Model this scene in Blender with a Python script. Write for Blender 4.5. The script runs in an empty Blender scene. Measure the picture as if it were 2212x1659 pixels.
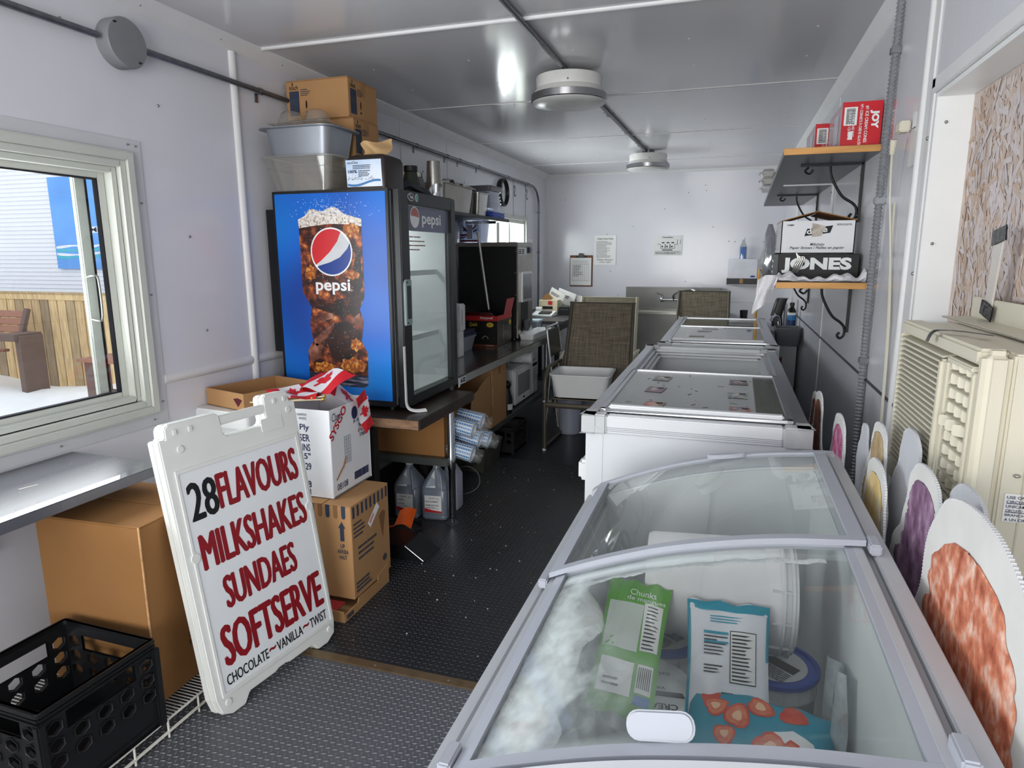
import bpy, bmesh, math, random
from mathutils import Vector, Matrix
random.seed(7)
S = bpy.context.scene
COL = S.collection
PI = math.pi

def C(r, g, b):
    f = lambda c: (c/255/12.92 if c <= 10 else ((c/255+.055)/1.055)**2.4)
    return (f(r), f(g), f(b), 1)

# ------------------------------------------------------------------ camera
F_PX, YAW, PITCH, ROLL, EYE = 1431.516, .313993, .192148, -.0029786, 1.42
_f = Vector((-math.sin(YAW)*math.cos(PITCH), math.cos(YAW)*math.cos(PITCH), -math.sin(PITCH)))
_r = Vector((math.cos(YAW), math.sin(YAW), 0)); _u = _r.cross(_f)
_r2 = _r*math.cos(ROLL)+_u*math.sin(ROLL); _u2 = _u*math.cos(ROLL)-_r*math.sin(ROLL)
cam_d = bpy.data.cameras.new('camera'); cam = bpy.data.objects.new('camera', cam_d); COL.objects.link(cam)
cam.matrix_world = Matrix(((_r2.x, _u2.x, -_f.x, 0), (_r2.y, _u2.y, -_f.y, 0), (_r2.z, _u2.z, -_f.z, EYE), (0, 0, 0, 1)))
cam_d.sensor_width = 36; cam_d.lens = F_PX/2212*36; cam_d.clip_start = .02; cam_d.clip_end = 100
S.camera = cam

# ------------------------------------------------------------------ world, daylight, exposure
w = bpy.data.worlds.new('overcast_sky'); S.world = w; w.use_nodes = True
nt = w.node_tree; nt.nodes.clear()
_o = nt.nodes.new('ShaderNodeOutputWorld'); _b = nt.nodes.new('ShaderNodeBackground')
_tc = nt.nodes.new('ShaderNodeTexCoord'); _n = nt.nodes.new('ShaderNodeTexNoise'); _n.inputs['Scale'].default_value = 2
_cr = nt.nodes.new('ShaderNodeValToRGB')
_cr.color_ramp.elements[0].color = (.80, .86, .95, 1); _cr.color_ramp.elements[1].color = (.95, .97, 1, 1)
nt.links.new(_tc.outputs['Generated'], _n.inputs['Vector']); nt.links.new(_n.outputs['Fac'], _cr.inputs['Fac'])
nt.links.new(_cr.outputs['Color'], _b.inputs['Color']); nt.links.new(_b.outputs[0], _o.inputs[0])
_b.inputs['Strength'].default_value = 1.05

def area(name, loc, rot, sx, sy, power, col=(1, 1, 1), spread=180):
    l = bpy.data.lights.new(name, 'AREA'); l.shape = 'RECTANGLE'; l.size = sx; l.size_y = sy; l.energy = power; l.color = col
    l.spread = math.radians(spread)
    o = bpy.data.objects.new(name, l); COL.objects.link(o); o.location = loc; o.rotation_euler = rot
    return o
# added fill lamp outside the end doorway brightens the room; daylight at the windows
area('door_fill', (-.75, -2.6, 1.25), (PI/2+.32, 0, 0), 3.0, 1.8, 108, (1, .985, .96))
area('window_daylight', (-2.31, 1.1, 1.3), (0, -PI/2-.3, 0), .85, 1.5, 18, (.95, .98, 1))
area('far_window_daylight', (-2.31, 6.27, 1.54), (0, -PI/2-.25, 0), .42, 1.7, 34, (.95, .98, 1))
S.view_settings.view_transform = 'Standard'; S.view_settings.look = 'None'
S.view_settings.gamma = 1; S.view_settings.use_curve_mapping = False
S.view_settings.exposure = .5

# ------------------------------------------------------------------ helpers
W = {}
def mat(name, col, rough=.5, metal=0., var=.07, scale=6., bump=0., bscale=60., stretch=(1, 1, 1), spec=.5, trans=0., ior=1.45, emit=0., coat=0., col2=None, ramp=None, detail=4., tex='noise'):
    m = bpy.data.materials.new(name); m.use_nodes = True; nt = m.node_tree; nt.nodes.clear(); L = nt.links.new
    out = nt.nodes.new('ShaderNodeOutputMaterial'); p = nt.nodes.new('ShaderNodeBsdfPrincipled'); L(p.outputs[0], out.inputs[0])
    tc = nt.nodes.new('ShaderNodeTexCoord'); mp = nt.nodes.new('ShaderNodeMapping'); mp.inputs['Scale'].default_value = stretch
    L(tc.outputs['Object'], mp.inputs['Vector'])
    if tex == 'noise':
        n = nt.nodes.new('ShaderNodeTexNoise'); n.inputs['Scale'].default_value = scale; n.inputs['Detail'].default_value = detail; fac = n.outputs['Fac']
    else:
        n = nt.nodes.new('ShaderNodeTexVoronoi'); n.inputs['Scale'].default_value = scale; fac = n.outputs['Distance']
    L(mp.outputs[0], n.inputs['Vector'])
    r = nt.nodes.new('ShaderNodeValToRGB'); L(fac, r.inputs['Fac'])
    if ramp:
        els = r.color_ramp.elements
        els[0].position, els[0].color = ramp[0]; els[1].position, els[1].color = ramp[-1]
        for pos, c in ramp[1:-1]:
            e = els.new(pos); e.color = c
    else:
        c2 = col2 or tuple(min(1, c*(1+var)) for c in col[:3])+(1,)
        c1 = tuple(c*(1-var) for c in col[:3])+(1,) if not col2 else col
        r.color_ramp.elements[0].position = .35; r.color_ramp.elements[1].position = .65
        r.color_ramp.elements[0].color = c1; r.color_ramp.elements[1].color = c2
    L(r.outputs['Color'], p.inputs['Base Color'])
    p.inputs['Roughness'].default_value = rough; p.inputs['Metallic'].default_value = metal
    p.inputs['Specular IOR Level'].default_value = spec; p.inputs['IOR'].default_value = ior
    p.inputs['Transmission Weight'].default_value = trans; p.inputs['Coat Weight'].default_value = coat
    if emit:
        L(r.outputs['Color'], p.inputs['Emission Color']); p.inputs['Emission Strength'].default_value = emit
    if bump:
        n2 = nt.nodes.new('ShaderNodeTexNoise'); n2.inputs['Scale'].default_value = bscale; n2.inputs['Detail'].default_value = 3
        L(mp.outputs[0], n2.inputs['Vector'])
        b = nt.nodes.new('ShaderNodeBump'); b.inputs['Strength'].default_value = bump; b.inputs['Distance'].default_value = .01
        L(n2.outputs['Fac'], b.inputs['Height']); L(b.outputs[0], p.inputs['Normal'])
    return m

def glassy(name, tint=(1, 1, 1, 1), refl=.08, rough=.02, haze=0., hazecol=(.8, .83, .82, 1), noise=0., nscale=9.):
    """thin sheet of glass or clear plastic: mostly transparent, fresnel reflection, optional haze"""
    m = bpy.data.materials.new(name); m.use_nodes = True; nt = m.node_tree; nt.nodes.clear(); L = nt.links.new
    out = nt.nodes.new('ShaderNodeOutputMaterial')
    t = nt.nodes.new('ShaderNodeBsdfTransparent'); t.inputs['Color'].default_value = tint
    d = nt.nodes.new('ShaderNodeBsdfDiffuse'); d.inputs['Color'].default_value = hazecol
    g = nt.nodes.new('ShaderNodeBsdfGlossy'); g.inputs['Roughness'].default_value = rough; g.inputs['Color'].default_value = (1, 1, 1, 1)
    m1 = nt.nodes.new('ShaderNodeMixShader'); m2 = nt.nodes.new('ShaderNodeMixShader'); m1.inputs[0].default_value = haze
    if noise:
        tc = nt.nodes.new('ShaderNodeTexCoord'); n = nt.nodes.new('ShaderNodeTexNoise'); n.inputs['Scale'].default_value = nscale; n.inputs['Detail'].default_value = 5
        mr = nt.nodes.new('ShaderNodeMapRange'); mr.inputs[1].default_value = .35; mr.inputs[2].default_value = .7
        mr.inputs[3].default_value = max(0, haze-noise); mr.inputs[4].default_value = min(1, haze+noise)
        L(tc.outputs['Object'], n.inputs['Vector']); L(n.outputs['Fac'], mr.inputs[0]); L(mr.outputs[0], m1.inputs[0])
    f = nt.nodes.new('ShaderNodeLayerWeight'); f.inputs['Blend'].default_value = .5
    pw = nt.nodes.new('ShaderNodeMath'); pw.operation = 'POWER'; pw.inputs[1].default_value = 5; L(f.outputs['Facing'], pw.inputs[0])
    a = nt.nodes.new('ShaderNodeMath'); a.operation = 'MULTIPLY_ADD'; a.inputs[1].default_value = .7; a.inputs[2].default_value = refl*.5; a.use_clamp = True
    L(pw.outputs[0], a.inputs[0]); L(t.outputs[0], m1.inputs[1]); L(d.outputs[0], m1.inputs[2])
    L(m1.outputs[0], m2.inputs[1]); L(g.outputs[0], m2.inputs[2]); L(a.outputs[0], m2.inputs[0]); L(m2.outputs[0], out.inputs[0])
    return m

def rrect(x0, y0, x1, y1, r, n=4):
    P = []
    for cx, cy, a in ((x1-r, y1-r, 0), (x0+r, y1-r, 1), (x0+r, y0+r, 2), (x1-r, y0+r, 3)):
        for k in range(n+1):
            t = (a+k/n)*PI/2; P.append((cx+r*math.cos(t), cy+r*math.sin(t)))
    return P
def ell(cx, cy, rx, ry, n=28, a0=0., a1=2*PI, closed=True):
    return [(cx+rx*math.cos(a0+(a1-a0)*k/(n if closed else n-1)), cy+ry*math.sin(a0+(a1-a0)*k/(n if closed else n-1))) for k in range(n)]
def fr(o, u, v):
    u = Vector(u).normalized(); v = Vector(v); n = u.cross(v).normalized(); v = n.cross(u)
    return Matrix(((u.x, v.x, n.x, o[0]), (u.y, v.y, n.y, o[1]), (u.z, v.z, n.z, o[2]), (0, 0, 0, 1)))
def rotz(a): return Matrix.Rotation(a, 4, 'Z')
def T(x, y, z): return Matrix.Translation((x, y, z))
def smoothpath(P, n=6):
    P = [Vector(p) for p in P]; o = []
    for i in range(len(P)-1):
        a = P[max(i-1, 0)]; b = P[i]; c = P[i+1]; d = P[min(i+2, len(P)-1)]
        for k in range(n):
            t = k/n
            o.append(.5*((2*b)+(c-a)*t+(2*a-5*b+4*c-d)*t*t+(3*b-a-3*c+d)*t**3))
    o.append(P[-1]); return o

class MB:
    def __init__(s): s.v = []; s.f = []; s.mi = []; s.sm = []; s.M = None
    def add(s, V, Fs, mi=0, sm=False):
        b = len(s.v)
        for p in V:
            p = Vector(p)
            s.v.append(s.M @ p if s.M else p)
        for f in Fs: s.f.append([b+i for i in f]); s.mi.append(mi); s.sm.append(sm)
        return s
    def box(s, x0, y0, z0, x1, y1, z1, mi=0):
        x0, x1 = min(x0, x1), max(x0, x1); y0, y1 = min(y0, y1), max(y0, y1); z0, z1 = min(z0, z1), max(z0, z1)
        return s.add([(x0, y0, z0), (x1, y0, z0), (x1, y1, z0), (x0, y1, z0), (x0, y0, z1), (x1, y0, z1), (x1, y1, z1), (x0, y1, z1)],
                     [(3, 2, 1, 0), (4, 5, 6, 7), (0, 1, 5, 4), (1, 2, 6, 5), (2, 3, 7, 6), (3, 0, 4, 7)], mi)
    def obox(s, c, size, R, mi=0):
        old = s.M; m = T(*c) @ R; s.M = old @ m if old else m
        a, b, d = size; s.box(-a/2, -b/2, -d/2, a/2, b/2, d/2, mi); s.M = old; return s
    def loft(s, secs, mi=0, sm=True, cap0=True, cap1=True, closed=True):
        n = len(secs[0]); V = [p for q in secs for p in q]; Fs = []
        for i in range(len(secs)-1):
            for k in range(n if closed else n-1):
                j = (k+1) % n; Fs.append((i*n+k, i*n+j, (i+1)*n+j, (i+1)*n+k))
        s.add(V, Fs, mi, sm)
        if cap0: s.add(secs[0], [tuple(range(n-1, -1, -1))], mi)
        if cap1: s.add(secs[-1], [tuple(range(n))], mi)
        return s
    def lathe(s, prof, n=24, mi=0, sm=True, cap0=True, cap1=True, c=(0, 0, 0), sx=1., sy=1.):
        return s.loft([[(c[0]+r*sx*math.cos(2*PI*k/n), c[1]+r*sy*math.sin(2*PI*k/n), c[2]+z) for k in range(n)] for r, z in prof], mi, sm, cap0, cap1)
    def cyl(s, p0, p1, r0, r1=None, n=14, mi=0, cap=True):
        p0 = Vector(p0); p1 = Vector(p1); r1 = r0 if r1 is None else r1
        d = (p1-p0).normalized(); a = d.orthogonal().normalized(); b = d.cross(a)
        sec = lambda p, r: [p+(a*math.cos(2*PI*k/n)+b*math.sin(2*PI*k/n))*r for k in range(n)]
        return s.loft([sec(p0, r0), sec(p1, r1)], mi, True, cap, cap)
    def tube(s, P, r, n=8, mi=0, flat=None, up=None):
        P = [Vector(p) for p in P]; secs = []; a = None
        for i, p in enumerate(P):
            d = (P[min(i+1, len(P)-1)]-P[max(i-1, 0)]).normalized()
            if a is None:
                a = (Vector(up) if up else d.orthogonal()); a = (a-d*a.dot(d)).normalized()
            else:
                a = (a-d*a.dot(d)); a = a.normalized() if a.length > 1e-6 else d.orthogonal().normalized()
            b = d.cross(a); ra, rb = (r, r) if flat is None else flat
            secs.append([p+a*math.cos(2*PI*k/n)*ra+b*math.sin(2*PI*k/n)*rb for k in range(n)])
        return s.loft(secs, mi, True)
    def prism(s, poly, z0, z1, mi=0, sm=False):
        n = len(poly); V = [(x, y, z0) for x, y in poly]+[(x, y, z1) for x, y in poly]
        s.add(V, [tuple(range(n-1, -1, -1)), tuple(range(n, 2*n))], mi)
        return s.add(V, [(k, (k+1) % n, n+(k+1) % n, n+k) for k in range(n)], mi, sm)
    def poly(s, pts, mi=0): return s.add(pts, [tuple(range(len(pts)))], mi)
    def tub(s, x0, y0, x1, y1, z0, z1, inset, r, t, lip=.012, lipz=.006, mi=0, n=4):
        """open tapered container with a turned lip, footprint given at the top"""
        R = lambda a, z, rr: [(x, y, z) for x, y in rrect(x0+a, y0+a, x1-a, y1-a, max(rr, .002), n)]
        secs = [R(inset, z0, r), R(0, z1-lipz, r), R(-lip, z1-lipz, r+lip), R(-lip, z1, r+lip), R(t, z1, r-t*.5), R(inset+t, z0+t, r-t*.5)]
        return s.loft(secs, mi, True, True, True)
    def grid(s, fn, nu, nv, mi=0, sm=True, thick=None):
        V = [fn(i/nu, j/nv) for j in range(nv+1) for i in range(nu+1)]
        Fs = [(j*(nu+1)+i, j*(nu+1)+i+1, (j+1)*(nu+1)+i+1, (j+1)*(nu+1)+i) for j in range(nv) for i in range(nu)]
        return s.add(V, Fs, mi, sm)
    def sphere(s, c, r, n=10, mi=0, sz=1.):
        return s.lathe([(r*math.sin(PI*k/n)+1e-5, -r*sz*math.cos(PI*k/n)) for k in range(n+1)], 2*n, mi, True, True, True, c)

def obj(name, mb, mats, parent=None, bevel=0., seg=2, kind=None, label=None, cat=None, group=None, solid=0., sharp=50):
    me = bpy.data.meshes.new(name)
    if not isinstance(mats, (list, tuple)): mats = [mats]
    for m in mats: me.materials.append(m)
    V = mb.v; o = bpy.data.objects.new(name, me); COL.objects.link(o)
    if parent is not None:
        o.parent = parent; Wi = W.get(parent); W[o] = Wi
        if Wi is not None: V = [Wi @ v for v in V]
    else:
        xs = [v.x for v in V]; ys = [v.y for v in V]; zs = [v.z for v in V]
        c = Vector(((min(xs)+max(xs))/2, (min(ys)+max(ys))/2, min(zs)))
        o.location = c; V = [v-c for v in V]; W[o] = T(*(-c))
    me.from_pydata([tuple(v) for v in V], [], mb.f)
    me.polygons.foreach_set('material_index', mb.mi); me.polygons.foreach_set('use_smooth', mb.sm)
    bm = bmesh.new(); bm.from_mesh(me)
    bmesh.ops.remove_doubles(bm, verts=bm.verts, dist=2e-5)
    if solid: bmesh.ops.solidify(bm, geom=bm.faces[:], thickness=solid)
    if bevel:
        E = [e for e in bm.edges if len(e.link_faces) == 2 and e.calc_face_angle(0) > .5]
        bmesh.ops.bevel(bm, geom=E, offset=bevel, segments=seg, affect='EDGES', clamp_overlap=True)
    bmesh.ops.recalc_face_normals(bm, faces=bm.faces) if not solid else None
    bm.to_mesh(me); bm.free()
    if any(mb.sm): me.set_sharp_from_angle(angle=math.radians(sharp))
    if kind: o['kind'] = kind
    if label: o['label'] = label
    if cat: o['category'] = cat
    if group: o['group'] = group
    return o
def thing(name, label, cat, loc=(0, 0, 0), rz=0., group=None, world=True, M=None):
    o = bpy.data.objects.new(name, None); COL.objects.link(o); o.empty_display_size = .05
    m = M if M is not None else T(*loc) @ rotz(rz)
    o.matrix_world = m; o['label'] = label; o['category'] = cat
    if group: o['group'] = group
    W[o] = m.inverted() if world else None
    return o
def struct(name, mb, mats, **k): return obj(name, mb, mats, kind='structure', **k)
def dup(root, label, loc=None, rz=None, M=None, group=None):
    r = root.copy(); COL.objects.link(r); r['label'] = label
    if group: r['group'] = group
    if M is not None: r.matrix_world = M
    if loc is not None: r.location = loc
    if rz is not None: r.rotation_euler = (0, 0, rz)
    def rec(a, b):
        for ch in list(a.children):
            c = ch.copy(); COL.objects.link(c); c.parent = b; rec(ch, c)
    rec(root, r); return r

TXT = []
def text(s, M, w, h, m, parent, bold=0., shear=0., name='lettering', center=False, fat=0.):
    """queue flat lettering filling w x h in frame M (given in the same space as the parent's parts)"""
    cu = bpy.data.curves.new('lettering_curve', 'FONT'); cu.body = s; cu.size = 1; cu.offset = bold; cu.shear = shear; cu.resolution_u = 3
    o = bpy.data.objects.new('lettering_tmp', cu); COL.objects.link(o)
    TXT.append((o, M, w, h, m, parent, name, center, fat))
def flush_text():
    bpy.context.view_layer.update(); dg = bpy.context.evaluated_depsgraph_get()
    for o, M, w, h, m, parent, name, center, fat in TXT:
        me = bpy.data.meshes.new_from_object(o.evaluated_get(dg)); me.name = name
        xs = [v.co.x for v in me.vertices]; ys = [v.co.y for v in me.vertices]
        if not xs: continue
        a, b, c, d = min(xs), max(xs), min(ys), max(ys)
        sy = h/(d-c); sx = (w/(b-a)) if w else sy
        off = -(b-a)*sx/2 if center else 0
        Wi = W.get(parent)
        if fat:  # heavier strokes: the same letters laid a little to each side
            V0 = [v.co.copy() for v in me.vertices]; F0 = [tuple(p.vertices) for p in me.polygons]; d_ = fat*(d-c); nV = []; nF = []
            for i, (ox, oy) in enumerate(((0, 0), (d_, 0), (-d_, 0), (0, d_*.5), (0, -d_*.5), (d_*.5, 0), (-d_*.5, 0))):
                q = len(nV); nV += [(v.x+ox*sy/sx, v.y+oy, .00002*i) for v in V0]; nF += [tuple(k+q for k in f) for f in F0]
            me = bpy.data.meshes.new(name); me.from_pydata(nV, [], nF)
        for v in me.vertices:
            p = M @ Vector(((v.co.x-a)*sx+off, (v.co.y-c)*sy, v.co.z if fat else 0)); v.co = Wi @ p if Wi is not None else p
        me.materials.clear(); me.materials.append(m)
        n = bpy.data.objects.new(name, me); COL.objects.link(n); n.parent = parent
        cu = o.data; bpy.data.objects.remove(o); bpy.data.curves.remove(cu)
def lines(M, w, h, n, m, parent, fill=.45, seed=0, name='print', lo=.55):
    R = random.Random(seed); b = MB(); b.M = M; st = h/n
    for k in range(n):
        x = 0; y = h-(k+.8)*st; L = w*R.uniform(lo, 1)
        while x < L-.02*w:
            ww = min(w*R.uniform(.05, .16), L-x); b.box(x, y, 0, x+ww, y+st*fill, .0004); x += ww+w*.018
    return obj(name, b, m, parent)
def barcode(M, w, h, m, parent, n=22, seed=1):
    R = random.Random(seed); b = MB(); b.M = M; x = 0
    while x < w:
        ww = w/n*R.uniform(.25, .8); b.box(x, 0, 0, min(x+ww, w), h, .0004); x += ww+w/n*R.uniform(.2, .6)
    return obj('barcode', b, m, parent)
def decal(name, poly, M, m, parent, t=.0006, mi=0):
    b = MB(); b.M = M; b.prism(poly, 0, t, 0); return obj(name, b, m, parent)

# ------------------------------------------------------------------ materials
wall_m = mat('white_wall_panel', C(222, 222, 228), .16, var=.02, scale=2, bump=.04, bscale=25)
wallr_m = mat('white_wall_panel_right', C(216, 216, 222), .22, var=.03, scale=2, bump=.05, bscale=30)
ceil_m = mat('white_ceiling_panel', C(205, 205, 208), .14, var=.02, scale=2, bump=.03, bscale=8)
trim_m = mat('white_trim', C(226, 226, 226), .35, var=.02)
vinyl_m = mat('white_vinyl', C(204, 207, 199), .35, var=.02)
screw_m = mat('screw_steel', C(150, 150, 150), .35, .8)
rust_m = mat('rust', C(120, 80, 45), .8)
black_m = mat('black_plastic', C(26, 27, 29), .38, var=.1)
blackm_m = mat('black_metal', C(20, 21, 24), .45, .2)
dark_m = mat('dark_rubber', C(16, 16, 17), .7)
steel_m = mat('stainless_steel', C(178, 176, 170), .28, .95, var=.06, scale=3, stretch=(1, 12, 12))
steeld_m = mat('worn_steel', C(150, 146, 138), .36, .9, var=.12, scale=5)
chrome_m = mat('chrome', C(210, 212, 214), .1, 1, var=.02)
galv_m = mat('galvanised_conduit', C(120, 123, 127), .35, .85, var=.12, scale=30)
alum_m = mat('brushed_aluminium', C(190, 192, 196), .3, .85, var=.04, stretch=(1, 1, 20))
greyp_m = mat('grey_plastic_rail', C(172, 175, 182), .4, var=.03)
white_m = mat('white_plastic', C(236, 238, 238), .35, var=.02)
whitef_m = mat('white_enamel', C(224, 228, 232), .25, var=.015)
card_m = mat('cardboard', C(176, 134, 90), .85, var=.06, scale=3, bump=.05, bscale=120, stretch=(1, 1, .3))
cardd_m = mat('dark_cardboard', C(150, 106, 60), .85, var=.06, scale=3, bump=.05, bscale=120)
cardi_m = mat('cardboard_inside', C(150, 104, 60), .9, var=.07)
tape_m = mat('parcel_tape', C(160, 112, 62), .25, var=.03)
wcard_m = mat('white_cardboard', C(232, 233, 236), .7, var=.02, scale=3)
ink_m = mat('black_ink', C(18, 18, 20), .6)
navy_m = mat('navy_ink', C(36, 42, 84), .6)
navyb_m = mat('dark_blue_print', C(48, 58, 78), .7)
grey_ink = mat('grey_ink', C(70, 72, 78), .7)
red_m = mat('red_ink', C(196, 34, 38), .5)
maroon_m = mat('maroon_vinyl', C(140, 16, 28), .45, var=.04)
paper_m = mat('paper', C(238, 238, 236), .8, var=.02)
clear_m = glassy('clear_plastic', (.93, .94, .93, 1), .16, .08, .20, C(190, 186, 178))
tubclear_m = glassy('frosted_plastic', (.85, .88, .95, 1), .1, .15, .42, C(205, 210, 222))
glass_m = glassy('window_glass', (.97, .985, .98, 1), .06, .01, .0)
bluelid_m = mat('blue_plastic_lid', C(46, 84, 190), .4)
navylid_m = mat('navy_plastic_lid', C(34, 42, 76), .4)
# ================================================================== THE SHELL
XL, XR, YB, YF, ZC = -2.173, .55, 8.08, -1.2, 2.37
mat_near = mat('grey_tread_mat', C(92, 94, 99), .40, var=.10, scale=2.5)
mat_far = mat('dark_tread_mat', C(40, 42, 46), .34, var=.12, scale=2.5)
tread_near = mat('grey_tread_ridges', C(128, 130, 135), .30, var=.06)  # ridge highlights put into the colour, lighter than the mat
tread_far = mat('dark_tread_ridges', C(60, 62, 66), .26, var=.06)
base_m = mat('subfloor', C(40, 40, 42), .8)
floor = struct('floor', MB().box(XL-.1, YF, -.08, XR+.12, YB+.1, -.012), base_m)
fn = obj('floor_mat', MB().box(XL, YF, -.012, XR, 1.832, 0), mat_near, floor)
ff = obj('floor_mat', MB().box(XL, 1.868, -.012, XR, YB, 0), mat_far, floor)
def treads(x0, x1, y0, y1, p, m, par):
    b = MB(); k = 0; y = y0
    while y < y1:
        x = x0+(p/2 if k % 2 else 0)
        while x < x1:
            a = (.30 if k % 2 else .30+PI/2); c, s = math.cos(a), math.sin(a)
            L, w_, h = p*.36, p*.105, .0022
            q = lambda u, v, z: (x+u*c-v*s, y+u*s+v*c, z)
            b.add([q(-L, 0, .0002), q(0, -w_, .0002), q(L, 0, .0002), q(0, w_, .0002), q(-L*.45, 0, h), q(L*.45, 0, h)],
                  [(0, 1, 5, 4), (1, 2, 5), (2, 3, 4, 5), (3, 0, 4)])
            x += p
        y += p/2; k += 1
    return obj('tread_ridges', b, m, par, kind='stuff')
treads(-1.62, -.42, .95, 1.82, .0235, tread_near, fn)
treads(-1.62, -.42, 1.88, 4.3, .0235, tread_far, ff)
b = MB(); R = random.Random(17)
for k in range(90):
    x, y, r = R.uniform(-1.45, -.5), R.uniform(1.95, 4.2), R.uniform(.0012, .004); b.sphere((x, y, .002), r, 3)
obj('crumbs', b, mat('crumb_white', C(214, 210, 200), .8), ff, kind='stuff')
thr = obj('threshold_strip', MB().box(XL, 1.830, -.01, XR, 1.870, .004), mat('brass_threshold', C(128, 108, 82), .45, .6, var=.15, scale=20), floor, bevel=.0015)
b = MB()
for k in range(9): b.sphere((-1.95+k*.28, 1.85, .004), .005, 5, 0, .5)
obj('screw', b, screw_m, thr)

def holed_wall(name, x0, x1, holes, m, ys=(YF, YB)):
    ysx = sorted({ys[0], ys[1]} | {h[0] for h in holes} | {h[1] for h in holes}); zsx = sorted({0, ZC} | {h[2] for h in holes} | {h[3] for h in holes})
    b = MB()
    for i in range(len(ysx)-1):
        for j in range(len(zsx)-1):
            cy, cz = (ysx[i]+ysx[i+1])/2, (zsx[j]+zsx[j+1])/2
            if any(h[0] < cy < h[1] and h[2] < cz < h[3] for h in holes): continue
            b.box(x0, ysx[i], zsx[j], x1, ysx[i+1], zsx[j+1])
    return struct(name, b, m)
wl = holed_wall('wall_left', XL-.1, XL, [(.35, 2.045, .80, 1.80), (5.35, 7.19, 1.30, 1.785)], wall_m)
wr = holed_wall('wall_right', XR, XR+.11, [(.3, 2.37, 1.2, 1.89)], wallr_m)
wb = struct('wall_back', MB().box(XL-.1, YB, 0, XR+.11, YB+.1, ZC), wall_m)
b = MB(); b.box(XL-.1, YF-.1, 0, -1.75, YF, ZC); b.box(.25, YF-.1, 0, XR+.11, YF, ZC); b.box(-1.75, YF-.1, 2.3, .25, YF, ZC)
struct('wall_front', b, wall_m)
ce = struct('ceiling', MB().box(XL-.1, YF-.1, ZC+.012, XR+.11, YB+.1, ZC+.08), ceil_m)
seams = [YF-.1, -.02, 1.39, 2.81, 4.26, 5.67, 7.2, YB+.1]
for i in range(len(seams)-1):
    obj('panel', MB().box(XL-.1, seams[i]+.002, ZC, XR+.11, seams[i+1]-.002, ZC+.012), ceil_m, ce, bevel=.0012, seg=1)
b = MB()
for y in seams[2:-1]:
    for k in range(9): b.sphere((XL+.2+k*.3, y+.03, ZC), .005, 4, 0, .5)
for y in (2.2, 3.3, 3.75, 4.8, 5.2, 6.3, 6.7):
    for k in range(5): b.sphere((XL+.35+k*.53, y, ZC), .005, 4, 0, .5)
obj('screw_heads', b, white_m, ce, kind='stuff')
# cover strips
def strip(name, pts, r, m=trim_m, flat=None, up=None): return struct(name, MB().tube(pts, r, 8, flat=flat, up=up), m)
strip('trim_1', [(XL, 2.81, ZC), (XR, 2.81, ZC)], .012)
for i, y in enumerate((4.26, 5.67, 7.2)):
    struct('trim_%d' % (2+i), MB().box(XL, y-.012, ZC-.003, XR, y+.012, ZC+.001), trim_m)
# cornices (angled cover strips along the wall tops)
def cornice(name, x, sx, y0, y1):
    b = MB(); b.M = Matrix(((sx, 0, 0, x), (0, 0, 1, y0), (0, 1, 0, ZC), (0, 0, 0, 1)))
    b.prism([(0, 0), (.045, 0), (.043, -.006), (.006, -.052), (0, -.058)], 0, y1-y0); return struct(name, b, trim_m)
c1 = cornice('trim_5', XL, 1, YF, YB); c2 = cornice('trim_6', XR, -1, YF, YB)
struct('trim_7', MB().box(XL, YB-.012, ZC-.03, XR, YB, ZC), trim_m)
struct('trim_8', MB().box(XL, YB-.03, 0, XL+.03, YB, ZC), trim_m)
struct('trim_9', MB().box(XR-.012, 6.45, 0, XR, 6.62, 1.85), trim_m)
b = MB()
for y in [k*.42-.8 for k in range(21)]:
    b.sphere((XL+.022, y, ZC-.03), .004, 4); b.sphere((XR-.02, y+.1, ZC-.03), .004, 4)
obj('screw_heads', b, screw_m, c1, kind='stuff')
# half-round battens on the left wall
strip('trim_10', [(XL, 2.640, 0), (XL, 2.640, 2.315)], .02, flat=(.02, .016))
strip('trim_11', [(XL, 2.09, .926), (XL, 2.618, .926)], .02, flat=(.014, .021), up=(1, 0, 0))
strip('trim_12', [(XL, 2.664, .926), (XL, 5.2, .926)], .02, flat=(.014, .021), up=(1, 0, 0))
for i, y in enumerate((4.26, 5.05)): struct('trim_%d' % (13+i), MB().box(XL, y-.006, .95, XL+.004, y+.006, 2.31), trim_m)
struct('trim_15', MB().box(XL+.03, YB-.006, .884, XR-.01, YB, .902), trim_m)
struct('trim_16', MB().box(XR-.004, 2.45, .915, XR, 6.45, .925), grey_ink)
strip('trim_17', [(XR, 2.485, 0), (XR, 2.485, 2.32)], .014)
struct('trim_18', MB().box(XR-.005, 2.40, 0, XR, 2.455, 2.32), trim_m)
struct('trim_19', MB().box(XR-.003, 4.42, .3, XR, 4.432, 2.3), trim_m)
b = MB(); R = random.Random(3)
for k in range(16):
    b.sphere((R.uniform(XL+.2, XR-.2), YB, R.uniform(.9, 2.3)), .006, 4)
obj('screw_heads', b, screw_m, wb, kind='stuff')
b = MB()
for y, z in ((1.82, 2.2), (2.2, 2.0), (2.3, 1.5), (2.35, 1.1), (4.0, 2.0), (4.6, 2.02), (5.0, 2.0), (5.4, 2.02)): b.sphere((XL, y, z), .006, 4)
obj('screw_heads', b, screw_m, wl, kind='stuff')

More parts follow.
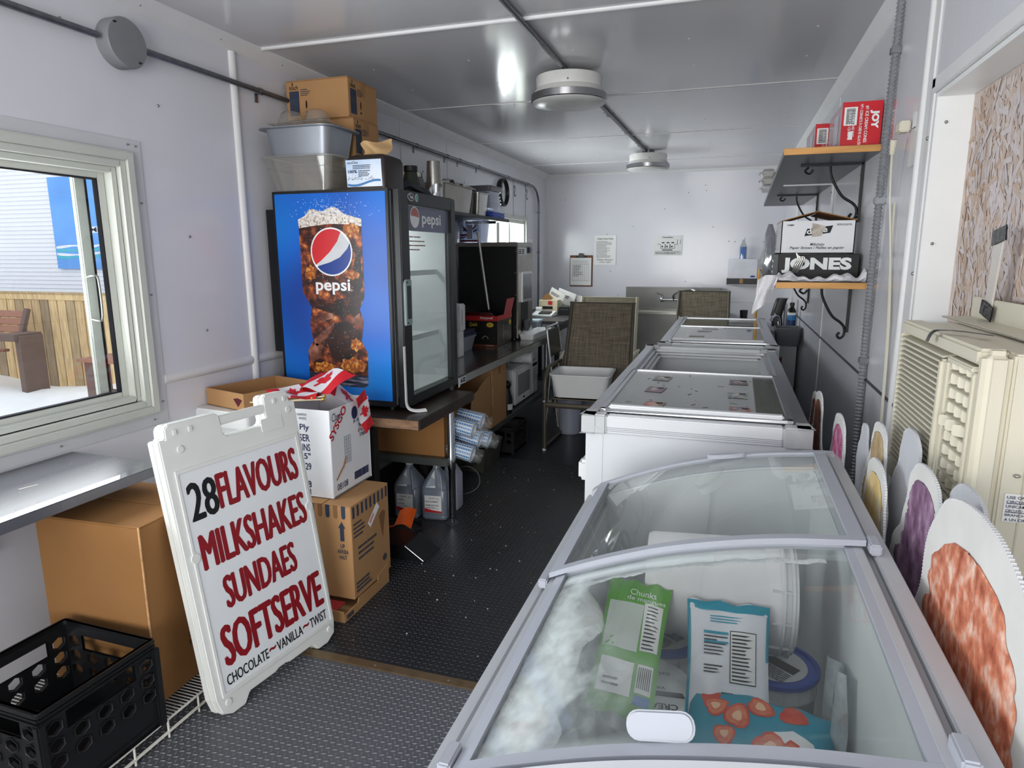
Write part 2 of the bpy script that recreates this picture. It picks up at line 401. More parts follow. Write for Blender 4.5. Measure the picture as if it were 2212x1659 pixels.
# ------------------------------------------------------------------ serving window (left wall)
def ring(b, y0, y1, z0, z1, wd, x0, x1, mi=0):
    b.box(x0, y0, z0, x1, y0+wd, z1, mi); b.box(x0, y1-wd, z0, x1, y1, z1, mi)
    b.box(x0, y0+wd, z0, x1, y1-wd, z0+wd, mi); b.box(x0, y0+wd, z1-wd, x1, y1-wd, z1, mi)
b = MB(); ring(b, .3, 2.088, .752, 1.848, .05, XL, XL+.006)
win1 = struct('window_1', b, mat('trim_metal_white', C(205, 207, 210), .3, var=.02))
b = MB(); ring(b, .345, 2.04, .803, 1.800, .03, XL-.08, XL+.022); ring(b, .375, 2.01, .833, 1.770, .025, XL-.09, XL+.010); ring(b, .40, 1.985, .858, 1.745, .022, XL-.09, XL-.012)
obj('window_frame', b, vinyl_m, win1, bevel=.003)
b = MB(); ring(b, .42, 1.965, .872, 1.730, .03, XL-.075, XL-.05)
obj('sash', b, vinyl_m, win1, bevel=.003)
sk = MB(); ring(sk, .449, 1.936, .901, 1.701, .006, XL-.072, XL-.052); obj('seal', sk, mat('black_seal', C(22, 22, 30), .5), win1)
st = obj('stile', MB().box(XL-.098, 1.86, .88, XL-.078, 1.905, 1.725), vinyl_m, win1, bevel=.004)
obj('seal', MB().box(XL-.096, 1.905, .88, XL-.082, 1.915, 1.725), dark_m, st)
obj('pane', MB().box(XL-.064, .45, .9, XL-.060, 1.935, 1.702), glass_m, win1)
obj('handle', MB().tube(smoothpath([(XL-.078, 1.868, 1.345), (XL-.05, 1.872, 1.35), (XL-.045, 1.885, 1.335), (XL-.045, 1.885, 1.20), (XL-.05, 1.872, 1.185), (XL-.078, 1.868, 1.19)], 4), .004, 8), mat('handle_grey', C(150, 150, 145), .3, .6), win1)
b = MB()
for y, z in ((2.065, 1.828), (2.03, 1.83), (2.066, 1.62), (2.066, 1.27), (2.068, .84), (2.02, .775), (1.62, .775), (1.2, .775)): b.sphere((XL+.006, y, z), .006, 5, 0, .6)
obj('screw', b, screw_m, win1)

# ------------------------------------------------------------------ far window on the left wall
b = MB(); ring(b, 5.30, 7.24, 1.255, 1.835, .05, XL, XL+.012); win2 = struct('window_2', b, vinyl_m)
b = MB(); ring(b, 5.35, 7.19, 1.30, 1.785, .035, XL-.09, XL-.01); b.box(XL-.085, 6.28, 1.33, XL-.02, 6.36, 1.76); b.box(XL-.08, 6.75, 1.33, XL-.05, 6.79, 1.76)
obj('window_frame', b, vinyl_m, win2, bevel=.003)
obj('pane', MB().box(XL-.055, 5.38, 1.33, XL-.051, 6.28, 1.755), glass_m, win2)
obj('pane', MB().box(XL-.055, 6.36, 1.33, XL-.051, 7.16, 1.755), glass_m, win2)
obj('latch', MB().box(XL-.05, 5.72, 1.60, XL-.01, 5.80, 1.70), black_m, win2, bevel=.012)

# ------------------------------------------------------------------ boarded opening in the right wall
b = MB(); b.box(XR+.001, 2.352, 1.2, XR+.112, 2.372, 1.89); b.box(XR+.001, .3, 1.872, XR+.112, 2.352, 1.892); b.box(XR+.001, .3, 1.198, XR+.112, 2.352, 1.216)
win3 = struct('window_3', b, white_m)
b = MB(); b.box(XR-.006, 2.365, 1.18, XR, 2.395, 1.93); b.box(XR-.006, .3, 1.89, XR, 2.395, 1.93); b.box(XR-.012, .3, 1.885, XR, 2.37, 1.9)
obj('casing', b, trim_m, win3, bevel=.002)
osb_m = mat('strand_board', C(200, 184, 174), .85, var=.10, scale=14, bump=.3, bscale=50)
osb = obj('strand_board', MB().box(XR+.095, .3, 1.217, XR+.111, 2.351, 1.871), osb_m, win3)
fl = [mat('strand_pale', C(208, 194, 186), .8, bump=.2), mat('strand_tan', C(202, 180, 164), .85, bump=.2), mat('strand_brown', C(192, 164, 142), .85, bump=.2), mat('strand_whitewashed', C(212, 202, 202), .8, bump=.2)]
b = MB(); R = random.Random(11)
for k in range(1500):
    y = R.uniform(1.35, 2.33); z = R.uniform(1.23, 1.86); L = R.uniform(.015, .05); w_ = R.uniform(.004, .012); a = R.gauss(1.2, .7)
    c, s = math.cos(a), math.sin(a); x = XR+.095-R.uniform(.0003, .0022)
    y0 = max(L, 0)
    pts = [(y+u*c-v*s, z+u*s+v*c) for u, v in ((-L, -w_), (L*.9, -w_*.6), (L, w_), (-L*.8, w_*.8))]
    if any(not (1.3 < p[0] < 2.349 and 1.22 < p[1] < 1.869) for p in pts): continue
    pale = (y < 2.16+R.gauss(0, .05))
    b.poly([(x-R.uniform(0, .0008), p[0], p[1]) for p in pts], (R.choice((3, 3, 3, 0, 0, 1)) if pale else R.choice((1, 1, 2, 0, 0, 3))))
obj('strands', b, fl, osb, kind='stuff')
b = MB()
for z in (1.76, 1.36): b.sphere((XR-.006, 2.38, z), .006, 5)
for z in (1.80, 1.45): b.sphere((XR+.03, 2.351, z), .005, 5)
obj('screw', b, screw_m, win3)

# ================================================================== OUTSIDE
snow_m = mat('snow', C(244, 246, 250), .85, var=.02, bump=.3, bscale=8)
R = random.Random(5)
def sn(u, v):
    x = -14+u*11.7; y = .5+v*6.2
    return (x, y, -.16+.05*math.sin(x*1.7+y)+.03*math.sin(y*4.1-x*3)+(.16*math.exp(-((x+8.6)**2/1.2+(y-5.2)**2*1.6)))+.02*R.random())
obj('snow_ground', MB().grid(sn, 46, 30), snow_m, label='snow covering the yard outside the serving window', cat='snow', kind='stuff')
fence_ms = [mat('fence_board_%d' % i, c, .85, var=.18, scale=5, stretch=(6, 6, .8), bump=.1) for i, c in enumerate((C(204, 174, 130), C(178, 154, 118), C(220, 190, 142), C(160, 140, 112)))]
fe = thing('wooden_fence', 'weathered brown board fence standing in the snow outside the window', 'fence', (-8.5, 6.0, -.2))
gap_shade = mat('gap_shade_board', C(64, 52, 40), .9, var=.2)  # dark colour stands in for shade between the fence boards
x = -11.6; k = 0
while x < -5.2:
    obj('board', MB().box(x, 6.0, -.25, x+.128, 6.022, .905+.004*(k % 3)), fence_ms[(k*7+k//3) % 4], fe, bevel=.004, seg=1)
    obj('board', MB().box(x+.07, 6.030, -.25, x+.198, 6.050, .90), gap_shade, fe); x += .142; k += 1  # added rear row, darkens the gaps like shade
obj('rail', MB().box(-11.6, 5.985, .90, -5.2, 5.999, .972), fence_ms[2], fe, bevel=.003, seg=1)
obj('cap_rail', MB().box(-11.6, 5.97, .972, -5.2, 6.06, .995), fence_ms[1], fe, bevel=.003, seg=1)
side_m = mat('white_siding', C(238, 239, 246), .6, var=.01)
ho = thing('white_building', 'white sided building wall rising behind the board fence', 'building', (-9.5, 7.4, -.2))
b = MB(); z = .3
while z < 4.6:
    b.add([(-15, 7.30, z), (-3.2, 7.30, z), (-3.2, 7.315, z+.06), (-15, 7.315, z+.06)], [(0, 1, 2, 3)]); b.add([(-15, 7.30, z+.06), (-3.2, 7.30, z+.06), (-3.2, 7.315, z+.06), (-15, 7.315, z+.06)], [(3, 2, 1, 0)]); z += .06
obj('siding', b, side_m, ho)
obj('wall', MB().box(-15, 7.32, -.3, -3.2, 7.5, 4.6), side_m, ho)
po = thing('blue_poster', 'blue banner with pale wave lines hung on the white building outside', 'poster', (-8.9, 7.29, 1.24))
x0, x1, z0, z1 = -9.30, -8.0, 1.245, 2.52
obj('sheet', MB().box(x0, 7.275, z0, x1, 7.285, z1), mat('blue_poster_print', C(104, 168, 246), .5, var=.12, scale=1.3), po)
wv = [mat('poster_white', C(235, 240, 245), .5), mat('poster_teal', C(70, 190, 205), .5)]
for i, (zz, mi) in enumerate(((1.56, 0), (1.51, 1), (1.46, 0), (1.43, 1))):
    b = MB(); P = [(x0+.02+t*(x1-x0-.04), zz+.05*t*(3-i)/3+.012*math.sin(t*9+i)) for t in [q/14 for q in range(15)]]
    b.M = Matrix(((1, 0, 0, 0), (0, 0, -1, 7.275), (0, 1, 0, 0), (0, 0, 0, 1)))
    b.prism([(a, c) for a, c in P]+[(a, c-.02-.02*math.sin(a*6)**2) for a, c in reversed(P)], .0005, .001+.0004*i); obj('wave_print', b, wv[mi], po)
b = MB(); b.M = Matrix(((1, 0, 0, 0), (0, 0, -1, 7.275), (0, 1, 0, 0), (0, 0, 0, 1)))
b.prism(ell(-8.0, 2.13, .26, .33, 24), .0005, .001); obj('bottle_print', b, wv[0], po)
obj('label_print', MB().box(-8.62, 7.2735, 1.745, -8.0, 7.2745, 1.83), wv[0], po)
text('Marble', Matrix(((1, 0, 0, -8.60), (0, 0, -1, 7.2728), (0, 1, 0, 1.755), (0, 0, 0, 1))), .5, .065, navy_m, po, .02)
benchw = mat('brown_recycled_slat', C(150, 104, 84), .7, var=.05); benchf = mat('brown_bench_frame', C(104, 84, 76), .7, var=.06)
def bench(label, ox, oy, back, oz=-.12):
    t = thing('garden_bench', label, 'bench', (ox, oy, oz), world=False)
    for k in range(4): obj('slat', MB().box(-1.2 if back else -.14, -.42+k*.1, .47, .12 if back else 1.2, -.34+k*.1, .50), benchw, t, bevel=.004, seg=1)
    if back:
        for k in range(4): obj('slat', MB().obox((-.55, .10+.035*k, .62+.085*k), (1.3, .022, .078), Matrix.Rotation(-.35, 4, 'X')), benchw, t, bevel=.004, seg=1)
        obj('back_frame', MB().obox((.13, .15, .75), (.06, .05, .40), Matrix.Rotation(-.35, 4, 'X')), benchf, t, bevel=.004, seg=1)
        obj('arm', MB().box(.11, -.15, .60, .36, .18, .68), benchf, t, bevel=.004, seg=1)
        obj('leg', MB().box(.30, -.1, -.1, .38, .18, .66), benchf, t, bevel=.004, seg=1)
        obj('foot_rail', MB().box(-.5, .0, -.06, .36, .08, .02), benchf, t, bevel=.004, seg=1)
    else:
        obj('leg', MB().box(-.10, -.38, -.1, .0, -.2, .47), benchf, t, bevel=.004, seg=1)
        obj('leg', MB().box(1.0, -.38, -.1, 1.1, -.2, .47), benchf, t, bevel=.004, seg=1)
        obj('foot_rail', MB().box(-.09, -.3, .12, .10, -.22, .2), benchf, t, bevel=.004, seg=1)
    return t
bench('reddish brown slatted bench backrest in front of the fence outside', -7.95, 5.45, True)
bench('low brown bench end with post leg seen at the window edge outside', -5.33, 4.75, False, .03)
# ================================================================== LEFT SIDE, NEAR
# serving counter under the window
sc = thing('serving_counter', 'scuffed black painted counter board under the serving window', 'counter', (-1.96, 1.0, .745))
obj('board', MB().box(XL+.002, -.6, .712, -1.752, 1.66, .745), mat('black_painted_wood', C(86, 87, 95), .30, var=.12, scale=3, stretch=(14, .7, 1), spec=1., coat=.6), sc, bevel=.003)
b = MB(); R = random.Random(2)
for k in range(34):
    x = R.uniform(-2.05, -1.78); y = R.uniform(1.1, 1.62) if k < 24 else R.uniform(1.5, 1.62); L = R.uniform(.001, .006); a = R.uniform(-.5, 1.2)
    b.obox((x, y, .7453), (.0012, L, .0004), rotz(-a))
b.obox((-1.955, 1.345, .7453), (.006, .05, .0004), rotz(-.25))
obj('scratches', b, mat('bare_wood_scratch', C(200, 190, 180), .7), sc, kind='stuff')
for y in (.2, 1.3): obj('bracket', MB().box(XL+.002, y, .5, XL+.03, y+.03, .712).box(XL+.002, y, .69, -1.85, y+.03, .712), blackm_m, sc)

# low white wire rack on the floor
wire_m = mat('white_coated_wire', C(226, 224, 214), .35)
wr_ = thing('wire_rack', 'low white coated wire rack under the crate and the tall brown carton', 'rack', (-1.8, 1.3, 0))
fx_, bx_ = -1.525, -2.08
b = MB()
for x in (fx_, -1.71, -1.89, bx_): b.cyl((x, .6, .058), (x, 1.62, .058), .004, n=6)
b.cyl((fx_, .6, .018), (fx_, 1.62, .018), .005, n=6); b.cyl((bx_, .6, .018), (bx_, 1.62, .018), .005, n=6)
obj('rail', b, wire_m, wr_)
b = MB(); y = .62
while y < 1.615: b.cyl((bx_, y, .0635), (fx_, y, .0635), .0018, n=5); y += .0125
obj('wires', b, wire_m, wr_, kind='stuff')
for k in range(9):
    y = .63+k*.12
    obj('upright', MB().cyl((fx_, y, .0), (fx_, y, .062), .0035, n=6), wire_m, wr_)
    obj('upright', MB().cyl((bx_, y, .0), (bx_, y, .062), .0035, n=6), wire_m, wr_)

def carton(name, label, x0, y0, z0, x1, y1, z1, m, rz=0., tape=True, gap=.002, axis='y', cat='box', group=None, flaps=True):
    """closed corrugated carton: body, two top flaps, tape"""
    cx, cy = (x0+x1)/2, (y0+y1)/2
    t = thing(name, label, cat, (cx, cy, z0), rz, group, world=False); a, d, h = (x1-x0)/2, (y1-y0)/2, z1-z0
    obj('body', MB().box(-a, -d, 0, a, d, h-.004), m, t, bevel=.003, seg=1)
    if flaps:
        if axis == 'y':
            obj('flap', MB().box(-a, -d, h-.0039, -gap, d, h), m, t, bevel=.0015, seg=1); obj('flap', MB().box(gap, -d, h-.0039, a, d, h), m, t, bevel=.0015, seg=1)
            if tape: obj('tape', MB().box(-.022, -d-.0006, h, .022, d+.0006, h+.0006).box(-.022, -d-.0008, h-.07, .022, -d-.0002, h), tape_m, t)
        else:
            obj('flap', MB().box(-a, -d, h-.0039, a, -gap, h), m, t, bevel=.0015, seg=1); obj('flap', MB().box(-a, gap, h-.0039, a, d, h), m, t, bevel=.0015, seg=1)
            if tape: obj('tape', MB().box(-a-.0006, -.022, h, a+.0006, .022, h+.0006).box(a+.0002, -.022, h-.07, a+.0008, .022, h), tape_m, t)
    return t, a, d, h
# frames on carton faces in local space: near face (-y) and right face (+x)
NF = lambda x, z, d: fr((x, -d-.0010, z), (1, 0, 0), (0, 0, 1))
RF = lambda y, z, a: fr((a+.0010, y, z), (0, 1, 0), (0, 0, 1))

t, a, d, h = carton('cardboard_box', 'tall plain brown carton under the black counter, printed SIZE UOM PACKING', -1.985, 1.372, .068, -1.592, 1.70, .648, cardd_m, .04, tape=False, axis='x')
for i, (s_, w_) in enumerate((('SIZE :', .05), ('UOM', .036), ('PACKING', .068))):
    text(s_, RF(-.02, .175-.028*i, a), w_, .018, ink_m, t, .01)
obj('edge_tear', MB().box(a-.004, -d-.0012, 0, a+.0012, -d+.002, h), mat('raw_card_edge', C(206, 160, 112), .9, var=.2, scale=40), t)

# black milk crate
def hexcrate(name, label, loc, rz, w_, d_, h_, m, group=None):
    t = thing(name, label, 'crate', loc, rz, group, world=False); A, D = w_/2, d_/2; th = .008
    obj('bottom', MB().box(-A, -D, 0, A, D, .012), m, t)
    def wall(L, M):
        b = MB(); b.M = M; b.box(-L, h_*.86, -th, L, h_, 0); b.box(-L, 0, -th, L, h_*.34, 0)
        # openwork of hexagons between the bands
        p = .058; rows = [h_*.34+.0+k*.048 for k in range(4)]
        zt = h_*.86; zb = h_*.34
        n = int(2*L/p); p = 2*L/n; rr = p*.34
        nr = max(2, int(round((zt-zb)/.052))); pr_ = (zt-zb)/nr
        for r_ in range(nr):
            for k in range(n):
                cx = -L+(k+.5)*p; cz = zb+(r_+.5)*pr_
                slot = (r_ == nr-1 and abs(cx) < .075)
                hx = [(cx+rr*math.cos(PI/3*q+PI/6), cz+min(rr, pr_*.42)*math.sin(PI/3*q+PI/6)) for q in range(6)]
                sq = [(cx+p/2, cz+pr_*.25), (cx, cz+pr_/2), (cx-p/2, cz+pr_*.25), (cx-p/2, cz-pr_*.25), (cx, cz-pr_/2), (cx+p/2, cz-pr_*.25)]
                cor = {0: (cx+p/2, cz+pr_/2), 2: (cx-p/2, cz+pr_/2), 3: (cx-p/2, cz-pr_/2), 5: (cx+p/2, cz-pr_/2)}
                if slot: continue
                V = [(x, z, 0) for x, z in hx]+[(x, z, 0) for x, z in sq]+[(x, z, -th) for x, z in hx]+[(x, z, -th) for x, z in sq]
                Fs = []
                for q in range(6):
                    j = (q+1) % 6
                    Fs += [(q, 6+q, 6+j, j), (12+j, 18+j, 18+q, 12+q), (q, j, 12+j, 12+q)]
                b.add(V, Fs)
                for q0, q1, cc in ((0, 1, cor[0]), (1, 2, cor[2]), (3, 4, cor[3]), (4, 5, cor[5])):
                    b.poly([(sq[q0][0], sq[q0][1], 0), (cc[0], cc[1], 0), (sq[q1][0], sq[q1][1], 0)]); b.poly([(sq[q1][0], sq[q1][1], -th), (cc[0], cc[1], -th), (sq[q0][0], sq[q0][1], -th)])
                ho = [(x, z, .003) for x, z in hx]; 
                b.tube(ho+[ho[0]], .0022, 4)
        for k in range(3): b.box(-L, h_*.88+k*.012, 0, L, h_*.88+k*.012+.004, .005)
        b.box(-L, .02, 0, L, .026, .004)
        return obj('side', b, m, t)
    wall(A, fr((0, -D, 0), (1, 0, 0), (0, 0, 1))); wall(A, fr((0, D, 0), (-1, 0, 0), (0, 0, 1)))
    wall(D, fr((A, 0, 0), (0, 1, 0), (0, 0, 1))); wall(D, fr((-A, 0, 0), (0, -1, 0), (0, 0, 1)))
    for sx in (-1, 1):
        for sy in (-1, 1): obj('corner_post', MB().box(sx*A-.011, sy*D-.011, 0, sx*A+.011, sy*D+.011, h_*.9), m, t, bevel=.004)
    b = MB(); P = rrect(-A-.006, -D-.006, A+.006, D+.006, .018); Q = rrect(-A+.008, -D+.008, A-.008, D-.008, .01)
    b.loft([[(x, y, h_-.012) for x, y in P], [(x, y, h_) for x, y in P], [(x, y, h_) for x, y in Q], [(x, y, h_-.012) for x, y in Q], [(x, y, h_-.012) for x, y in P]], 0, False, False, False)
    obj('rim', b, m, t)
    return t
hexcrate('milk_crate', 'black plastic crate with hexagon openings at the lower left, on the wire rack', (-1.690, 1.158, .067), -.02, .345, .335, .275, black_m)

# ------------------------------------------------------------------ folded sandwich board sign
signw = mat('white_sign_plastic', C(228, 230, 226), .42, var=.03, scale=4); signp = mat('white_sign_insert', C(234, 238, 240), .3, var=.01)
th = math.radians(9.5); dd = Vector((.1453, .9894, 0)); n0 = Vector((-dd.y, dd.x, 0)); up = n0*math.sin(th)+Vector((0, 0, 1))*math.cos(th)
Ms = fr((-1.417, 1.442, .004), dd, up)
sg = thing('sandwich_board', 'white folded sandwich board sign lettered 28 flavours, milkshakes, sundaes, softserve', 'sign', M=Ms, world=False)
# local: x along the board, y up, +z towards the aisle
def signpanel(z0, z1):
    out = [(.0, .07), (.012, .02), (.05, .0), (.10, .0), (.125, .03), (.24, .03), (.245, .036), (.29, .036), (.295, .03), (.41, .03), (.435, 0), (.485, 0), (.523, .02), (.535, .07),
           (.545, .91), (.520, .915), (.518, .945), (.508, .955), (.415, .955), (.405, .945), (.402, .90), (.402, .865), (.388, .855), (.235, .855), (.222, .865), (.218, .925), (.205, .937), (.035, .937), (.022, .925), (.020, .895), (-.004, .895)]
    b = MB(); b.prism(out, z0, z1); return b
obj('front_leaf', signpanel(-.024, 0), signw, sg, bevel=.004)
obj('back_leaf', signpanel(-.054, -.027), signw, sg, bevel=.004)
obj('insert_panel', MB().box(.034, .078, 0, .512, .782, .0012), signp, sg)
b = MB(); ringp = lambda q: [(x, y) for x, y in q]
fo = [(.024, .066), (.524, .066), (.526, .795), (.026, .795)]; fi = [(.033, .077), (.514, .077), (.514, .783), (.033, .783)]
b.loft([[(x, y, 0) for x, y in fo], [(x, y, .004) for x, y in fo], [(x, y, .004) for x, y in fi], [(x, y, 0) for x, y in fi]], 0, False, False, False)
obj('panel_lip', b, signw, sg)
obj('handle_bar', MB().box(.215, .893, -.022, .408, .925, -.002), signw, sg, bevel=.004)
for x in (.045, .098, .44, .487): obj('bump', MB().box(x, .900 if x < .2 else .918, 0, x+.014, .918 if x < .2 else .936, .005), signw, sg, bevel=.002)
for x, y in ((.06, .855), (.505, .885), (.04, .045), (.5, .045)): obj('rivet', MB().cyl((x, y, 0), (x, y, .004), .012, .011, 16), signw, sg, bevel=.001)
obj('clip', MB().cyl((.033, .52, 0), (.033, .52, .005), .015, n=16), signw, sg); obj('clip', MB().cyl((.515, .52, 0), (.515, .52, .005), .015, n=16), signw, sg)
obj('maker_plate', MB().prism(rrect(.375, .83, .47, .875, .006), 0, .002), signw, sg)
SG = lambda x, y: T(x, y, .0020)
text('28', SG(.052, .628), .098, .118, ink_m, sg, 0, fat=.03)
text('FLAVOURS', SG(.158, .635), .336, .112, maroon_m, sg, 0, fat=.04)
text('MILKSHAKES', SG(.058, .470), .437, .112, maroon_m, sg, 0, fat=.04)
text('SUNDAES', SG(.108, .322), .300, .104, maroon_m, sg, 0, fat=.04)
text('SOFTSERVE', SG(.062, .150), .434, .128, maroon_m, sg, 0, fat=.04)
text('CHOCOLATE', SG(.050, .092), .168, .034, ink_m, sg, 0, fat=.02)
text('~', SG(.223, .107), .03, .014, maroon_m, sg, .05)
text('VANILLA', SG(.258, .092), .118, .034, ink_m, sg, 0, fat=.02)
text('~', SG(.380, .107), .03, .014, maroon_m, sg, .05)
text('TWIST', SG(.415, .092), .082, .034, ink_m, sg, 0, fat=.02)

# ------------------------------------------------------------------ cartons beside the sign
t = thing('cone_tray_carton', 'flat brown and red tray carton on the floor under the cone carton', 'box', (-1.47, 2.25, 0))
b = MB(); b.box(-1.66, 2.065, 0, -1.366, 2.42, .004); b.box(-1.66, 2.065, 0, -1.656, 2.42, .055)
obj('base', b, card_m, t)
pf = MB(); pf.M = Matrix(((0, 0, 1, -1.362), (1, 0, 0, 0), (0, 1, 0, 0), (0, 0, 0, 1)))
pf.prism([(2.06, 0), (2.42, 0), (2.42, .088), (2.33, .072), (2.325, .05), (2.17, .052), (2.16, .035), (2.06, .033)][::-1], -.004, 0)
obj('side_flap', pf, card_m, t)
obj('front', MB().box(-1.66, 2.06, 0, -1.366, 2.064, .046), card_m, t)
obj('red_top', MB().box(-1.655, 2.066, .044, -1.40, 2.13, .0475), mat('red_card', C(150, 36, 34), .7), t)
barcode(fr((-1.3612, 2.075, .008), (0, 1, 0), (0, 0, 1)), .05, .018, grey_ink, t, 16, 4)
t, a, d, h = carton('cone_carton', 'brown ice cream cone carton with a blue awning border and UP ARRIBA HAUT arrow', -1.625, 2.148, .051, -1.368, 2.452, .448, card_m, 0, axis='y', tape=False)
for k in range(6):
    x = a-.024-k*.036
    dm = navyb_m if k % 2 == 0 else mat('brown_stripe', C(140, 100, 66), .8)
    decal('awning_stripe', [(x, h-.0), (x-.018, h-.0), (x-.018, h-.045), (x-.0135, h-.054), (x-.0045, h-.054), (x, h-.045)], fr((0, -d-.0006, 0), (1, 0, 0), (0, 0, 1)), dm, t)
for k in range(9):
    y = -d+.012+k*.033
    decal('awning_stripe', [(y, h-.008), (y, h-.055), (y+.014, h-.055), (y+.014, h-.008)][::-1], fr((a+.0006, 0, 0), (0, 1, 0), (0, 0, 1)), navyb_m, t)
decal('arrow', [(-.009, 0), (.009, 0), (.009, .055), (.016, .055), (0, .082), (-.016, .055), (-.009, .055)], fr((a-.043, -d-.0006, h-.148), (1, 0, 0), (0, 0, 1)), navyb_m, t)
for i, s_ in enumerate(('UP', 'ARRIBA', 'HAUT')): text(s_, NF(a-.043, h-.178-i*.024, d), (.02, .052, .036)[i], .018, navyb_m, t, .02, center=True)
lines(RF(-.138, .255, a), .1, .07, 4, grey_ink, t, seed=1); lines(RF(-.11, .15, a), .15, .07, 3, grey_ink, t, seed=2); lines(RF(-.135, .02, a), .12, .05, 3, grey_ink, t, .6, seed=3, lo=.8)
decal('cone_print', [(.0, .0), (.028, .11), (.014, .122), (-.014, .118), (-.026, .105)], fr((a+.0006, .09, .17), (0, 1, 0), (0, 0, 1)), mat('cone_ink', C(128, 88, 58), .8), t)
decal('recycle_mark', ell(0, 0, .018, .016, 14), fr((a+.0006, .1, .075), (0, 1, 0), (0, 0, 1)), grey_ink, t)
lb = decal('address_label', [(-.05, -.016), (.05, -.016), (.05, .016), (-.05, .016)], fr((a+.0012, .02, .30), (0, .78, .62), (0, -.62, .78)), paper_m, t)
lines(fr((a+.0022, -.01, .272), (0, .78, .62), (0, -.62, .78)), .07, .018, 2, red_m, t, seed=8)

# white napkin carton, open, full of small flags
cxs, cys, zs = -1.60, 2.352, .452
t = thing('napkin_carton', 'open white napkin carton printed SYSCO, stuffed with small paper flags', 'box', (cxs, cys, zs), 0, world=False)
A, D, H = .125, .152, .365
b = MB(); b.box(-A, -D, 0, A, D, .006); b.box(-A, -D, 0, A, -D+.005, H); b.box(-A, D-.005, 0, A, D, H); b.box(-A, -D+.005, 0, -A+.005, D-.005, H); b.box(A-.005, -D+.005, 0, A, D-.005, H)
obj('body', b, wcard_m, t, bevel=.0015, seg=1)
obj('flap', MB().obox((-A-.03, 0, H-.04), (.004, 2*D, .09), Matrix.Rotation(.6, 4, 'Y')), wcard_m, t)
for s_, x, z, w_, h_ in (('12/750 NAPKINS', -.055, .338, .075, .010), ('WHITE', -.018, .322, .036, .010), ('1 Ply', -.04, .272, .068, .032), ('DISPENSER', -.118, .232, .146, .030), ('NAPKINS', -.075, .192, .103, .030), ('13.5"', -.045, .158, .073, .026), ('5758529', -.072, .112, .1, .030), ('08108', -.068, .038, .092, .028)):
    text(s_, NF(x, z, D), w_, h_, grey_ink if z > .3 else navy_m, t, .012 if z < .3 else 0)
barcode(NF(-.07, .006, D), .09, .026, navy_m, t, 20, 2)
text('Classic', RF(-.135, .315, A), .075, .034, navy_m, t, 0, .2)
text('SYSCO', fr((A+.001, -.14, .235), (0, .72, .69), (0, -.69, .72)), .16, .036, red_m, t, .03, name='wordmark')
text('JR. DISPENSER', RF(.02, .272, A), .115, .016, navy_m, t, .015); text('NAPKINS', RF(.062, .249, A), .07, .017, navy_m, t, .015)
text('6" x 13.5"', RF(.055, .226, A), .08, .015, navy_m, t, .015); text('5758529', RF(.065, .204, A), .07, .015, navy_m, t, .015)
text('08108', RF(-.122, .022, A), .08, .028, navy_m, t, .012)
barcode(RF(.01, .028, A), .115, .034, navy_m, t, 30, 3)
decal('grid_print', [(0, 0), (.045, 0), (.045, .115), (0, .115)], fr((A+.0006, -.055, .12), (0, 1, 0), (0, 0, 1)), mat('pale_grid', C(206, 206, 214), .7), t)
b = MB(); b.M = RF(-.055, .12, A)
for k in range(4): b.box(k*.015-.0005, 0, 0, k*.015+.0005, .115, .0005)
for k in range(9): b.box(0, k*.0143-.0004, 0, .045, k*.0143+.0004, .0005)
obj('grid_lines', b, grey_ink, t)
decal('seal_print', ell(0, 0, .022, .028, 18), fr((A+.0006, .032, .318), (0, 1, 0), (0, 0, 1)), navy_m, t)
b = MB(); b.M = RF(0, 0, A); b.tube([(-.125, .07, .0005), (-.09, .1, .001), (-.07, .115, .001), (-.05, .15, .0005)], .003, 5); obj('tear', b, cardi_m, t)
# flags
flagr = mat('flag_red', C(214, 32, 44), .6, var=.05); flagw = mat('flag_white', C(232, 228, 232), .6, var=.03); stick_m = mat('flag_stick', C(226, 206, 168), .6); gold_m = mat('gold_tip', C(214, 170, 70), .25, .8)
def flag(label, M, w_, h_, amp, seed, stick=True, droop=0.):
    t = thing('paper_flag', label, 'flag', M=M, world=False, group='small flags in the napkin carton')
    R = random.Random(seed); p1, p2 = R.uniform(0, 6), R.uniform(0, 6)
    f = lambda u, v: (u*w_, v*h_, amp*(math.sin(u*5+p1)+.7*math.sin(v*4+u*7+p2))-droop*u*u)
    for i, (u0, u1, m) in enumerate(((0, .27, flagr), (.27, .73, flagw), (.73, 1, flagr))):
        b = MB(); b.grid(lambda u, v: f(u0+u*(u1-u0), v), 8, 10); obj('field', b, m, t, solid=.0006)
    leaf = [(0, .4), (.08, .25), (.16, .3), (.13, .1), (.22, .14), (.3, .05), (.22, -.06), (.24, -.12), (.04, -.16), (.04, -.36)]
    pts = leaf+[(-x, y) for x, y in reversed(leaf)]
    b = MB()
    for sg_ in (1,):
        V = [(lambda q: (q[0], q[1], q[2]+.0022))(f(.5+x*.55, .5+y)) for x, y in pts]; cc = f(.5, .5)
        b.add(V+[(cc[0], cc[1], cc[2]+.0022)], [(k, (k+1) % len(V), len(V)) for k in range(len(V))])
    obj('maple_leaf', b, flagr, t)
    if stick:
        st = obj('stick', MB().cyl((-.003, -.16, 0), (-.003, h_+.03, 0), .003, n=8), stick_m, t)
        obj('gold_tip', MB().sphere((-.003, h_+.032, 0), .006, 6, 0, 1.4), gold_m, st)
    return t
zt = zs+H
flag('red and white flag bunched at the left of the napkin carton', fr((-1.72, 2.20, zt+.012), (.55, .83, .12), (-.85, .5, .28)), .2, .12, .010, 1, False)
flag('folded red and white flag lying across the top of the napkin carton', fr((-1.75, 2.37, zt+.035), (.93, -.36, .10), (.35, .80, .42)), .24, .15, .012, 2, False)
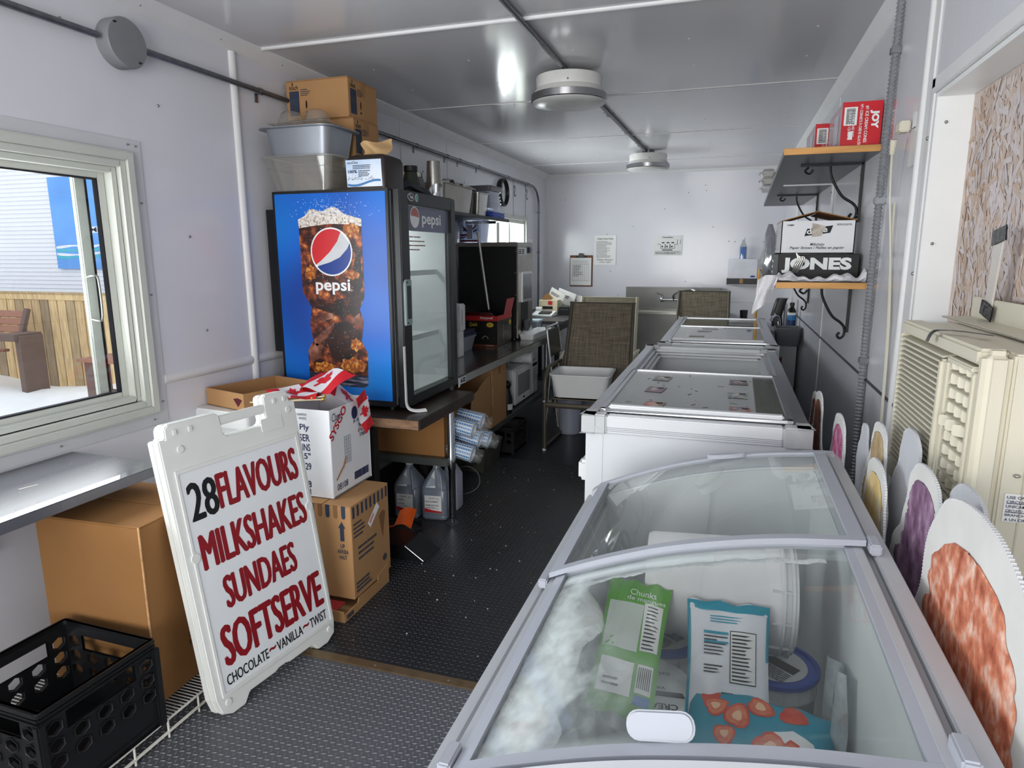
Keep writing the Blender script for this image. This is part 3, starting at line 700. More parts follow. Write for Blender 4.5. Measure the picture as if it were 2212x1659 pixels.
flag('white and red flag drooping over the right side of the napkin carton', fr((-1.60, 2.34, zt+.05), (.78, .55, -.42), (-.45, .85, .25)), .23, .13, .010, 3, False, .05)
flag('red flag end hanging down the right face of the napkin carton', fr((-1.462, 2.37, zt+.015), (.08, .30, -.95), (.0, .95, .30)), .17, .085, .005, 4, False)
flag('red flag with gold tipped stick at the front of the napkin carton', fr((-1.655, 2.205, zt+.03), (-.35, .92, .10), (.95, .28, .02)), .16, .10, .010, 5, True)
for i, (o_, lab) in enumerate((((-1.62, 2.25, zt+.035), 'pale wooden flag stick with gold tip nearest the sign'), ((-1.575, 2.27, zt+.042), 'pale wooden flag stick with gold tip furthest right on the carton'))):
    t = thing('flag_stick', lab, 'stick', o_, world=False, group='flag sticks in the napkin carton')
    obj('stick', MB().cyl((-.12, -.03*i, -.025), (.035, .0, 0), .0032, n=8), stick_m, t); obj('gold_tip', MB().sphere((.037, 0, .0), .007, 6), gold_m, t)

# open shallow carton on a white bin, by the wall
t = thing('white_storage_bin', 'white lidded plastic bin against the left wall behind the sign', 'bin', (-2.0, 2.42, 0), -.12, world=False)
obj('body', MB().loft([[(x, y, z) for x, y in rrect(-.14-e, -.19-e, .14+e, .19+e, .02)] for z, e in ((0, -.03), (.70, 0))]), white_m, t)
obj('lid', MB().prism(rrect(-.155, -.205, .155, .205, .02), .70, .775), white_m, t, bevel=.006)
t = thing('open_carton_tray', 'shallow open brown carton on the white bin behind the sign', 'box', (-1.985, 2.44, .777), -.28, world=False)
A, D, H = .135, .18, .075
obj('bottom', MB().box(-A, -D, 0, A, D, .004), card_m, t)
for nm, q in (('side', (-A, -D, 0, A, -D+.004, H)), ('side', (-A, D-.004, 0, A, D, H)), ('side', (-A, -D+.004, 0, -A+.004, D-.004, H)), ('side', (A-.004, -D+.004, 0, A, D-.004, H))):
    obj(nm, MB().box(*q), card_m, t)
obj('emblem', MB().prism([(-.03, .02), (0, -.012), (.03, .02), (.0, .026)], 0, .0008), mat('maroon_print', C(90, 24, 40), .7), t).matrix_local = fr((A-.04, -D-.0012, .028), (1, 0, 0), (0, 0, 1))
# ================================================================== DRINKS FRIDGE ON THE BENCH
benchb = thing('plank_bench', 'dark stained thick plank bench under the drinks fridge', 'bench', (-1.72, 3.0, 0))
obj('plank', MB().box(-2.16, 2.655, .632, -1.305, 3.345, .682), mat('dark_stained_plank', C(58, 48, 42), .3, var=.3, scale=4, stretch=(.8, 10, 10)), benchb, bevel=.004)
obj('end_grain', MB().box(-2.15, 2.6535, .636, -1.312, 2.6556, .678), mat('worn_end_grain', C(150, 118, 92), .8, var=.3, scale=12, stretch=(1, 1, 4)), benchb)
for x, y in ((-1.62, 2.70), (-2.12, 2.70), (-1.62, 3.28), (-2.12, 3.28)):
    obj('leg', MB().box(x, y, 0, x+.045, y+.05, .632), mat('black_bench_leg', C(24, 22, 22), .6), benchb, bevel=.002, seg=1)
fr_ = thing('drinks_fridge', 'black countertop drinks fridge with a cola glass picture on its side and glass door', 'fridge', (-1.79, 3.1, .682))
FX0, FX1, FY0, FY1, FZ0, FZ1 = -2.103, -1.482, 2.766, 3.44, .706, 1.719
blk = mat('fridge_black', C(22, 23, 26), .35)
b = MB(); b.box(FX0, FY0, FZ0, FX1, FY0+.03, FZ1); b.box(FX0, FY1-.03, FZ0, FX1, FY1, FZ1); b.box(FX0, FY0+.03, FZ0, FX1, FY1-.03, FZ0+.035); b.box(FX0, FY0+.03, FZ1-.06, FX1, FY1-.03, FZ1); b.box(FX0, FY0+.03, FZ0+.035, FX0+.03, FY1-.03, FZ1-.06)
obj('cabinet', b, blk, fr_, bevel=.003)
lin = mat('fridge_liner', C(214, 218, 218), .4)
b = MB(); e = .031; b.box(FX0+e, FY0+e, FZ0+.036, FX0+.04, FY1-e, FZ1-.061); b.box(FX0+e, FY0+e, FZ0+.036, FX1, FY0+.04, FZ1-.061); b.box(FX0+e, FY1-.04, FZ0+.036, FX1, FY1-e, FZ1-.061); b.box(FX0+e, FY0+e, FZ0+.036, FX1, FY1-e, FZ0+.045); b.box(FX0+e, FY0+e, FZ1-.07, FX1, FY1-e, FZ1-.061)
obj('liner', b, lin, fr_)
obj('rear_cover', MB().box(-2.150, FY0+.01, .95, FX0, FY1-.05, 1.638), blackm_m, fr_)
for x in (FX0+.05, FX1-.05):
    for y in (FY0+.06, FY1-.06): obj('foot', MB().cyl((x, y, .682), (x, y, FZ0), .016), blk, fr_)
for z in (1.00, 1.33):
    b = MB(); y = FY0+.05
    while y < FY1-.045: b.cyl((FX0+.05, y, z), (FX1-.05, y, z), .0018, n=5); y += .025
    b.box(FX1-.06, FY0+.045, z-.012, FX1-.052, FY1-.045, z+.014)
    obj('shelf', b, white_m, fr_)
for y in (FY0+.048, FY1-.052): obj('shelf_track', MB().box(FX0+.3, y-.006, .78, FX0+.33, y+.008, 1.6), alum_m, fr_)
# door
DX0, DX1 = -1.476, -1.438
dy0, dy1, dz0, dz1 = 2.79, 3.435, .700, 1.715
b = MB(); b.box(DX0, dy0, dz0, DX1, dy0+.085, dz1); b.box(DX0, dy1-.055, dz0, DX1, dy1, dz1); b.box(DX0, dy0+.085, dz0, DX1, dy1-.055, dz0+.045); b.box(DX0, dy0+.085, dz1-.062, DX1, dy1-.055, dz1)
door = obj('door', b, blk, fr_, bevel=.004)
obj('glass', MB().box(DX0+.012, dy0+.086, dz0+.046, DX0+.018, dy1-.056, dz1-.063), glassy('fridge_glass', (.86, .89, .88, 1), .08, .02, .10, C(150, 158, 158)), door)
obj('header_film', MB().box(DX0+.0185, dy0+.088, 1.535, DX0+.0195, dy1-.058, dz1-.064), mat('header_film', C(104, 110, 132), .3), door)
DM = lambda y, z: fr((DX0+.0205, y, z), (0, 1, 0), (0, 0, 1))
text('pepsi', DM(3.055, 1.555), .225, .07, white_m, door, .02, name='wordmark')
g = decal('logo', ell(0, 0, .05, .05, 28), DM(2.975, 1.60), white_m, door)
decal('logo_red', [p for p in ell(0, 0, .044, .044, 40) if p[1] > -.1*p[0]+.002], fr((DX0+.0215, 2.975, 1.60), (0, 1, 0), (0, 0, 1)), mat('logo_pale_red', C(190, 110, 100), .4), door)
lines(DM(2.90, 1.44), .2, .08, 4, mat('faint_red_print', C(150, 112, 110), .6), door, .3, 4)
b = MB(); hx = DX1; b.M = fr((hx, 2.795, 1.095), (0, 1, 0), (0, 0, 1))
b.prism([(0, 0), (.07, 0), (.07, .215), (.012, .215), (0, .20)], 0, .012); hd = obj('handle', b, mat('handle_grey_green', C(150, 166, 164), .4), door, bevel=.004)
b = MB(); b.M = fr((hx+.0118, 2.795, 1.095), (0, 1, 0), (0, 0, 1)); b.prism(rrect(.016, .03, .056, .185, .008), 0, .0016); obj('grip_recess', b, mat('grip_dark', C(60, 68, 68), .6), hd)
for z in (1.108, 1.297): obj('screw', MB().sphere((hx+.013, 2.812, z), .006, 5, 0, .5), ink_m, hd)
for y, z in ((2.80, 1.655), (2.80, 1.685), (2.80, .72)): obj('screw', MB().sphere((DX1, y, z), .005, 5, 0, .5), grey_ink, door)
for y, w_, m_, s_ in ((2.875, .034, black_m, 'True'), (2.935, .016, mat('green_badge', C(90, 160, 140), .4), '')):
    bd = decal('badge', ell(0, 0, w_, .018, 24), fr((DX1+.001, y+.03, 1.688), (0, 1, 0), (0, 0, 1)), white_m, door)
    decal('badge_face', ell(0, 0, w_-.003, .0155, 24), fr((DX1+.0017, y+.03, 1.688), (0, 1, 0), (0, 0, 1)), m_, bd)
    if s_: text(s_, fr((DX1+.0026, y+.03, 1.680), (0, 1, 0), (0, 0, 1)), .036, .018, white_m, bd, .03, center=True)
obj('gasket', MB().box(FX1, FY0+.012, FZ0+.01, DX0, FY0+.022, FZ1-.01), mat('grey_gasket', C(70, 72, 76), .6), fr_)
obj('hanging_strip', MB().tube(smoothpath([(DX1+.004, 2.780, 1.0), (DX1+.006, 2.778, .80), (DX1+.012, 2.776, .715), (DX1+.045, 2.79, .692), (DX1+.085, 2.83, .690)], 5), .01, 8, flat=(.003, .013), up=(1, 0, 0)), white_m, fr_)
# the printed side picture: u = x, v = z on the near face
PM = lambda k=1: fr((0, FY0-.0006*k, 0), (1, 0, 0), (0, 0, 1))
blue = mat('picture_blue', C(20, 96, 200), .3, ramp=[(.3, C(16, 60, 150)), (.5, C(20, 104, 206)), (.72, C(30, 136, 226))], scale=2.2, detail=1)
decal('side_picture', rrect(-2.088, .735, -1.497, 1.706, .004), PM(1), blue, fr_)
cola = mat('picture_cola', C(60, 26, 14), .3, ramp=[(.30, C(24, 10, 8)), (.46, C(62, 26, 16)), (.56, C(124, 54, 28)), (.66, C(196, 110, 52)), (.78, C(236, 190, 120))], scale=26, detail=8)
colad = mat('picture_cola_dark', C(24, 10, 8), .3, ramp=[(.35, C(14, 6, 6)), (.6, C(54, 24, 14)), (.75, C(140, 64, 34))], scale=18, detail=8)
amber = mat('picture_amber', C(170, 90, 30), .3, ramp=[(.3, C(96, 40, 14)), (.5, C(176, 92, 30)), (.7, C(236, 180, 84))], scale=60, detail=6)
foam = mat('picture_foam', C(226, 214, 200), .3, ramp=[(.30, C(120, 84, 56)), (.45, C(214, 204, 192)), (.7, C(246, 244, 240))], scale=90, detail=5)
facet = mat('picture_facet', C(120, 70, 52), .3, ramp=[(.3, C(70, 34, 24)), (.5, C(124, 72, 54)), (.72, C(190, 140, 116))], scale=16, detail=6)
gl = [(-1.963, 1.588), (-1.917, 1.607), (-1.8, 1.611), (-1.695, 1.605), (-1.623, 1.585), (-1.624, 1.437), (-1.623, 1.267), (-1.625, 1.228), (-1.653, 1.17), (-1.634, 1.114), (-1.649, 1.018), (-1.619, .961), (-1.625, .805), (-1.647, .793), (-1.94, .797), (-1.95, .808), (-1.95, .961), (-1.918, 1.012), (-1.93, 1.092), (-1.915, 1.175), (-1.961, 1.249), (-1.96, 1.452)][::-1]
decal('glass_print', gl, PM(2), cola, fr_)
decal('ice_print', [(-1.93, 1.60), (-1.917, 1.612), (-1.90, 1.632), (-1.876, 1.635), (-1.85, 1.626), (-1.823, 1.624), (-1.80, 1.637), (-1.768, 1.641), (-1.745, 1.634), (-1.731, 1.622), (-1.70, 1.602)][::-1], PM(2), foam, fr_)
decal('foam_print', [(-1.963, 1.588), (-1.917, 1.607), (-1.8, 1.611), (-1.695, 1.605), (-1.623, 1.585), (-1.623, 1.552), (-1.70, 1.562), (-1.788, 1.566), (-1.88, 1.558), (-1.96, 1.548)][::-1], PM(3), foam, fr_)
decal('base_print', [(-1.948, .858), (-1.80, .85), (-1.622, .854), (-1.625, .805), (-1.647, .793), (-1.94, .797), (-1.95, .808)][::-1], PM(3), mat('picture_glass_base', C(60, 66, 84), .3, ramp=[(.3, C(20, 18, 26)), (.55, C(60, 62, 84)), (.75, C(190, 196, 210))], scale=9, stretch=(1, 1, 9)), fr_)
for P in ([(-1.912, 1.175), (-1.80, 1.204), (-1.76, 1.219), (-1.636, 1.227), (-1.653, 1.17), (-1.66, 1.165), (-1.75, 1.13), (-1.79, 1.145)], [(-1.80, 1.10), (-1.72, 1.115), (-1.66, 1.06), (-1.66, .98), (-1.74, .90), (-1.82, .93), (-1.84, 1.02)], [(-1.70, 1.50), (-1.64, 1.45), (-1.63, 1.28), (-1.66, 1.24), (-1.70, 1.3), (-1.66, 1.42)]):
    decal('shade_print', P[::-1], PM(3), colad, fr_)
for P in ([(-1.929, 1.109), (-1.86, 1.15), (-1.799, 1.15), (-1.794, 1.125), (-1.86, 1.11)], [(-1.915, 1.015), (-1.86, 1.06), (-1.794, 1.105), (-1.80, 1.075), (-1.85, 1.02), (-1.90, .985)], [(-1.654, 1.153), (-1.636, 1.087), (-1.70, 1.108), (-1.70, 1.12)], [(-1.947, .961), (-1.90, 1.0), (-1.86, .99), (-1.88, .93), (-1.94, .90)]):
    decal('facet_print', P[::-1], PM(4), facet, fr_)
for cx, cz, rx, rz_ in ((-1.68, 1.535, .045, .03), (-1.91, 1.34, .03, .035), (-1.70, .90, .07, .035), (-1.86, .885, .06, .025), (-1.68, 1.00, .03, .03), (-1.68, 1.33, .035, .02)):
    decal('sparkle_print', [(cx+(x-cx)*(1+.18*math.sin(k*2.3)), cz+(z-cz)*(1+.2*math.cos(k*3.1))) for k, (x, z) in enumerate(ell(cx, cz, rx, rz_, 16))], PM(3.5), amber, fr_)
LX, LZ, LR = -1.789, 1.437, .1125
decal('logo', ell(LX, LZ, LR, LR, 40), PM(5), white_m, fr_)
def arc(a0, a1, r, n=16): return [(LX+r*math.cos(a0+(a1-a0)*k/(n-1)), LZ+r*math.sin(a0+(a1-a0)*k/(n-1))) for k in range(n)]
r_ = LR-.007
top = [(-1.874, 1.379), (-1.845, 1.398), (-1.796, 1.438), (-1.755, 1.485), (-1.735, 1.528)]
decal('logo_red', arc(math.radians(59), math.radians(214), r_)+top[:-1], PM(6), mat('logo_red', C(206, 38, 46), .3), fr_)
bot = [(-1.687, 1.475), (-1.703, 1.451), (-1.744, 1.412), (-1.799, 1.389), (-1.862, 1.372)]
decal('logo_blue', arc(math.radians(221), math.radians(380), r_)+bot, PM(6), mat('logo_blue', C(28, 60, 140), .3), fr_)
wvm = mat('logo_grey_white', C(206, 208, 210), .3)
decal('logo_wave', (top+bot)[:], PM(5.5), wvm, fr_)
text('pepsi', fr((-1.884, FY0-.0042, 1.238), (1, 0, 0), (0, 0, 1)), .188, .072, white_m, fr_, .022, name='wordmark')
text('o', fr((-1.694, FY0-.0042, 1.254), (1, 0, 0), (0, 0, 1)), .009, .009, white_m, fr_)
b = MB(); R = random.Random(9); b.M = PM(3)
for k in range(260):
    x = R.gauss(-1.79, .09); z = 1.60+abs(R.gauss(0, .045)); r = R.uniform(.0008, .0026)
    if z < 1.70 and -2.08 < x < -1.51: b.prism(ell(x, z, r, r, 6), 0, .0005)
for k in range(420):
    x = R.uniform(-1.95, -1.635); z = R.uniform(.87, 1.55); r = R.uniform(.0006, .0018)
    if (x-LX)**2+(z-LZ)**2 > .0135 and (abs(x+1.79) < .115 or z > 1.28): b.prism(ell(x, z, r, r, 5), .0025, .003)
obj('droplet_print', b, mat('picture_spray', C(190, 206, 226), .3), fr_, kind='stuff')

# ------------------------------------------------------------------ on top of the fridge
ZT = 1.7195
t = thing('clear_food_pan', 'clear plastic food pan on the fridge under the grey pan', 'food pan', (-1.90, 2.92, ZT))
obj('pan', MB().tub(-2.125, 2.735, -1.752, 2.985, ZT, 1.872, .035, .035, .004, .022, .006), clear_m, t)
obj('rib', MB().tube([(x, y, 1.825) for x, y in rrect(-2.125+.010, 2.735+.010, -1.752-.010, 2.985-.010, .035)]+[(-1.762-.0, 2.95, 1.825)], .002, 5), clear_m, t)
t = thing('grey_food_pan', 'grey metal food pan stacked on the clear pan above the fridge', 'food pan', (-1.9, 2.92, 1.873))
obj('pan', MB().tub(-2.105, 2.735, -1.762, 2.985, 1.8735, 1.999, .018, .04, .004, .034, .004), mat('grey_anodised', C(150, 155, 163), .38, .55, var=.04), t)
t = thing('clear_clamshell', 'clear plastic muffin clamshell on the grey pan', 'container', (-1.93, 2.9, 2.0), world=True)
b = MB(); b.loft([[(x, y, z) for x, y in rrect(-2.09+e, 2.76+e, -1.80-e, 2.93-e, .02)] for z, e in ((2.0, .02), (2.022, .006), (2.022, -.008), (2.026, -.008), (2.026, .012))], 0, True, True, False)
obj('base', b, clear_m, t)
for cx in (-2.02, -1.88):
    b = MB(); n = 20
    secs = [[(cx+(r+.005*(k % 2)*(1 if z < 2.08 else 0))*math.cos(2*PI*k/n), 2.845+(r+.005*(k % 2))*math.sin(2*PI*k/n), z) for k in range(n)] for r, z in ((.066, 2.024), (.052, 2.055), (.044, 2.078), (.030, 2.088), (.012, 2.090))]
    b.loft(secs, 0, True, False, True); obj('dome', b, clear_m, t)
def touch_box(label, x0, y0, z0, x1, y1, z1, rz):
    t, a, d, h = carton('glove_carton', label, x0, y0, z0, x1, y1, z1, card_m, rz, axis='x', group='brown touch cartons stacked on the fridge')
    for F_, o_ in ((lambda x, z: NF(x, z, d), -a+.02), (lambda y, z: RF(y, z, a), -d+.02)):
        b = MB(); b.M = F_(o_, h-.165 if h > .17 else .01); hh = .115; b.box(0, 0, -.0002, .055, hh, .0002); obj('label_block', b, navyb_m, t)
        text('touch', F_(o_, h-.044), .05, .022, ink_m, t, .01); text('91-820', F_(o_+.006, h-.066), .03, .011, wcard_m, t)
        lines(F_(o_+.065, h-.075), .06, .035, 4, grey_ink, t, seed=3); lines(T(0, 0, 0) @ F_(o_+.006, h-.115), .042, .03, 4, grey_ink, t, seed=5)
        b = MB(); b.M = F_(0, 0); b.prism(ell(o_+.095, h-.115, .005, .02, 10), 0, .0005); b.prism(ell(o_+.095, h-.150, .006, .006, 10), 0, .0005); b.prism(ell(o_+.02, h-.018, .003, .01, 8), 0, .0005); obj('mark_print', b, ink_m, t)
    return t
touch_box('lower brown touch carton on the fridge behind the grey pan', -2.145, 3.005, ZT+.001, -1.785, 3.255, 2.082, .0)
touch_box('upper brown touch carton closest to the ceiling', -2.150, 2.995, 2.0825, -1.800, 3.275, 2.268, .0)

# napkin dispenser
t = thing('napkin_dispenser', 'dark brown napkin dispenser with a pale blue ad card on the fridge', 'dispenser', (-1.6, 2.86, ZT))
dk = mat('smoky_brown_plastic', C(46, 38, 38), .35)
b = MB(); b.loft([[(x, y, z) for x, y in rrect(-1.70+e, 2.775+e, -1.495-e, 2.96-e, .018)] for z, e in ((ZT, 0), (1.845, 0), (1.862, .008), (1.872, .03))]); obj('body', b, dk, t)
ad = decal('ad_card', [(-1.692, 1.728), (-1.512, 1.728), (-1.516, 1.846), (-1.697, 1.846)], fr((0, 2.7745, 0), (1, 0, 0), (0, 0, 1)), mat('ad_card_blue', C(206, 222, 240), .4, ramp=[(.35, C(186, 208, 234)), (.65, C(226, 234, 244))], scale=6), t)
A_ = lambda x, z: fr((x, 2.7725, z), (1, 0, 0), (0, 0, 1))
text('servOne', A_(-1.688, 1.828), .055, .013, grey_ink, t); text('100%', A_(-1.685, 1.788), .046, .014, navy_m, t, .02)
lines(A_(-1.66, 1.805), .10, .02, 3, navyb_m, t, seed=6); lines(A_(-1.632, 1.772), .085, .03, 4, navyb_m, t, seed=7)
wv_ = [(-1.69+.17*k/16, 1.745+.008*math.sin(k/16*5.2+3.4)+.008*k/16) for k in range(17)]
obj('wave_print', (lambda bb: (setattr(bb, 'M', fr((0, 2.7735, 0), (1, 0, 0), (0, 0, 1))), bb.prism([(x, z-.010) for x, z in wv_]+list(reversed(wv_)), 0, .0006), bb)[2])(MB()), mat('ad_wave', C(70, 120, 176), .4), t)
b = MB(); R = random.Random(4); b.M = A_(0, 0)
for k in range(60): 
    x = R.uniform(-1.688, -1.55); z = 1.758+abs(R.gauss(0, .008)); b.prism(ell(x, z, .0014, .0014, 5), 0, .0004)
obj('speckle_print', b, navyb_m, t)
t = thing('paper_napkin', 'brown kraft napkin sticking up from the napkin dispenser', 'napkin', (-1.6, 2.86, 1.872))
b = MB(); b.grid(lambda u, v: (-1.665+u*.13+.015*v+.012*math.sin(v*5), 2.85+.02*math.sin(u*6+v*3)+.06*u*v, 1.868+v*(.062+.02*u)+.006*math.sin(u*9)*v), 14, 8)
obj('sheet', b, mat('kraft_napkin', C(200, 164, 118), .85, bump=.2, bscale=40), t, solid=.0012)
# bottles and bar ware
def lathed(name, label, cat, loc, prof, m, group=None, parts=(), n=24):
    t = thing(name, label, cat, loc, group=group, world=False); obj('body', MB().lathe(prof, n), m, t)
    for nm, pr, mm in parts: obj(nm, MB().lathe(pr, n), mm, t)
    return t
lathed('dark_green_jar', 'dark green tapered jar with black screw cap on the fridge', 'jar', (-1.60, 3.24, ZT+.001), [(.001, 0), (.05, 0), (.052, .01), (.05, .05), (.034, .115), (.03, .125)], mat('dark_green_glass', C(56, 62, 52), .25), parts=(('cap', [(.001, .125), (.036, .125), (.036, .152), (.001, .154)], black_m),))
lathed('sugar_pourer', 'clear glass sugar shaker with grey cap between jar and tumbler', 'shaker', (-1.62, 3.36, ZT+.001), [(.001, 0), (.034, 0), (.036, .09), (.026, .11)], mat('grey_glass', C(150, 150, 156), .2, trans=.4), parts=(('cap', [(.001, .11), (.029, .11), (.029, .13), (.001, .132)], steel_m),))
t = thing('black_tool_handle', 'black and navy plastic handle lying behind the fridge door top', 'tool', (-1.5, 3.0, ZT), world=True)
obj('handle', MB().tube(smoothpath([(-1.56, 3.02, ZT+.02), (-1.53, 3.06, ZT+.045), (-1.52, 3.14, ZT+.03), (-1.51, 3.26, ZT+.014)], 5), .02, 10, flat=(.014, .022)), mat('navy_black_plastic', C(34, 36, 48), .4), t)
t = thing('steel_tumbler', 'tall upturned stainless milkshake tumbler on the fridge far corner', 'cup', (-1.535, 3.385, ZT), world=False)
obj('cup', MB().lathe([(.001, 0), (.045, 0), (.047, .004), (.046, .012), (.037, .188), (.036, .192), (.001, .193)], 28), steel_m, t)
obj('rim', MB().lathe([(.0452, .0), (.048, .002), (.048, .008), (.0452, .010)], 28, cap0=False, cap1=False), chrome_m, t)
t = thing('aluminium_scoop', 'short slant-cut aluminium scoop cup in front of the steel tumbler', 'scoop', (-1.49, 3.30, ZT), world=False)
n = 24; secs = [[(.034*math.cos(2*PI*k/n), .034*math.sin(2*PI*k/n), 0) for k in range(n)], [(.036*math.cos(2*PI*k/n), .036*math.sin(2*PI*k/n), .045+.03*math.sin(2*PI*k/n)) for k in range(n)], [(.033*math.cos(2*PI*k/n), .033*math.sin(2*PI*k/n), .044+.029*math.sin(2*PI*k/n)) for k in range(n)], [(.031*math.cos(2*PI*k/n), .031*math.sin(2*PI*k/n), .004) for k in range(n)]]
obj('cup', MB().loft(secs), alum_m, t)

fl_ = bpy.data.lights.new('fridge_fill', 'AREA'); fl_.energy = 2.2; fl_.shape = 'RECTANGLE'; fl_.size = .04; fl_.size_y = .5  # added fill light to brighten the fridge inside
flo = bpy.data.objects.new('fridge_fill', fl_); COL.objects.link(flo); flo.location = (FX0+.28, 3.1, FZ1-.075); flo.parent = None
# ================================================================== STAINLESS TABLE AND WHAT IS ON IT
TZ = .730  # steel table, its items and undershelf goods scaled up about the camera, baked in
# chrome-legged frame with undershelf that carries the plank
obj('undershelf', MB().box(-2.15, 3.06, .328, -1.352, 3.42, .368), mat('dull_grey_steel', C(110, 116, 114), .4, .7, var=.08), benchb, bevel=.004)
def steel_leg(par, x, y, top, m):
    lg = obj('leg', MB().lathe([(.018, .03), (.021, .04), (.021, .30), (.0235, .305), (.0235, .372), (.021, .38), (.021, top)], 18, c=(x, y, 0)), m, par)
    obj('foot', MB().lathe([(.034, 0), (.034, .003), (.012, .006), (.012, .04)], 10, c=(x, y, 0)), galv_m, lg)
steel_leg(benchb, -1.350, 3.11, .632, chrome_m)
tb = thing('stainless_table', 'stainless steel prep table with undershelf along the left wall', 'table', (-1.82, 4.75, 0))
obj('top', MB().box(-2.165, 3.455, TZ-.05, -1.455, 6.04, TZ), mat('polished_steel_top', C(140, 138, 134), .22, .9, var=.08, scale=4), tb, bevel=.006)
obj('undershelf', MB().box(-2.16, 3.50, .205, -1.50, 5.98, .248), mat('dull_grey_steel2', C(110, 116, 114), .4, .7, var=.08), tb, bevel=.004)
for x, y in ((-1.53, 3.53), (-1.53, 5.72), (-2.12, 3.53), (-2.12, 5.72)): steel_leg(tb, x, y, TZ-.05, galv_m)
obj('front_edge', MB().box(-1.4545, 3.49, TZ-.048, -1.4515, 6.035, TZ-.003), mat('satin_steel_edge', C(168, 168, 164), .45, .5), tb, bevel=.001)
obj('bumper', MB().box(-1.457, 3.45, TZ-.058, -1.445, 3.485, TZ-.004), chrome_m, tb, bevel=.003)
st = decal('maker_sticker', [(0, 0), (.085, 0), (.085, .038), (0, .038)], fr((-1.4512, 3.50, TZ-.047), (0, 1, 0), (0, 0, 1)), white_m, tb)
decal('sticker_mark', ell(.016, .019, .011, .013, 16), fr((-1.4504, 3.50, TZ-.047), (0, 1, 0), (0, 0, 1)), navy_m, st)
lines(fr((-1.4502, 3.532, TZ-.042), (0, 1, 0), (0, 0, 1)), .047, .03, 2, navy_m, st, .7, 3, lo=.9)

# soft serve / slush machine: black sides, steel front facing the aisle
ma = thing('drink_machine', 'tall black sided steel front drink machine on the stainless table', 'machine', (-1.88, 5.4, TZ))
mx0, mx1, my0, my1, mz1 = -2.15, -1.632, 5.19, 5.61, 1.522
obj('side_panels', MB().box(mx0, my0, TZ+.014, mx1-.012, my1, mz1-.034), mat('machine_black', C(26, 27, 26), .35, var=.1), ma, bevel=.003)
obj('top_cover', MB().box(mx0-.003, my0-.004, mz1-.033, mx1, my1+.004, mz1), steeld_m, ma, bevel=.003)
frn = obj('front', MB().box(mx1-.0115, my0-.004, TZ+.014, mx1, my1+.004, mz1-.034), steeld_m, ma, bevel=.002)
MF = lambda y, z: fr((mx1+.0008, y, z), (0, 1, 0), (0, 0, 1))
obj('dark_slot', MB().box(mx1, my0+.085, .79, mx1+.002, my0+.28, 1.10), ink_m, frn)
b = MB(); b.box(mx1, my0+.08, 1.035, mx1+.016, my0+.36, 1.285); obj('door_frame', b, alum_m, frn, bevel=.004)
obj('door_pane', MB().box(mx1+.0165, my0+.105, 1.06, mx1+.018, my0+.335, 1.265), mat('grey_pane', C(120, 122, 128), .15), frn)
lab = decal('label_plate', [(0, 0), (.23, 0), (.23, .06), (0, .06)], MF(my0+.015, 1.42), paper_m, frn)
lines(fr((mx1+.0016, my0+.02, 1.425), (0, 1, 0), (0, 0, 1)), .075, .045, 3, ink_m, lab, .5, 6); lines(fr((mx1+.0016, my0+.11, 1.425), (0, 1, 0), (0, 0, 1)), .085, .045, 3, ink_m, lab, .6, 8)
obj('switch', MB().box(mx1, my0+.26, 1.435, mx1+.02, my0+.33, 1.485), mat('blue_black_switch', C(24, 40, 62), .4), frn, bevel=.006)
obj('spout', MB().lathe([(.016, 0), (.028, .03), (.03, .09), (.001, .10)], 14, c=(mx1+.03, my0+.15, .795)), mat('smoky_spout', C(90, 92, 94), .2), frn)
for y in (my0+.05, my1-.05):
    for x in (mx0+.05, mx1-.05): obj('foot', MB().cyl((x, y, TZ), (x, y, TZ+.014), .018), black_m, ma)
b = MB()
for z in (1.45, 1.28, 1.10, .84): b.sphere((mx1-.02, my0-.001, z), .007, 5, 0, .6)
obj('bolt', b, screw_m, ma)
t = thing('drip_tray', 'white plastic drip tray jutting out under the drink machine', 'tray', (-1.57, 5.5, TZ))
b = MB().tub(-1.628, 5.21, -1.505, 5.79, TZ+.001, TZ+.048, .008, .012, .006, .004, .006); obj('tray', b, white_m, t)
obj('cup_rest', MB().lathe([(.03, 0), (.03, .012), (.001, .012)], 16, c=(-1.57, 5.38, TZ+.010)), white_m, t)

# heater carton
t = thing('heater_carton', 'open black and red heater carton printed Honeywell on the steel table', 'box', (-1.785, 4.925, TZ+.001), .03, world=False)
A, D, H = .125, .195, .236
hb = mat('heater_box_black', C(24, 22, 22), .35, var=.1); hr = mat('heater_box_red', C(196, 36, 38), .4); ho_ = mat('heater_box_brown', C(110, 58, 36), .4, var=.2)
b = MB(); b.box(-A, -D, 0, A, D, .004)
for q in ((-A, -D, .0, A, -D+.004, H), (-A, D-.004, 0, A, D, H), (-A, -D, 0, -A+.004, D, H), (A-.004, -D, 0, A, D, H)): b.box(*q)
obj('body', b, hb, t)
for F_, L in ((NF(-A, H-.038, D), 2*A), (RF(-D, H-.038, A), 2*D)): decal('red_band', [(0, 0), (L, 0), (L, .038), (0, .038)], F_, hr, t)
decal('brown_base', [(0, 0), (2*A, 0), (2*A, .016), (0, .022)], NF(-A, 0, D), ho_, t)
decal('brown_edge', [(0, 0), (.02, 0), (.012, H-.038), (0, H-.038)], RF(-D, 0, A), ho_, t)
NF2 = lambda x, z: fr((x, -D-.0022, z), (1, 0, 0), (0, 0, 1))
text('Honeywell', NF2(-.01, H-.030), .10, .024, white_m, t, .02); text('Quick', NF2(-.098, H-.085), .066, .034, mat('yellow_print', C(226, 186, 60), .5), t, .02, .2)
text('CERAMIC', NF2(-.098, H-.108), .045, .010, white_m, t); lines(NF2(-.1, H-.125), .035, .012, 2, white_m, t, seed=1)
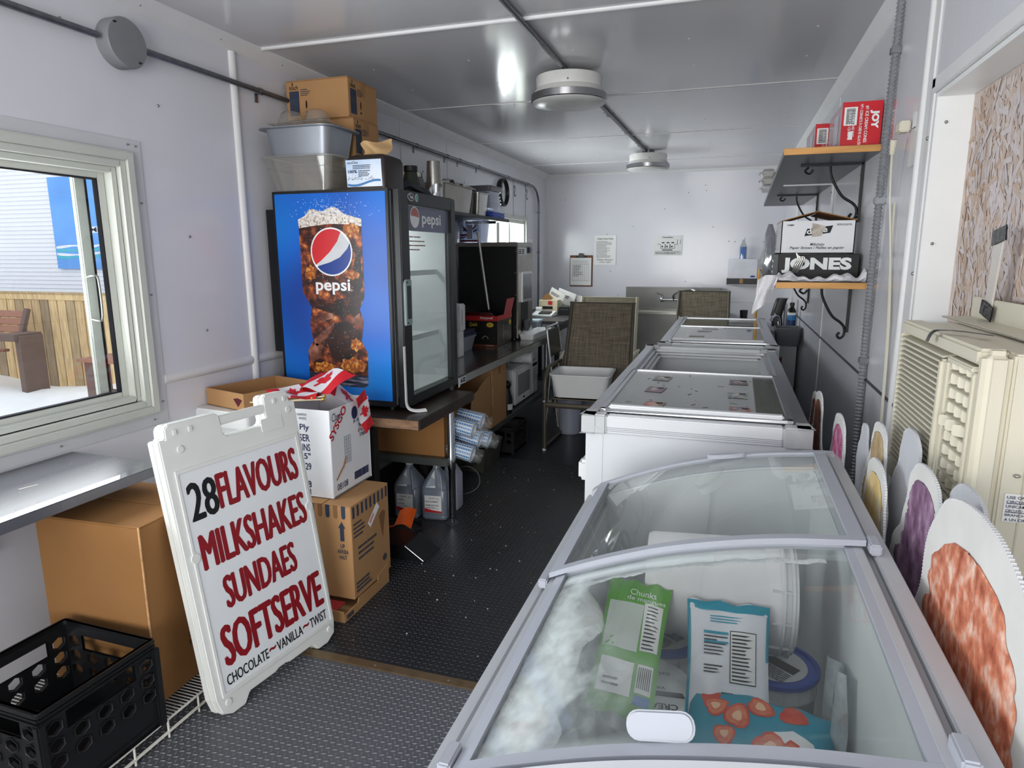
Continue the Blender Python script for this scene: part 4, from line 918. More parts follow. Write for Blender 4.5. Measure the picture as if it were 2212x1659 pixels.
ov = decal('yellow_oval', ell(0, 0, .028, .018, 24), NF(.068, H-.068, D), mat('yellow_oval', C(228, 190, 50), .5), t); lines(NF2(.05, H-.078), .036, .02, 3, ink_m, t, .4, 2)
decal('yellow_oval', ell(0, 0, .03, .020, 24), RF(D-.05, H-.075, A), mat('yellow_oval2', C(228, 190, 50), .5), t)
text('heat+light', fr((A+.002, -.06, .16), (0, 0, -1), (0, 1, 0)), .12, .04, mat('orange_print', C(200, 150, 60), .5), t, .01)
text('honeywell', NF2(.035, .006), .06, .009, white_m, t, .01)
b = MB(); b.M = NF2(.03, .06); b.tube([(.022*math.cos(a_), .022*math.sin(a_), 0) for a_ in [PI*k/10 for k in range(11)]], .0018, 5); obj('dial_print', b, stick_m, t)
obj('flap', MB().obox((-.02, -D-.045, H+.018), (2*A, .1, .003), Matrix.Rotation(-.35, 4, 'X')), hb, t)
obj('flap', MB().obox((A+.022, .05, H+.058), (.003, .2, .13), Matrix.Rotation(.22, 4, 'Y')), mat('heater_flap_red', C(206, 84, 84), .45, var=.08), t)
obj('flap', MB().obox((-A-.03, 0, H+.03), (.003, 2*D, .09), Matrix.Rotation(-.7, 4, 'Y')), hb, t)
# navy lidded tub, white unit
t = thing('navy_lid_tub', 'frosted food tub with a navy lid on the steel table by the fridge', 'tub', (-1.87, 4.47, TZ), world=True)
b = MB(); b.tub(-2.01, 4.29, -1.772, 4.60, TZ+.001, TZ+.115, .022, .022, .003, .007, .014); obj('tub', b, tubclear_m, t)
b = MB(); b.prism(rrect(-2.02, 4.28, -1.762, 4.61, .028), TZ+.1155, TZ+.13); b.prism(rrect(-2.005, 4.295, -1.777, 4.595, .022), TZ+.13, TZ+.153); obj('lid', b, navylid_m, t, bevel=.003)
t = thing('white_adapter_unit', 'tall slim white plastic unit standing beside the fridge door', 'appliance', (-1.77, 4.2, TZ))
obj('lower', MB().box(-1.85, 4.15, TZ+.001, -1.728, 4.245, TZ+.18), white_m, t, bevel=.006); obj('upper', MB().box(-1.86, 4.14, TZ+.18, -1.717, 4.255, TZ+.365), white_m, t, bevel=.008)
obj('slit', MB().box(-1.7175, 4.19, TZ+.22, -1.7165, 4.195, TZ+.325), grey_ink, t)
# leaning steel rod, tub on machine
t = thing('steel_rod', 'long steel rod leaning on the black side of the drink machine', 'rod', (-1.85, 5.15, TZ))
obj('rod', MB().cyl((-1.870, 5.145, TZ+.25), (-1.968, 5.172, 1.605), .0125, n=12), steel_m, t); obj('rod_base', MB().cyl((-1.852, 5.14, TZ+.001), (-1.870, 5.145, TZ+.25), .0135, n=12), black_m, t)
t = thing('union_jack_tub', 'clear tub with red white and blue flag print on the drink machine', 'tub', (-2.04, 5.3, mz1), world=True)
b = MB(); b.tub(-2.155, 5.215, -1.955, 5.43, mz1+.001, 1.695, .013, .022, .003, .006, .012); obj('tub', b, tubclear_m, t)
UF = lambda x, z: fr((x, 4.5385-.0075*0-.004, z), (1, 0, 0), (0, 0, 1))
dr = mat('print_dark_red', C(120, 26, 50), .4); db = mat('print_mid_blue', C(54, 92, 140), .4)
for P, m_ in (([(0, 0), (.15, 0), (.15, .014), (0, .014)], dr), ([(0, .04), (.06, .05), (.06, .062), (0, .06)], dr), ([(.0, .13), (.05, .08), (.06, .09), (.012, .14)], dr), ([(.13, .14), (.10, .10), (.11, .095), (.148, .13)], dr), ([(.0, .02), (.04, .03), (.045, .042), (.0, .035)], db), ([(.02, .085), (.06, .085), (.055, .1), (.02, .098)], db), ([(.11, .07), (.145, .09), (.145, .105), (.11, .088)], db)):
    decal('flag_print', P, fr((-2.137, 5.2105, mz1+.008), (1, 0, 0), (0, .07, 1)), m_, t)
decal('label_print', [(.06, .02), (.105, .02), (.105, .135), (.06, .135)], fr((-2.137, 5.2095, mz1+.008), (1, 0, 0), (0, .07, 1)), mat('label_pale', C(190, 186, 200), .5), t)
# light blue tub at the far end of the table, desk beyond
t = thing('pale_blue_tub', 'small pale blue lidded tub at the far end of the steel table', 'tub', (-1.72, 5.93, TZ), world=True)
b = MB(); b.tub(-1.86, 5.86, -1.65, 6.01, TZ+.001, TZ+.085, .012, .015, .003, .005, .008); obj('tub', b, tubclear_m, t); obj('lid', MB().prism(rrect(-1.87, 5.85, -1.64, 6.02, .015), TZ+.0855, TZ+.1), mat('pale_blue_lid', C(190, 212, 222), .4), t, bevel=.002)
dk_ = thing('dark_desk', 'dark speckled desk in the back left corner with papers on it', 'desk', (-1.85, 6.6, 0))
obj('top', MB().box(-2.15, 6.07, .775, -1.462, 7.55, .805), mat('dark_laminate', C(62, 62, 64), .35, var=.3, scale=60), dk_, bevel=.004)
for x in (-2.1, -1.56):
    for y in (6.12, 7.46): obj('leg', MB().box(x, y, 0, x+.04, y+.04, .775), blackm_m, dk_, bevel=.002, seg=1)
obj('apron', MB().box(-1.55, 6.16, .70, -1.53, 7.46, .775), black_m, dk_)
t = thing('letter_tray', 'cream wooden letter tray stuffed with papers and cards on the dark desk', 'tray', (-1.80, 6.85, .805))
cr_ = mat('cream_wood', C(214, 202, 170), .6)
b = MB(); b.box(-1.90, 6.78, .806, -1.70, 6.80, .955); b.box(-1.90, 6.95, .806, -1.70, 6.97, .955); b.box(-1.90, 6.80, .806, -1.885, 6.95, .955); b.box(-1.715, 6.80, .806, -1.70, 6.95, .955)
for z in (.806, .84, .88): b.box(-1.885, 6.80, z, -1.715, 6.95, z+.008)
obj('frame', b, cr_, t, bevel=.002, seg=1)
obj('slot', MB().box(-1.86, 6.778, .86, -1.75, 6.7805, .89), ink_m, t); obj('slot', MB().box(-1.86, 6.778, .825, -1.75, 6.7805, .85), grey_ink, t)
obj('red_card', MB().box(-1.80, 6.777, .905, -1.755, 6.7795, .945), red_m, t)
for lab_, c_, a_, sz in (('white envelope leaning in the letter tray', (-1.74, 6.90, .99), .5, .17), ('brown carton flap card standing in the letter tray', (-1.84, 6.88, .965), -.7, .10), ('sheet of printed paper leaning behind the letter tray', (-1.66, 7.0, .97), .35, .2), ('second white printed sheet beside the letter tray', (-1.58, 7.02, .93), .15, .19)):
    t = thing('paper_sheet' if 'brown' not in lab_ else 'card_flap', lab_, 'paper', c_, world=False)
    t.rotation_euler = (.35, a_, 0)
    obj('sheet', MB().box(-sz/2, 0, -sz*.4, sz/2, .002, sz*.4), card_m if 'brown' in lab_ else paper_m, t)
    if 'brown' not in lab_: lines(fr((-sz*.4, -.001, -.01), (1, 0, 0), (0, 0, 1)), sz*.7, sz*.2, 2, ink_m, t, .5, 5)
t = thing('card_terminal', 'white and black payment terminal with paper roll on the dark desk', 'terminal', (-1.80, 6.62, .805))
b = MB(); P = [(6.48, .806), (6.72, .806), (6.72, .85), (6.64, .85), (6.48, .825)]
b.M = Matrix(((0, 0, 1, -1.90), (1, 0, 0, 0), (0, 1, 0, 0), (0, 0, 0, 1))); b.prism(P, 0, .22); obj('body', b, white_m, t, bevel=.004)
obj('keys', MB().obox((-1.77, 6.56, .843), (.12, .12, .004), Matrix.Rotation(.155, 4, 'X')), black_m, t); obj('paper_roll', MB().cyl((-1.90, 6.68, .868), (-1.84, 6.68, .868), .022), paper_m, t)
t = thing('black_receipt_box', 'small black boxy printer on the desk behind the chairs', 'printer', (-1.62, 6.82, .805)); obj('body', MB().box(-1.67, 6.72, .806, -1.56, 6.90, .89), black_m, t, bevel=.006); obj('slot', MB().box(-1.66, 6.719, .86, -1.57, 6.721, .868), grey_ink, t)
t = thing('white_paper_stack', 'stack of white folded papers against the back corner of the desk', 'paper', (-1.55, 7.2, .805)); 
for k in range(5): obj('sheet', MB().obox((-1.56+.01*k, 7.2, .812+k*.022), (.22, .28, .018), rotz(.1*k)), paper_m, t)

# ------------------------------------------------------------------ on and under the undershelf
SZ = .3685
t, a, d, h = carton('shelf_carton', 'wide brown carton on the undershelf behind the front table leg', -2.0, 3.10, SZ, -1.385, 3.36, .595, cardd_m, 0, tape=False, axis='x')
# big torn carton with raised flap
S2 = .2485
t = thing('torn_flap_carton', 'brown carton with a torn raised flap beside the striped cups', 'box', (-1.75, 3.95, S2))
b = MB(); b.box(-2.12, 3.80, S2, -1.515, 4.12, .42); obj('body', b, cardi_m, t, bevel=.002, seg=1)
R = random.Random(6); tp = [(3.79+.33*k/12, .635-.09*(1-k/12)+R.uniform(-.006, .006)) for k in range(13)]
b = MB(); b.M = Matrix(((0, 0, 1, -1.498), (1, 0, 0, 0), (0, 1, 0, 0), (0, 0, 0, 1))); b.prism([(3.75, .40), (4.12, .35), (4.135, .5)]+tp[::-1], 0, .004); obj('flap', b, card_m, t)
obj('flap', MB().obox((-1.74, 3.93, .56), (.42, .3, .004), Matrix.Rotation(-.35, 4, 'Y')), cardi_m, t)
t = thing('tall_flat_carton', 'tall brown carton with a strip of tape next to the microwave', 'box', (-1.8, 4.33, S2))
obj('body', MB().box(-2.12, 4.165, S2, -1.497, 4.48, .675), card_m, t, bevel=.003, seg=1); obj('tape', MB().box(-1.4968, 4.31, .605, -1.4958, 4.345, .675), tape_m, t); obj('tape', MB().box(-1.4968, 4.175, .40, -1.4958, 4.19, .53), mat('gold_tape', C(190, 160, 90), .3), t)
# striped cup sleeves
cupm = mat('cup_white', C(232, 236, 242), .4); cups_b = mat('cup_blue_stripe', C(30, 132, 200), .4); bagm = glassy('poly_bag', (.97, .98, .99, 1), .04, .35, .06, noise=.06, nscale=30)
def sleeve(label, c, ax, L, r):
    t = thing('cup_sleeve', label, 'paper cups', M=fr(c, ax, (0, 0, 1)), world=False, group='bagged sleeves of blue striped cups')
    n = 26; b = MB()
    for k in range(n):
        a0, a1 = 2*PI*k/n, 2*PI*(k+1)/n
        q = lambda a_, x, rr: (x, rr*math.cos(a_), rr*math.sin(a_))
        b.add([q(a0, 0, r*.84), q(a1, 0, r*.84), q(a1, L, r), q(a0, L, r)], [(0, 1, 2, 3)], k % 2)
    obj('cups', b, [cupm, cups_b], t)
    b = MB()
    for x in [L*.45+L*.5*k/7 for k in range(8)]: b.M = Matrix(((0, 0, 1, x), (1, 0, 0, 0), (0, 1, 0, 0), (0, 0, 0, 1))); b.lathe([(r*1.0, -.0015), (r*1.045, 0), (r*1.0, .0015)], 24, cap0=False, cap1=False)
    obj('rims', b, cupm, t)
    b = MB(); b.M = Matrix(((0, 0, 1, L), (1, 0, 0, 0), (0, 1, 0, 0), (0, 0, 0, 1))); b.lathe([(r*1.04, -.002), (r*1.06, 0), (r*.98, .003), (r*.94, -.01), (.001, -.012)], 24, cap0=False, cap1=False); obj('mouth', b, mat('cup_inside', C(200, 206, 214), .5), t)
    R = random.Random(int(abs(c[1])*1000)); b = MB(); n = 18
    secs = [[(x, (rr*(1+.06*math.sin(5*k+i*2)))*math.cos(2*PI*k/n), (rr*(1+.06*math.cos(3*k+i)))*math.sin(2*PI*k/n)) for k in range(n)] for i, (x, rr) in enumerate(((-.01, r*.9), (L*.5, r*1.02), (L+.004, r*1.12), (L+.03, r*.8), (L+.05, r*.95)))]
    b.loft(secs, 0, True, False, False); obj('bag', b, bagm, t)
    return t
r_ = .043
for lab_, c_ in (('upper left bagged sleeve of blue striped cups at the table leg', (-1.50, 3.185, .545)), ('upper right bagged sleeve of blue striped cups', (-1.50, 3.315, .56)), ('middle bagged sleeve of blue striped cups', (-1.49, 3.255, .475)), ('lower left bagged sleeve of blue striped cups', (-1.50, 3.165, .418)), ('lower right bagged sleeve of blue striped cups, largest end', (-1.47, 3.345, .452))):
    sleeve(lab_, (c_[0]+.06, c_[1], c_[2]), (.96, .05, -.22), .19, r_)
# microwave
mw = thing('microwave', 'white microwave oven on the undershelf facing the aisle', 'microwave', (-1.75, 5.1, S2)); wx = -1.555
obj('body', MB().box(-1.98, 4.80, S2+.009, wx, 5.45, .545), white_m, mw, bevel=.008)
obj('door', MB().box(wx, 4.81, S2+.016, wx+.02, 5.27, .54), white_m, mw, bevel=.006); obj('door_window', MB().box(wx+.0202, 4.875, .325, wx+.0215, 5.20, .495), mat('microwave_window', C(150, 152, 152), .3), mw)
obj('control_panel', MB().box(wx, 5.28, S2+.016, wx+.018, 5.445, .54), white_m, mw, bevel=.004); obj('display', MB().box(wx+.018, 5.295, .495, wx+.0192, 5.43, .522), ink_m, mw)
for r in range(5):
    for c in range(3): obj('key', MB().box(wx+.018, 5.30+c*.043, .365+r*.024, wx+.0198, 5.334+c*.043, .381+r*.024), greyp_m, mw)
obj('open_button', MB().box(wx+.018, 5.30, .29, wx+.021, 5.425, .35), white_m, mw, bevel=.003); obj('badge', MB().box(wx+.0202, 5.02, .285, wx+.0212, 5.065, .30), ink_m, mw)
for x in (-1.95, -1.59):
    for y in (4.85, 5.40): obj('foot', MB().cyl((x, y, S2), (x, y, S2+.010), .013), black_m, mw)
MT = .5455
t = thing('syrup_jar', 'wide jar of dark syrup on top of the microwave', 'jar', (-1.68, 4.92, MT), world=False); obj('glass', MB().lathe([(.05, .001), (.066, .006), (.066, .112), (.052, .12), (.05, .12), (.062, .11), (.062, .01)], 22, cap1=False), clear_m, t); obj('syrup', MB().lathe([(.001, .004), (.061, .007), (.061, .072), (.001, .072)], 22), mat('dark_syrup', C(30, 28, 36), .2), t); obj('lid', MB().lathe([(.054, .12), (.054, .131), (.001, .132)], 22), black_m, t)
t = thing('lid_sleeve', 'bagged sleeve of white cup lids lying on the microwave', 'cup lids', M=fr((-1.70, 5.12, MT+.053), (.93, .1, .0), (0, 0, 1)), world=False)
b = MB(); b.M = Matrix(((0, 0, 1, 0), (1, 0, 0, 0), (0, 1, 0, 0), (0, 0, 0, 1))); b.lathe([(.001, 0)]+[(.044+.003*(k % 2), .013*k) for k in range(15)]+[(.050, .19), (.050, .205), (.001, .207)], 24); obj('lids', b, white_m, t)
b = MB(); n = 16; b.loft([[(x, rr*(1+.05*math.sin(4*k+i))*math.cos(2*PI*k/n), rr*(1+.05*math.cos(5*k+i))*math.sin(2*PI*k/n)) for k in range(n)] for i, (x, rr) in enumerate(((-.06, .033), (-.02, .048), (.08, .050), (.18, .050)))], 0, True, False, False); obj('bag', b, bagm, t)
t = thing('dark_syrup_bottle', 'dark pump bottle with a white label beside the microwave', 'bottle', (-1.545, 4.64, S2), world=False); obj('body', MB().lathe([(.001, 0), (.037, 0), (.040, .01), (.040, .11), (.022, .17), (.02, .19)], 20), mat('dark_bottle', C(34, 36, 42), .25), t); obj('cap', MB().sphere((0, 0, .215), .031, 8), black_m, t)
b = MB(); b.add([(.0408*math.cos(a_), .0408*math.sin(a_), z) for z in (.028, .072) for a_ in [-1.2+.2*k for k in range(8)]], [(k, k+1, 9+k, 8+k) for k in range(7)]); obj('label', b, paper_m, t)
# jugs on the floor
def jug(label, c, level, liq, txt, rz):
    t = thing('syrup_jug', label, 'jug', c, rz, 'four litre syrup jugs under the table', world=False)
    pl = glassy('jug_plastic', (.8, .84, .9, 1), .08, .2, .45, C(176, 186, 200)) if 'jugp' not in globals() else globals()['jugp']; globals()['jugp'] = pl
    R_ = lambda w_, r, z: [(x, y, z) for x, y in rrect(-w_, -w_, w_, w_, r, 4)]
    obj('body', MB().loft([R_(.066, .02, 0), R_(.072, .024, .008), R_(.072, .024, .02), R_(.070, .024, .024), R_(.072, .024, .03), R_(.072, .024, .165), R_(.069, .024, .17), R_(.072, .024, .18), R_(.066, .03, .2), R_(.022, .02, .275), R_(.020, .019, .29)]), pl, t)
    obj('syrup', MB().loft([R_(.064, .02, .004), R_(.069, .024, .01), R_(.069, .024, min(level, .165)), R_(.066 if level > .17 else .069, .024, level)]), liq, t)
    obj('handle', MB().tube(smoothpath([(.015, -.022, .272), (.03, -.045, .262), (.045, -.066, .2), (.048, -.073, .17)], 4), .007, 8), pl, t)
    obj('facet', MB().add([(-.005, -.027, .27), (-.045, -.071, .185), (.012, -.073, .185)], [(0, 1, 2)]), white_m, t)
    obj('cap', MB().cyl((0, 0, .29), (0, 0, .312), .022), white_m, t)
    lb = decal('label', [(-.05, 0), (.045, 0), (.045, .095), (-.05, .095)], fr((0, -.0745, .045), (1, 0, 0), (0, 0, 1)), paper_m, t)
    decal('label_red_wave', [(-.05, 0), (.045, 0), (.045, .008), (.0, .012), (-.05, .022)], fr((0, -.0753, .045), (1, 0, 0), (0, 0, 1)), red_m, lb)
    L_ = lambda x, z: fr((x, -.0762, z), (1, 0, 0), (0, 0, 1))
    text('Lynch', L_(-.025, .118), .034, .015, ink_m, lb, 0, .3); text('4 L', L_(.016, .119), .02, .011, ink_m, lb)
    for i, s_ in enumerate(txt): text(s_, L_(-.045, .102-.021*i), .075 if len(s_) > 8 else .04, .009, ink_m, lb, .01)
    lines(L_(-.045, .066), .08, .012, 2, grey_ink, lb, .35, 4)
    return t
jug('four litre jug half full of cherry syrup under the table', (-1.625, 3.165, 0), .085, mat('dark_cherry', C(54, 60, 72), .3), ('CHERRY', 'CERISE'), .06)
jug('four litre jug of blue raspberry syrup nearest the table leg', (-1.470, 3.185, 0), .195, mat('blue_syrup', C(66, 84, 106), .3), ('BLUE RASPBERRY', 'FRAMBOISE BLEUE'), .12)
t = thing('spray_jug', 'pale plastic jug standing behind the chrome table leg', 'jug', (-1.44, 3.32, 0), world=False); obj('body', MB().loft([[(x, y, z) for x, y in rrect(-w_, -w_, w_, w_, .015)] for w_, z in ((.045, 0), (.05, .01), (.05, .2), (.02, .27), (.018, .3))]), mat('pale_lilac_plastic', C(196, 198, 214), .4), t); obj('cap', MB().cyl((0, 0, .3), (0, 0, .318), .02), white_m, t)
# foot pedal box, orange tag, cable loop
t = thing('foot_pedal', 'low black metal wedge on the floor beside the cone carton', 'pedal', (-1.40, 2.72, 0)); b = MB(); b.M = Matrix(((1, 0, 0, 0), (0, 0, 1, 2.62), (0, 1, 0, 0), (0, 0, 0, 1))); b.prism([(-1.56, 0), (-1.275, 0), (-1.29, .012), (-1.385, .075), (-1.56, .078)], 0, .17); obj('body', b, blackm_m, t, bevel=.003)
obj('edge', MB().tube([(-1.385, 2.62, .076), (-1.29, 2.62, .012)], .002, 5), alum_m, t)
t = thing('orange_tag', 'bright orange cloth tag hanging by the cone carton', 'tag', (-1.46, 2.78, .08)); b = MB(); b.grid(lambda u, v: (-1.535+.09*u+.02*v, 2.80+.02*math.sin(u*3)+.03*v, .085+.006*math.sin(u*5)+.095*v*(.75+.25*u)), 8, 8); obj('cloth', b, mat('orange_cloth', C(232, 96, 24), .6, var=.1, scale=20), t, solid=.002); obj('tie', MB().tube([(-1.53, 2.79, .09), (-1.56, 2.78, .082), (-1.60, 2.77, .081)], .004, 6), mat('orange_tie', C(220, 80, 24), .6), t)
t = thing('floor_cable', 'black cable looped on the floor under the table', 'cable', (-1.45, 3.0, 0)); obj('cable', MB().tube([(-1.60+.13*math.cos(a_), 2.97+.09*math.sin(a_), .006) for a_ in [-.6+.2*k for k in range(16)]], .005, 6), black_m, t)
t = thing('grey_hose_loop', 'thin grey hose looping out behind the chrome table leg', 'hose', (-1.38, 3.5, 0)); obj('hose', MB().tube(smoothpath([(-1.52, 3.48, .16), (-1.42, 3.50, .19), (-1.36, 3.52, .15), (-1.35, 3.52, .08), (-1.40, 3.50, .03), (-1.50, 3.48, .008)], 5), .004, 6), mat('grey_hose', C(90, 90, 92), .5), t)
t = thing('steel_scrap_bin', 'open worn steel bin on the floor under the striped cups', 'bin', (-1.55, 4.1, 0)); obj('bin', MB().tub(-1.78, 3.92, -1.46, 4.28, .001, .165, .02, .012, .006, .004, .008), mat('worn_olive_steel', C(96, 96, 84), .5, .5, var=.2, scale=20), t)
hexcrate('milk_crate', 'black plastic crate on the floor under the microwave', (-1.58, 4.56, 0), 0, .32, .34, .195, dark_m)
# ------------------------------------------------------------------ high shelf on the left wall
hs = thing('black_wall_shelf', 'narrow black shelf high on the left wall holding steel pans', 'shelf', (-2.0, 5.0, 1.70)); obj('board', MB().box(XL+.002, 4.20, 1.698, -1.845, 5.62, 1.722), blackm_m, hs, bevel=.004)
for y in (4.4, 5.4): obj('bracket', MB().box(XL+.002, y, 1.56, XL+.02, y+.025, 1.698).box(XL+.002, y, 1.68, -1.9, y+.025, 1.698), blackm_m, hs)
HZ = 1.7225
t = thing('deep_steel_pan', 'large deep stainless pan holding ladles on the black wall shelf', 'food pan', (-2.0, 4.55, HZ)); obj('pan', MB().tub(-2.13, 4.27, -1.86, 4.81, HZ, 1.905, .02, .03, .004, .014, .006), steeld_m, t)
t = thing('narrow_steel_pan', 'narrower steel pan on the wall shelf beside the blue lid tubs', 'food pan', (-2.0, 5.05, HZ)); obj('pan', MB().tub(-2.10, 4.95, -1.865, 5.16, HZ, 1.895, .015, .025, .004, .012, .006), steel_m, t)
t = thing('dark_insert_pan', 'dark pan wedged between the two steel pans on the wall shelf', 'food pan', (-2.0, 4.9, HZ)); obj('pan', MB().tub(-2.10, 4.838, -1.90, 4.93, HZ, 1.88, .008, .02, .004, .004, .006), black_m, t)
def ladle(label, c, ax, r):
    t = thing('ladle', label, 'ladle', c, world=False); b = MB(); b.lathe([(r*math.sin(PI/2*k/6)+.0005, -r*math.cos(PI/2*k/6)) for k in range(7)]+[(r*.94*math.sin(PI/2*k/6)+.0005, -r*.94*math.cos(PI/2*k/6)) for k in range(6, -1, -1)], 18, cap0=False, cap1=False); bo = obj('bowl', b, steel_m, t); bo.rotation_euler = (2.4, .3, 0)
    obj('handle', MB().tube([(0, 0, 0), tuple(.5*Vector(ax)+Vector((0, 0, .012))), ax], .005, 6, flat=(.003, .008)), steel_m, t); return t
ladle('steel ladle bowl resting on the near rim of the deep pan', (-1.95, 4.36, 1.935), (-.02, .42, .015), .035)
ladle('small steel ladle resting across the deep pan', (-1.91, 4.52, 1.925), (-.03, .34, .0), .022)
ladle('black tipped serving spoon laid over the pans on the shelf', (-1.93, 4.74, 1.925), (.0, .3, -.004), .018)
for i, (lab_, z0, z1, mm, lid) in enumerate((('stack of clear deli tubs with a grey lid on the wall shelf', HZ+.045, HZ+.20, tubclear_m, greyp_m),)):
    t = thing('clear_tub_stack', lab_, 'tub', (-1.98, 5.3, z0)); 
    for k in range(4): b = MB(); b.tub(-2.08+.003*k, 5.21+.003*k, -1.875-.003*k, 5.50-.003*k, HZ+.046+.03*k, HZ+.125+.028*k, .012, .025, .002, .006, .008); obj('tub', b, tubclear_m, t)
    obj('lid', MB().tub(-2.09, 5.20, -1.865, 5.51, HZ+.212, HZ+.25, .004, .025, .004, .006, .008), mat('dark_grey_tray', C(110, 110, 112), .4), t)
t = thing('blue_lid_stack', 'stack of blue plastic lids under the clear tubs on the wall shelf', 'lids', (-1.98, 5.35, HZ))
for k in range(4): obj('lid', MB().prism(rrect(-2.10, 5.18, -1.850+.003*(k % 2), 5.53, .03), HZ+.0005+k*.0112, HZ+.0105+k*.0112), bluelid_m, t, bevel=.002, seg=1)
# wall clock, hooks, paper, conduit
t = thing('wall_clock', 'round black rimmed clock on the left wall above the tubs', 'clock', (XL+.02, 6.35, 2.02)); b = MB(); b.M = Matrix(((0, 0, 1, XL), (1, 0, 0, 6.35), (0, 1, 0, 2.02), (0, 0, 0, 1)))
b.lathe([(.125, 0), (.132, .02), (.132, .045), (.118, .052), (.112, .04), (.112, .012)], 36, cap1=False); obj('rim', b, black_m, t); b = MB(); b.M = Matrix(((0, 0, 1, XL+.012), (1, 0, 0, 6.35), (0, 1, 0, 2.02), (0, 0, 0, 1))); b.lathe([(.113, 0), (.001, .001)], 36, cap0=False); obj('dial', b, white_m, t); obj('hand', MB().box(XL+.016, 6.347, 2.02, XL+.018, 6.353, 2.10), ink_m, t); obj('hand', MB().box(XL+.016, 6.29, 2.017, XL+.018, 6.35, 2.023), ink_m, t)
for lab_, y, zb in (('steel S hook and chain hanging nearer the clock', 6.60, 1.815), ('steel S hook and chain hanging further along the conduit', 7.02, 1.82)):
    t = thing('hook_chain', lab_, 'hook', (XL+.05, y, zb), group='hooks and chains on the wall conduit'); b = MB(); z = 2.158; k = 0
    while z > zb:
        b.tube([(XL+.05+.003*math.cos(q)*(k % 2), y+.003*math.cos(q)*((k+1) % 2), z+.007*math.sin(q)) for q in [2*PI*i/8 for i in range(9)]], .0012, 4); z -= .011; k += 1
    obj('chain', b, galv_m, t)
    obj('hook', MB().tube(smoothpath([(XL+.065, y-.028, 2.075), (XL+.065, y-.02, 2.10), (XL+.065, y+.005, 2.105), (XL+.065, y+.012, 2.08), (XL+.065, y-.008, 2.05), (XL+.065, y-.012, 2.02), (XL+.065, y+.01, 2.0), (XL+.065, y+.036, 2.02)], 4), .004, 6), galv_m, t)
t = thing('wall_calendar', 'small printed sheet on the left wall past the far window', 'paper', (XL+.002, 7.36, 1.44)); obj('sheet', MB().box(XL+.001, 7.28, 1.40, XL+.003, 7.46, 1.60), paper_m, t); lines(fr((XL+.0035, 7.30, 1.44), (0, 1, 0), (0, 0, 1)), .14, .13, 5, ink_m, t, .35, 3)
cd = thing('wall_conduit', 'grey metal conduit running along the top of the left wall', 'conduit', (XL+.03, 4.5, 2.17)); cxx = XL+.03
obj('pipe', MB().tube([(cxx, -1.0, 2.172), (cxx, 1.93, 2.178)], .012, 10), galv_m, cd)
obj('pipe', MB().tube([(cxx, 2.13, 2.178), (cxx, 7.30, 2.176)]+smoothpath([(cxx, 7.40, 2.17), (cxx, 7.52, 2.13), (cxx, 7.60, 2.05), (cxx, 7.62, 1.95)], 4)+[(cxx, 7.62, .82)], .012, 10), galv_m, cd)
for y in (2.79, 4.45, 4.99, 5.25, 5.68, 6.50, 7.18):
    b = MB().cyl((cxx, y-.012, 2.177), (cxx, y+.012, 2.177), .0155, n=10); b.box(XL, y-.009, 2.13, XL+.006, y+.009, 2.17); obj('clip', b, galv_m, cd)
for z in (1.90, 1.45): obj('coupling', MB().cyl((cxx, 7.62, z-.012), (cxx, 7.62, z+.012), .018, n=10), galv_m, cd)
jb = obj('junction_box', MB().lathe([(.086, 0), (.086, .05), (.082, .056), (.001, .056)], 32), mat('pvc_grey', C(128, 131, 134), .45), cd); 
for v in jb.data.vertices: v.co = (W[cd] @ Vector((XL+v.co.z-W[cd].translation.z, 2.035+v.co.x-W[cd].translation.x, 2.178+v.co.y-W[cd].translation.y)))
for y, z in ((1.985, 2.235), (2.08, 2.12)): obj('screw', MB().sphere((XL+.056, y, z), .007, 5, 0, .5), ink_m, jb)
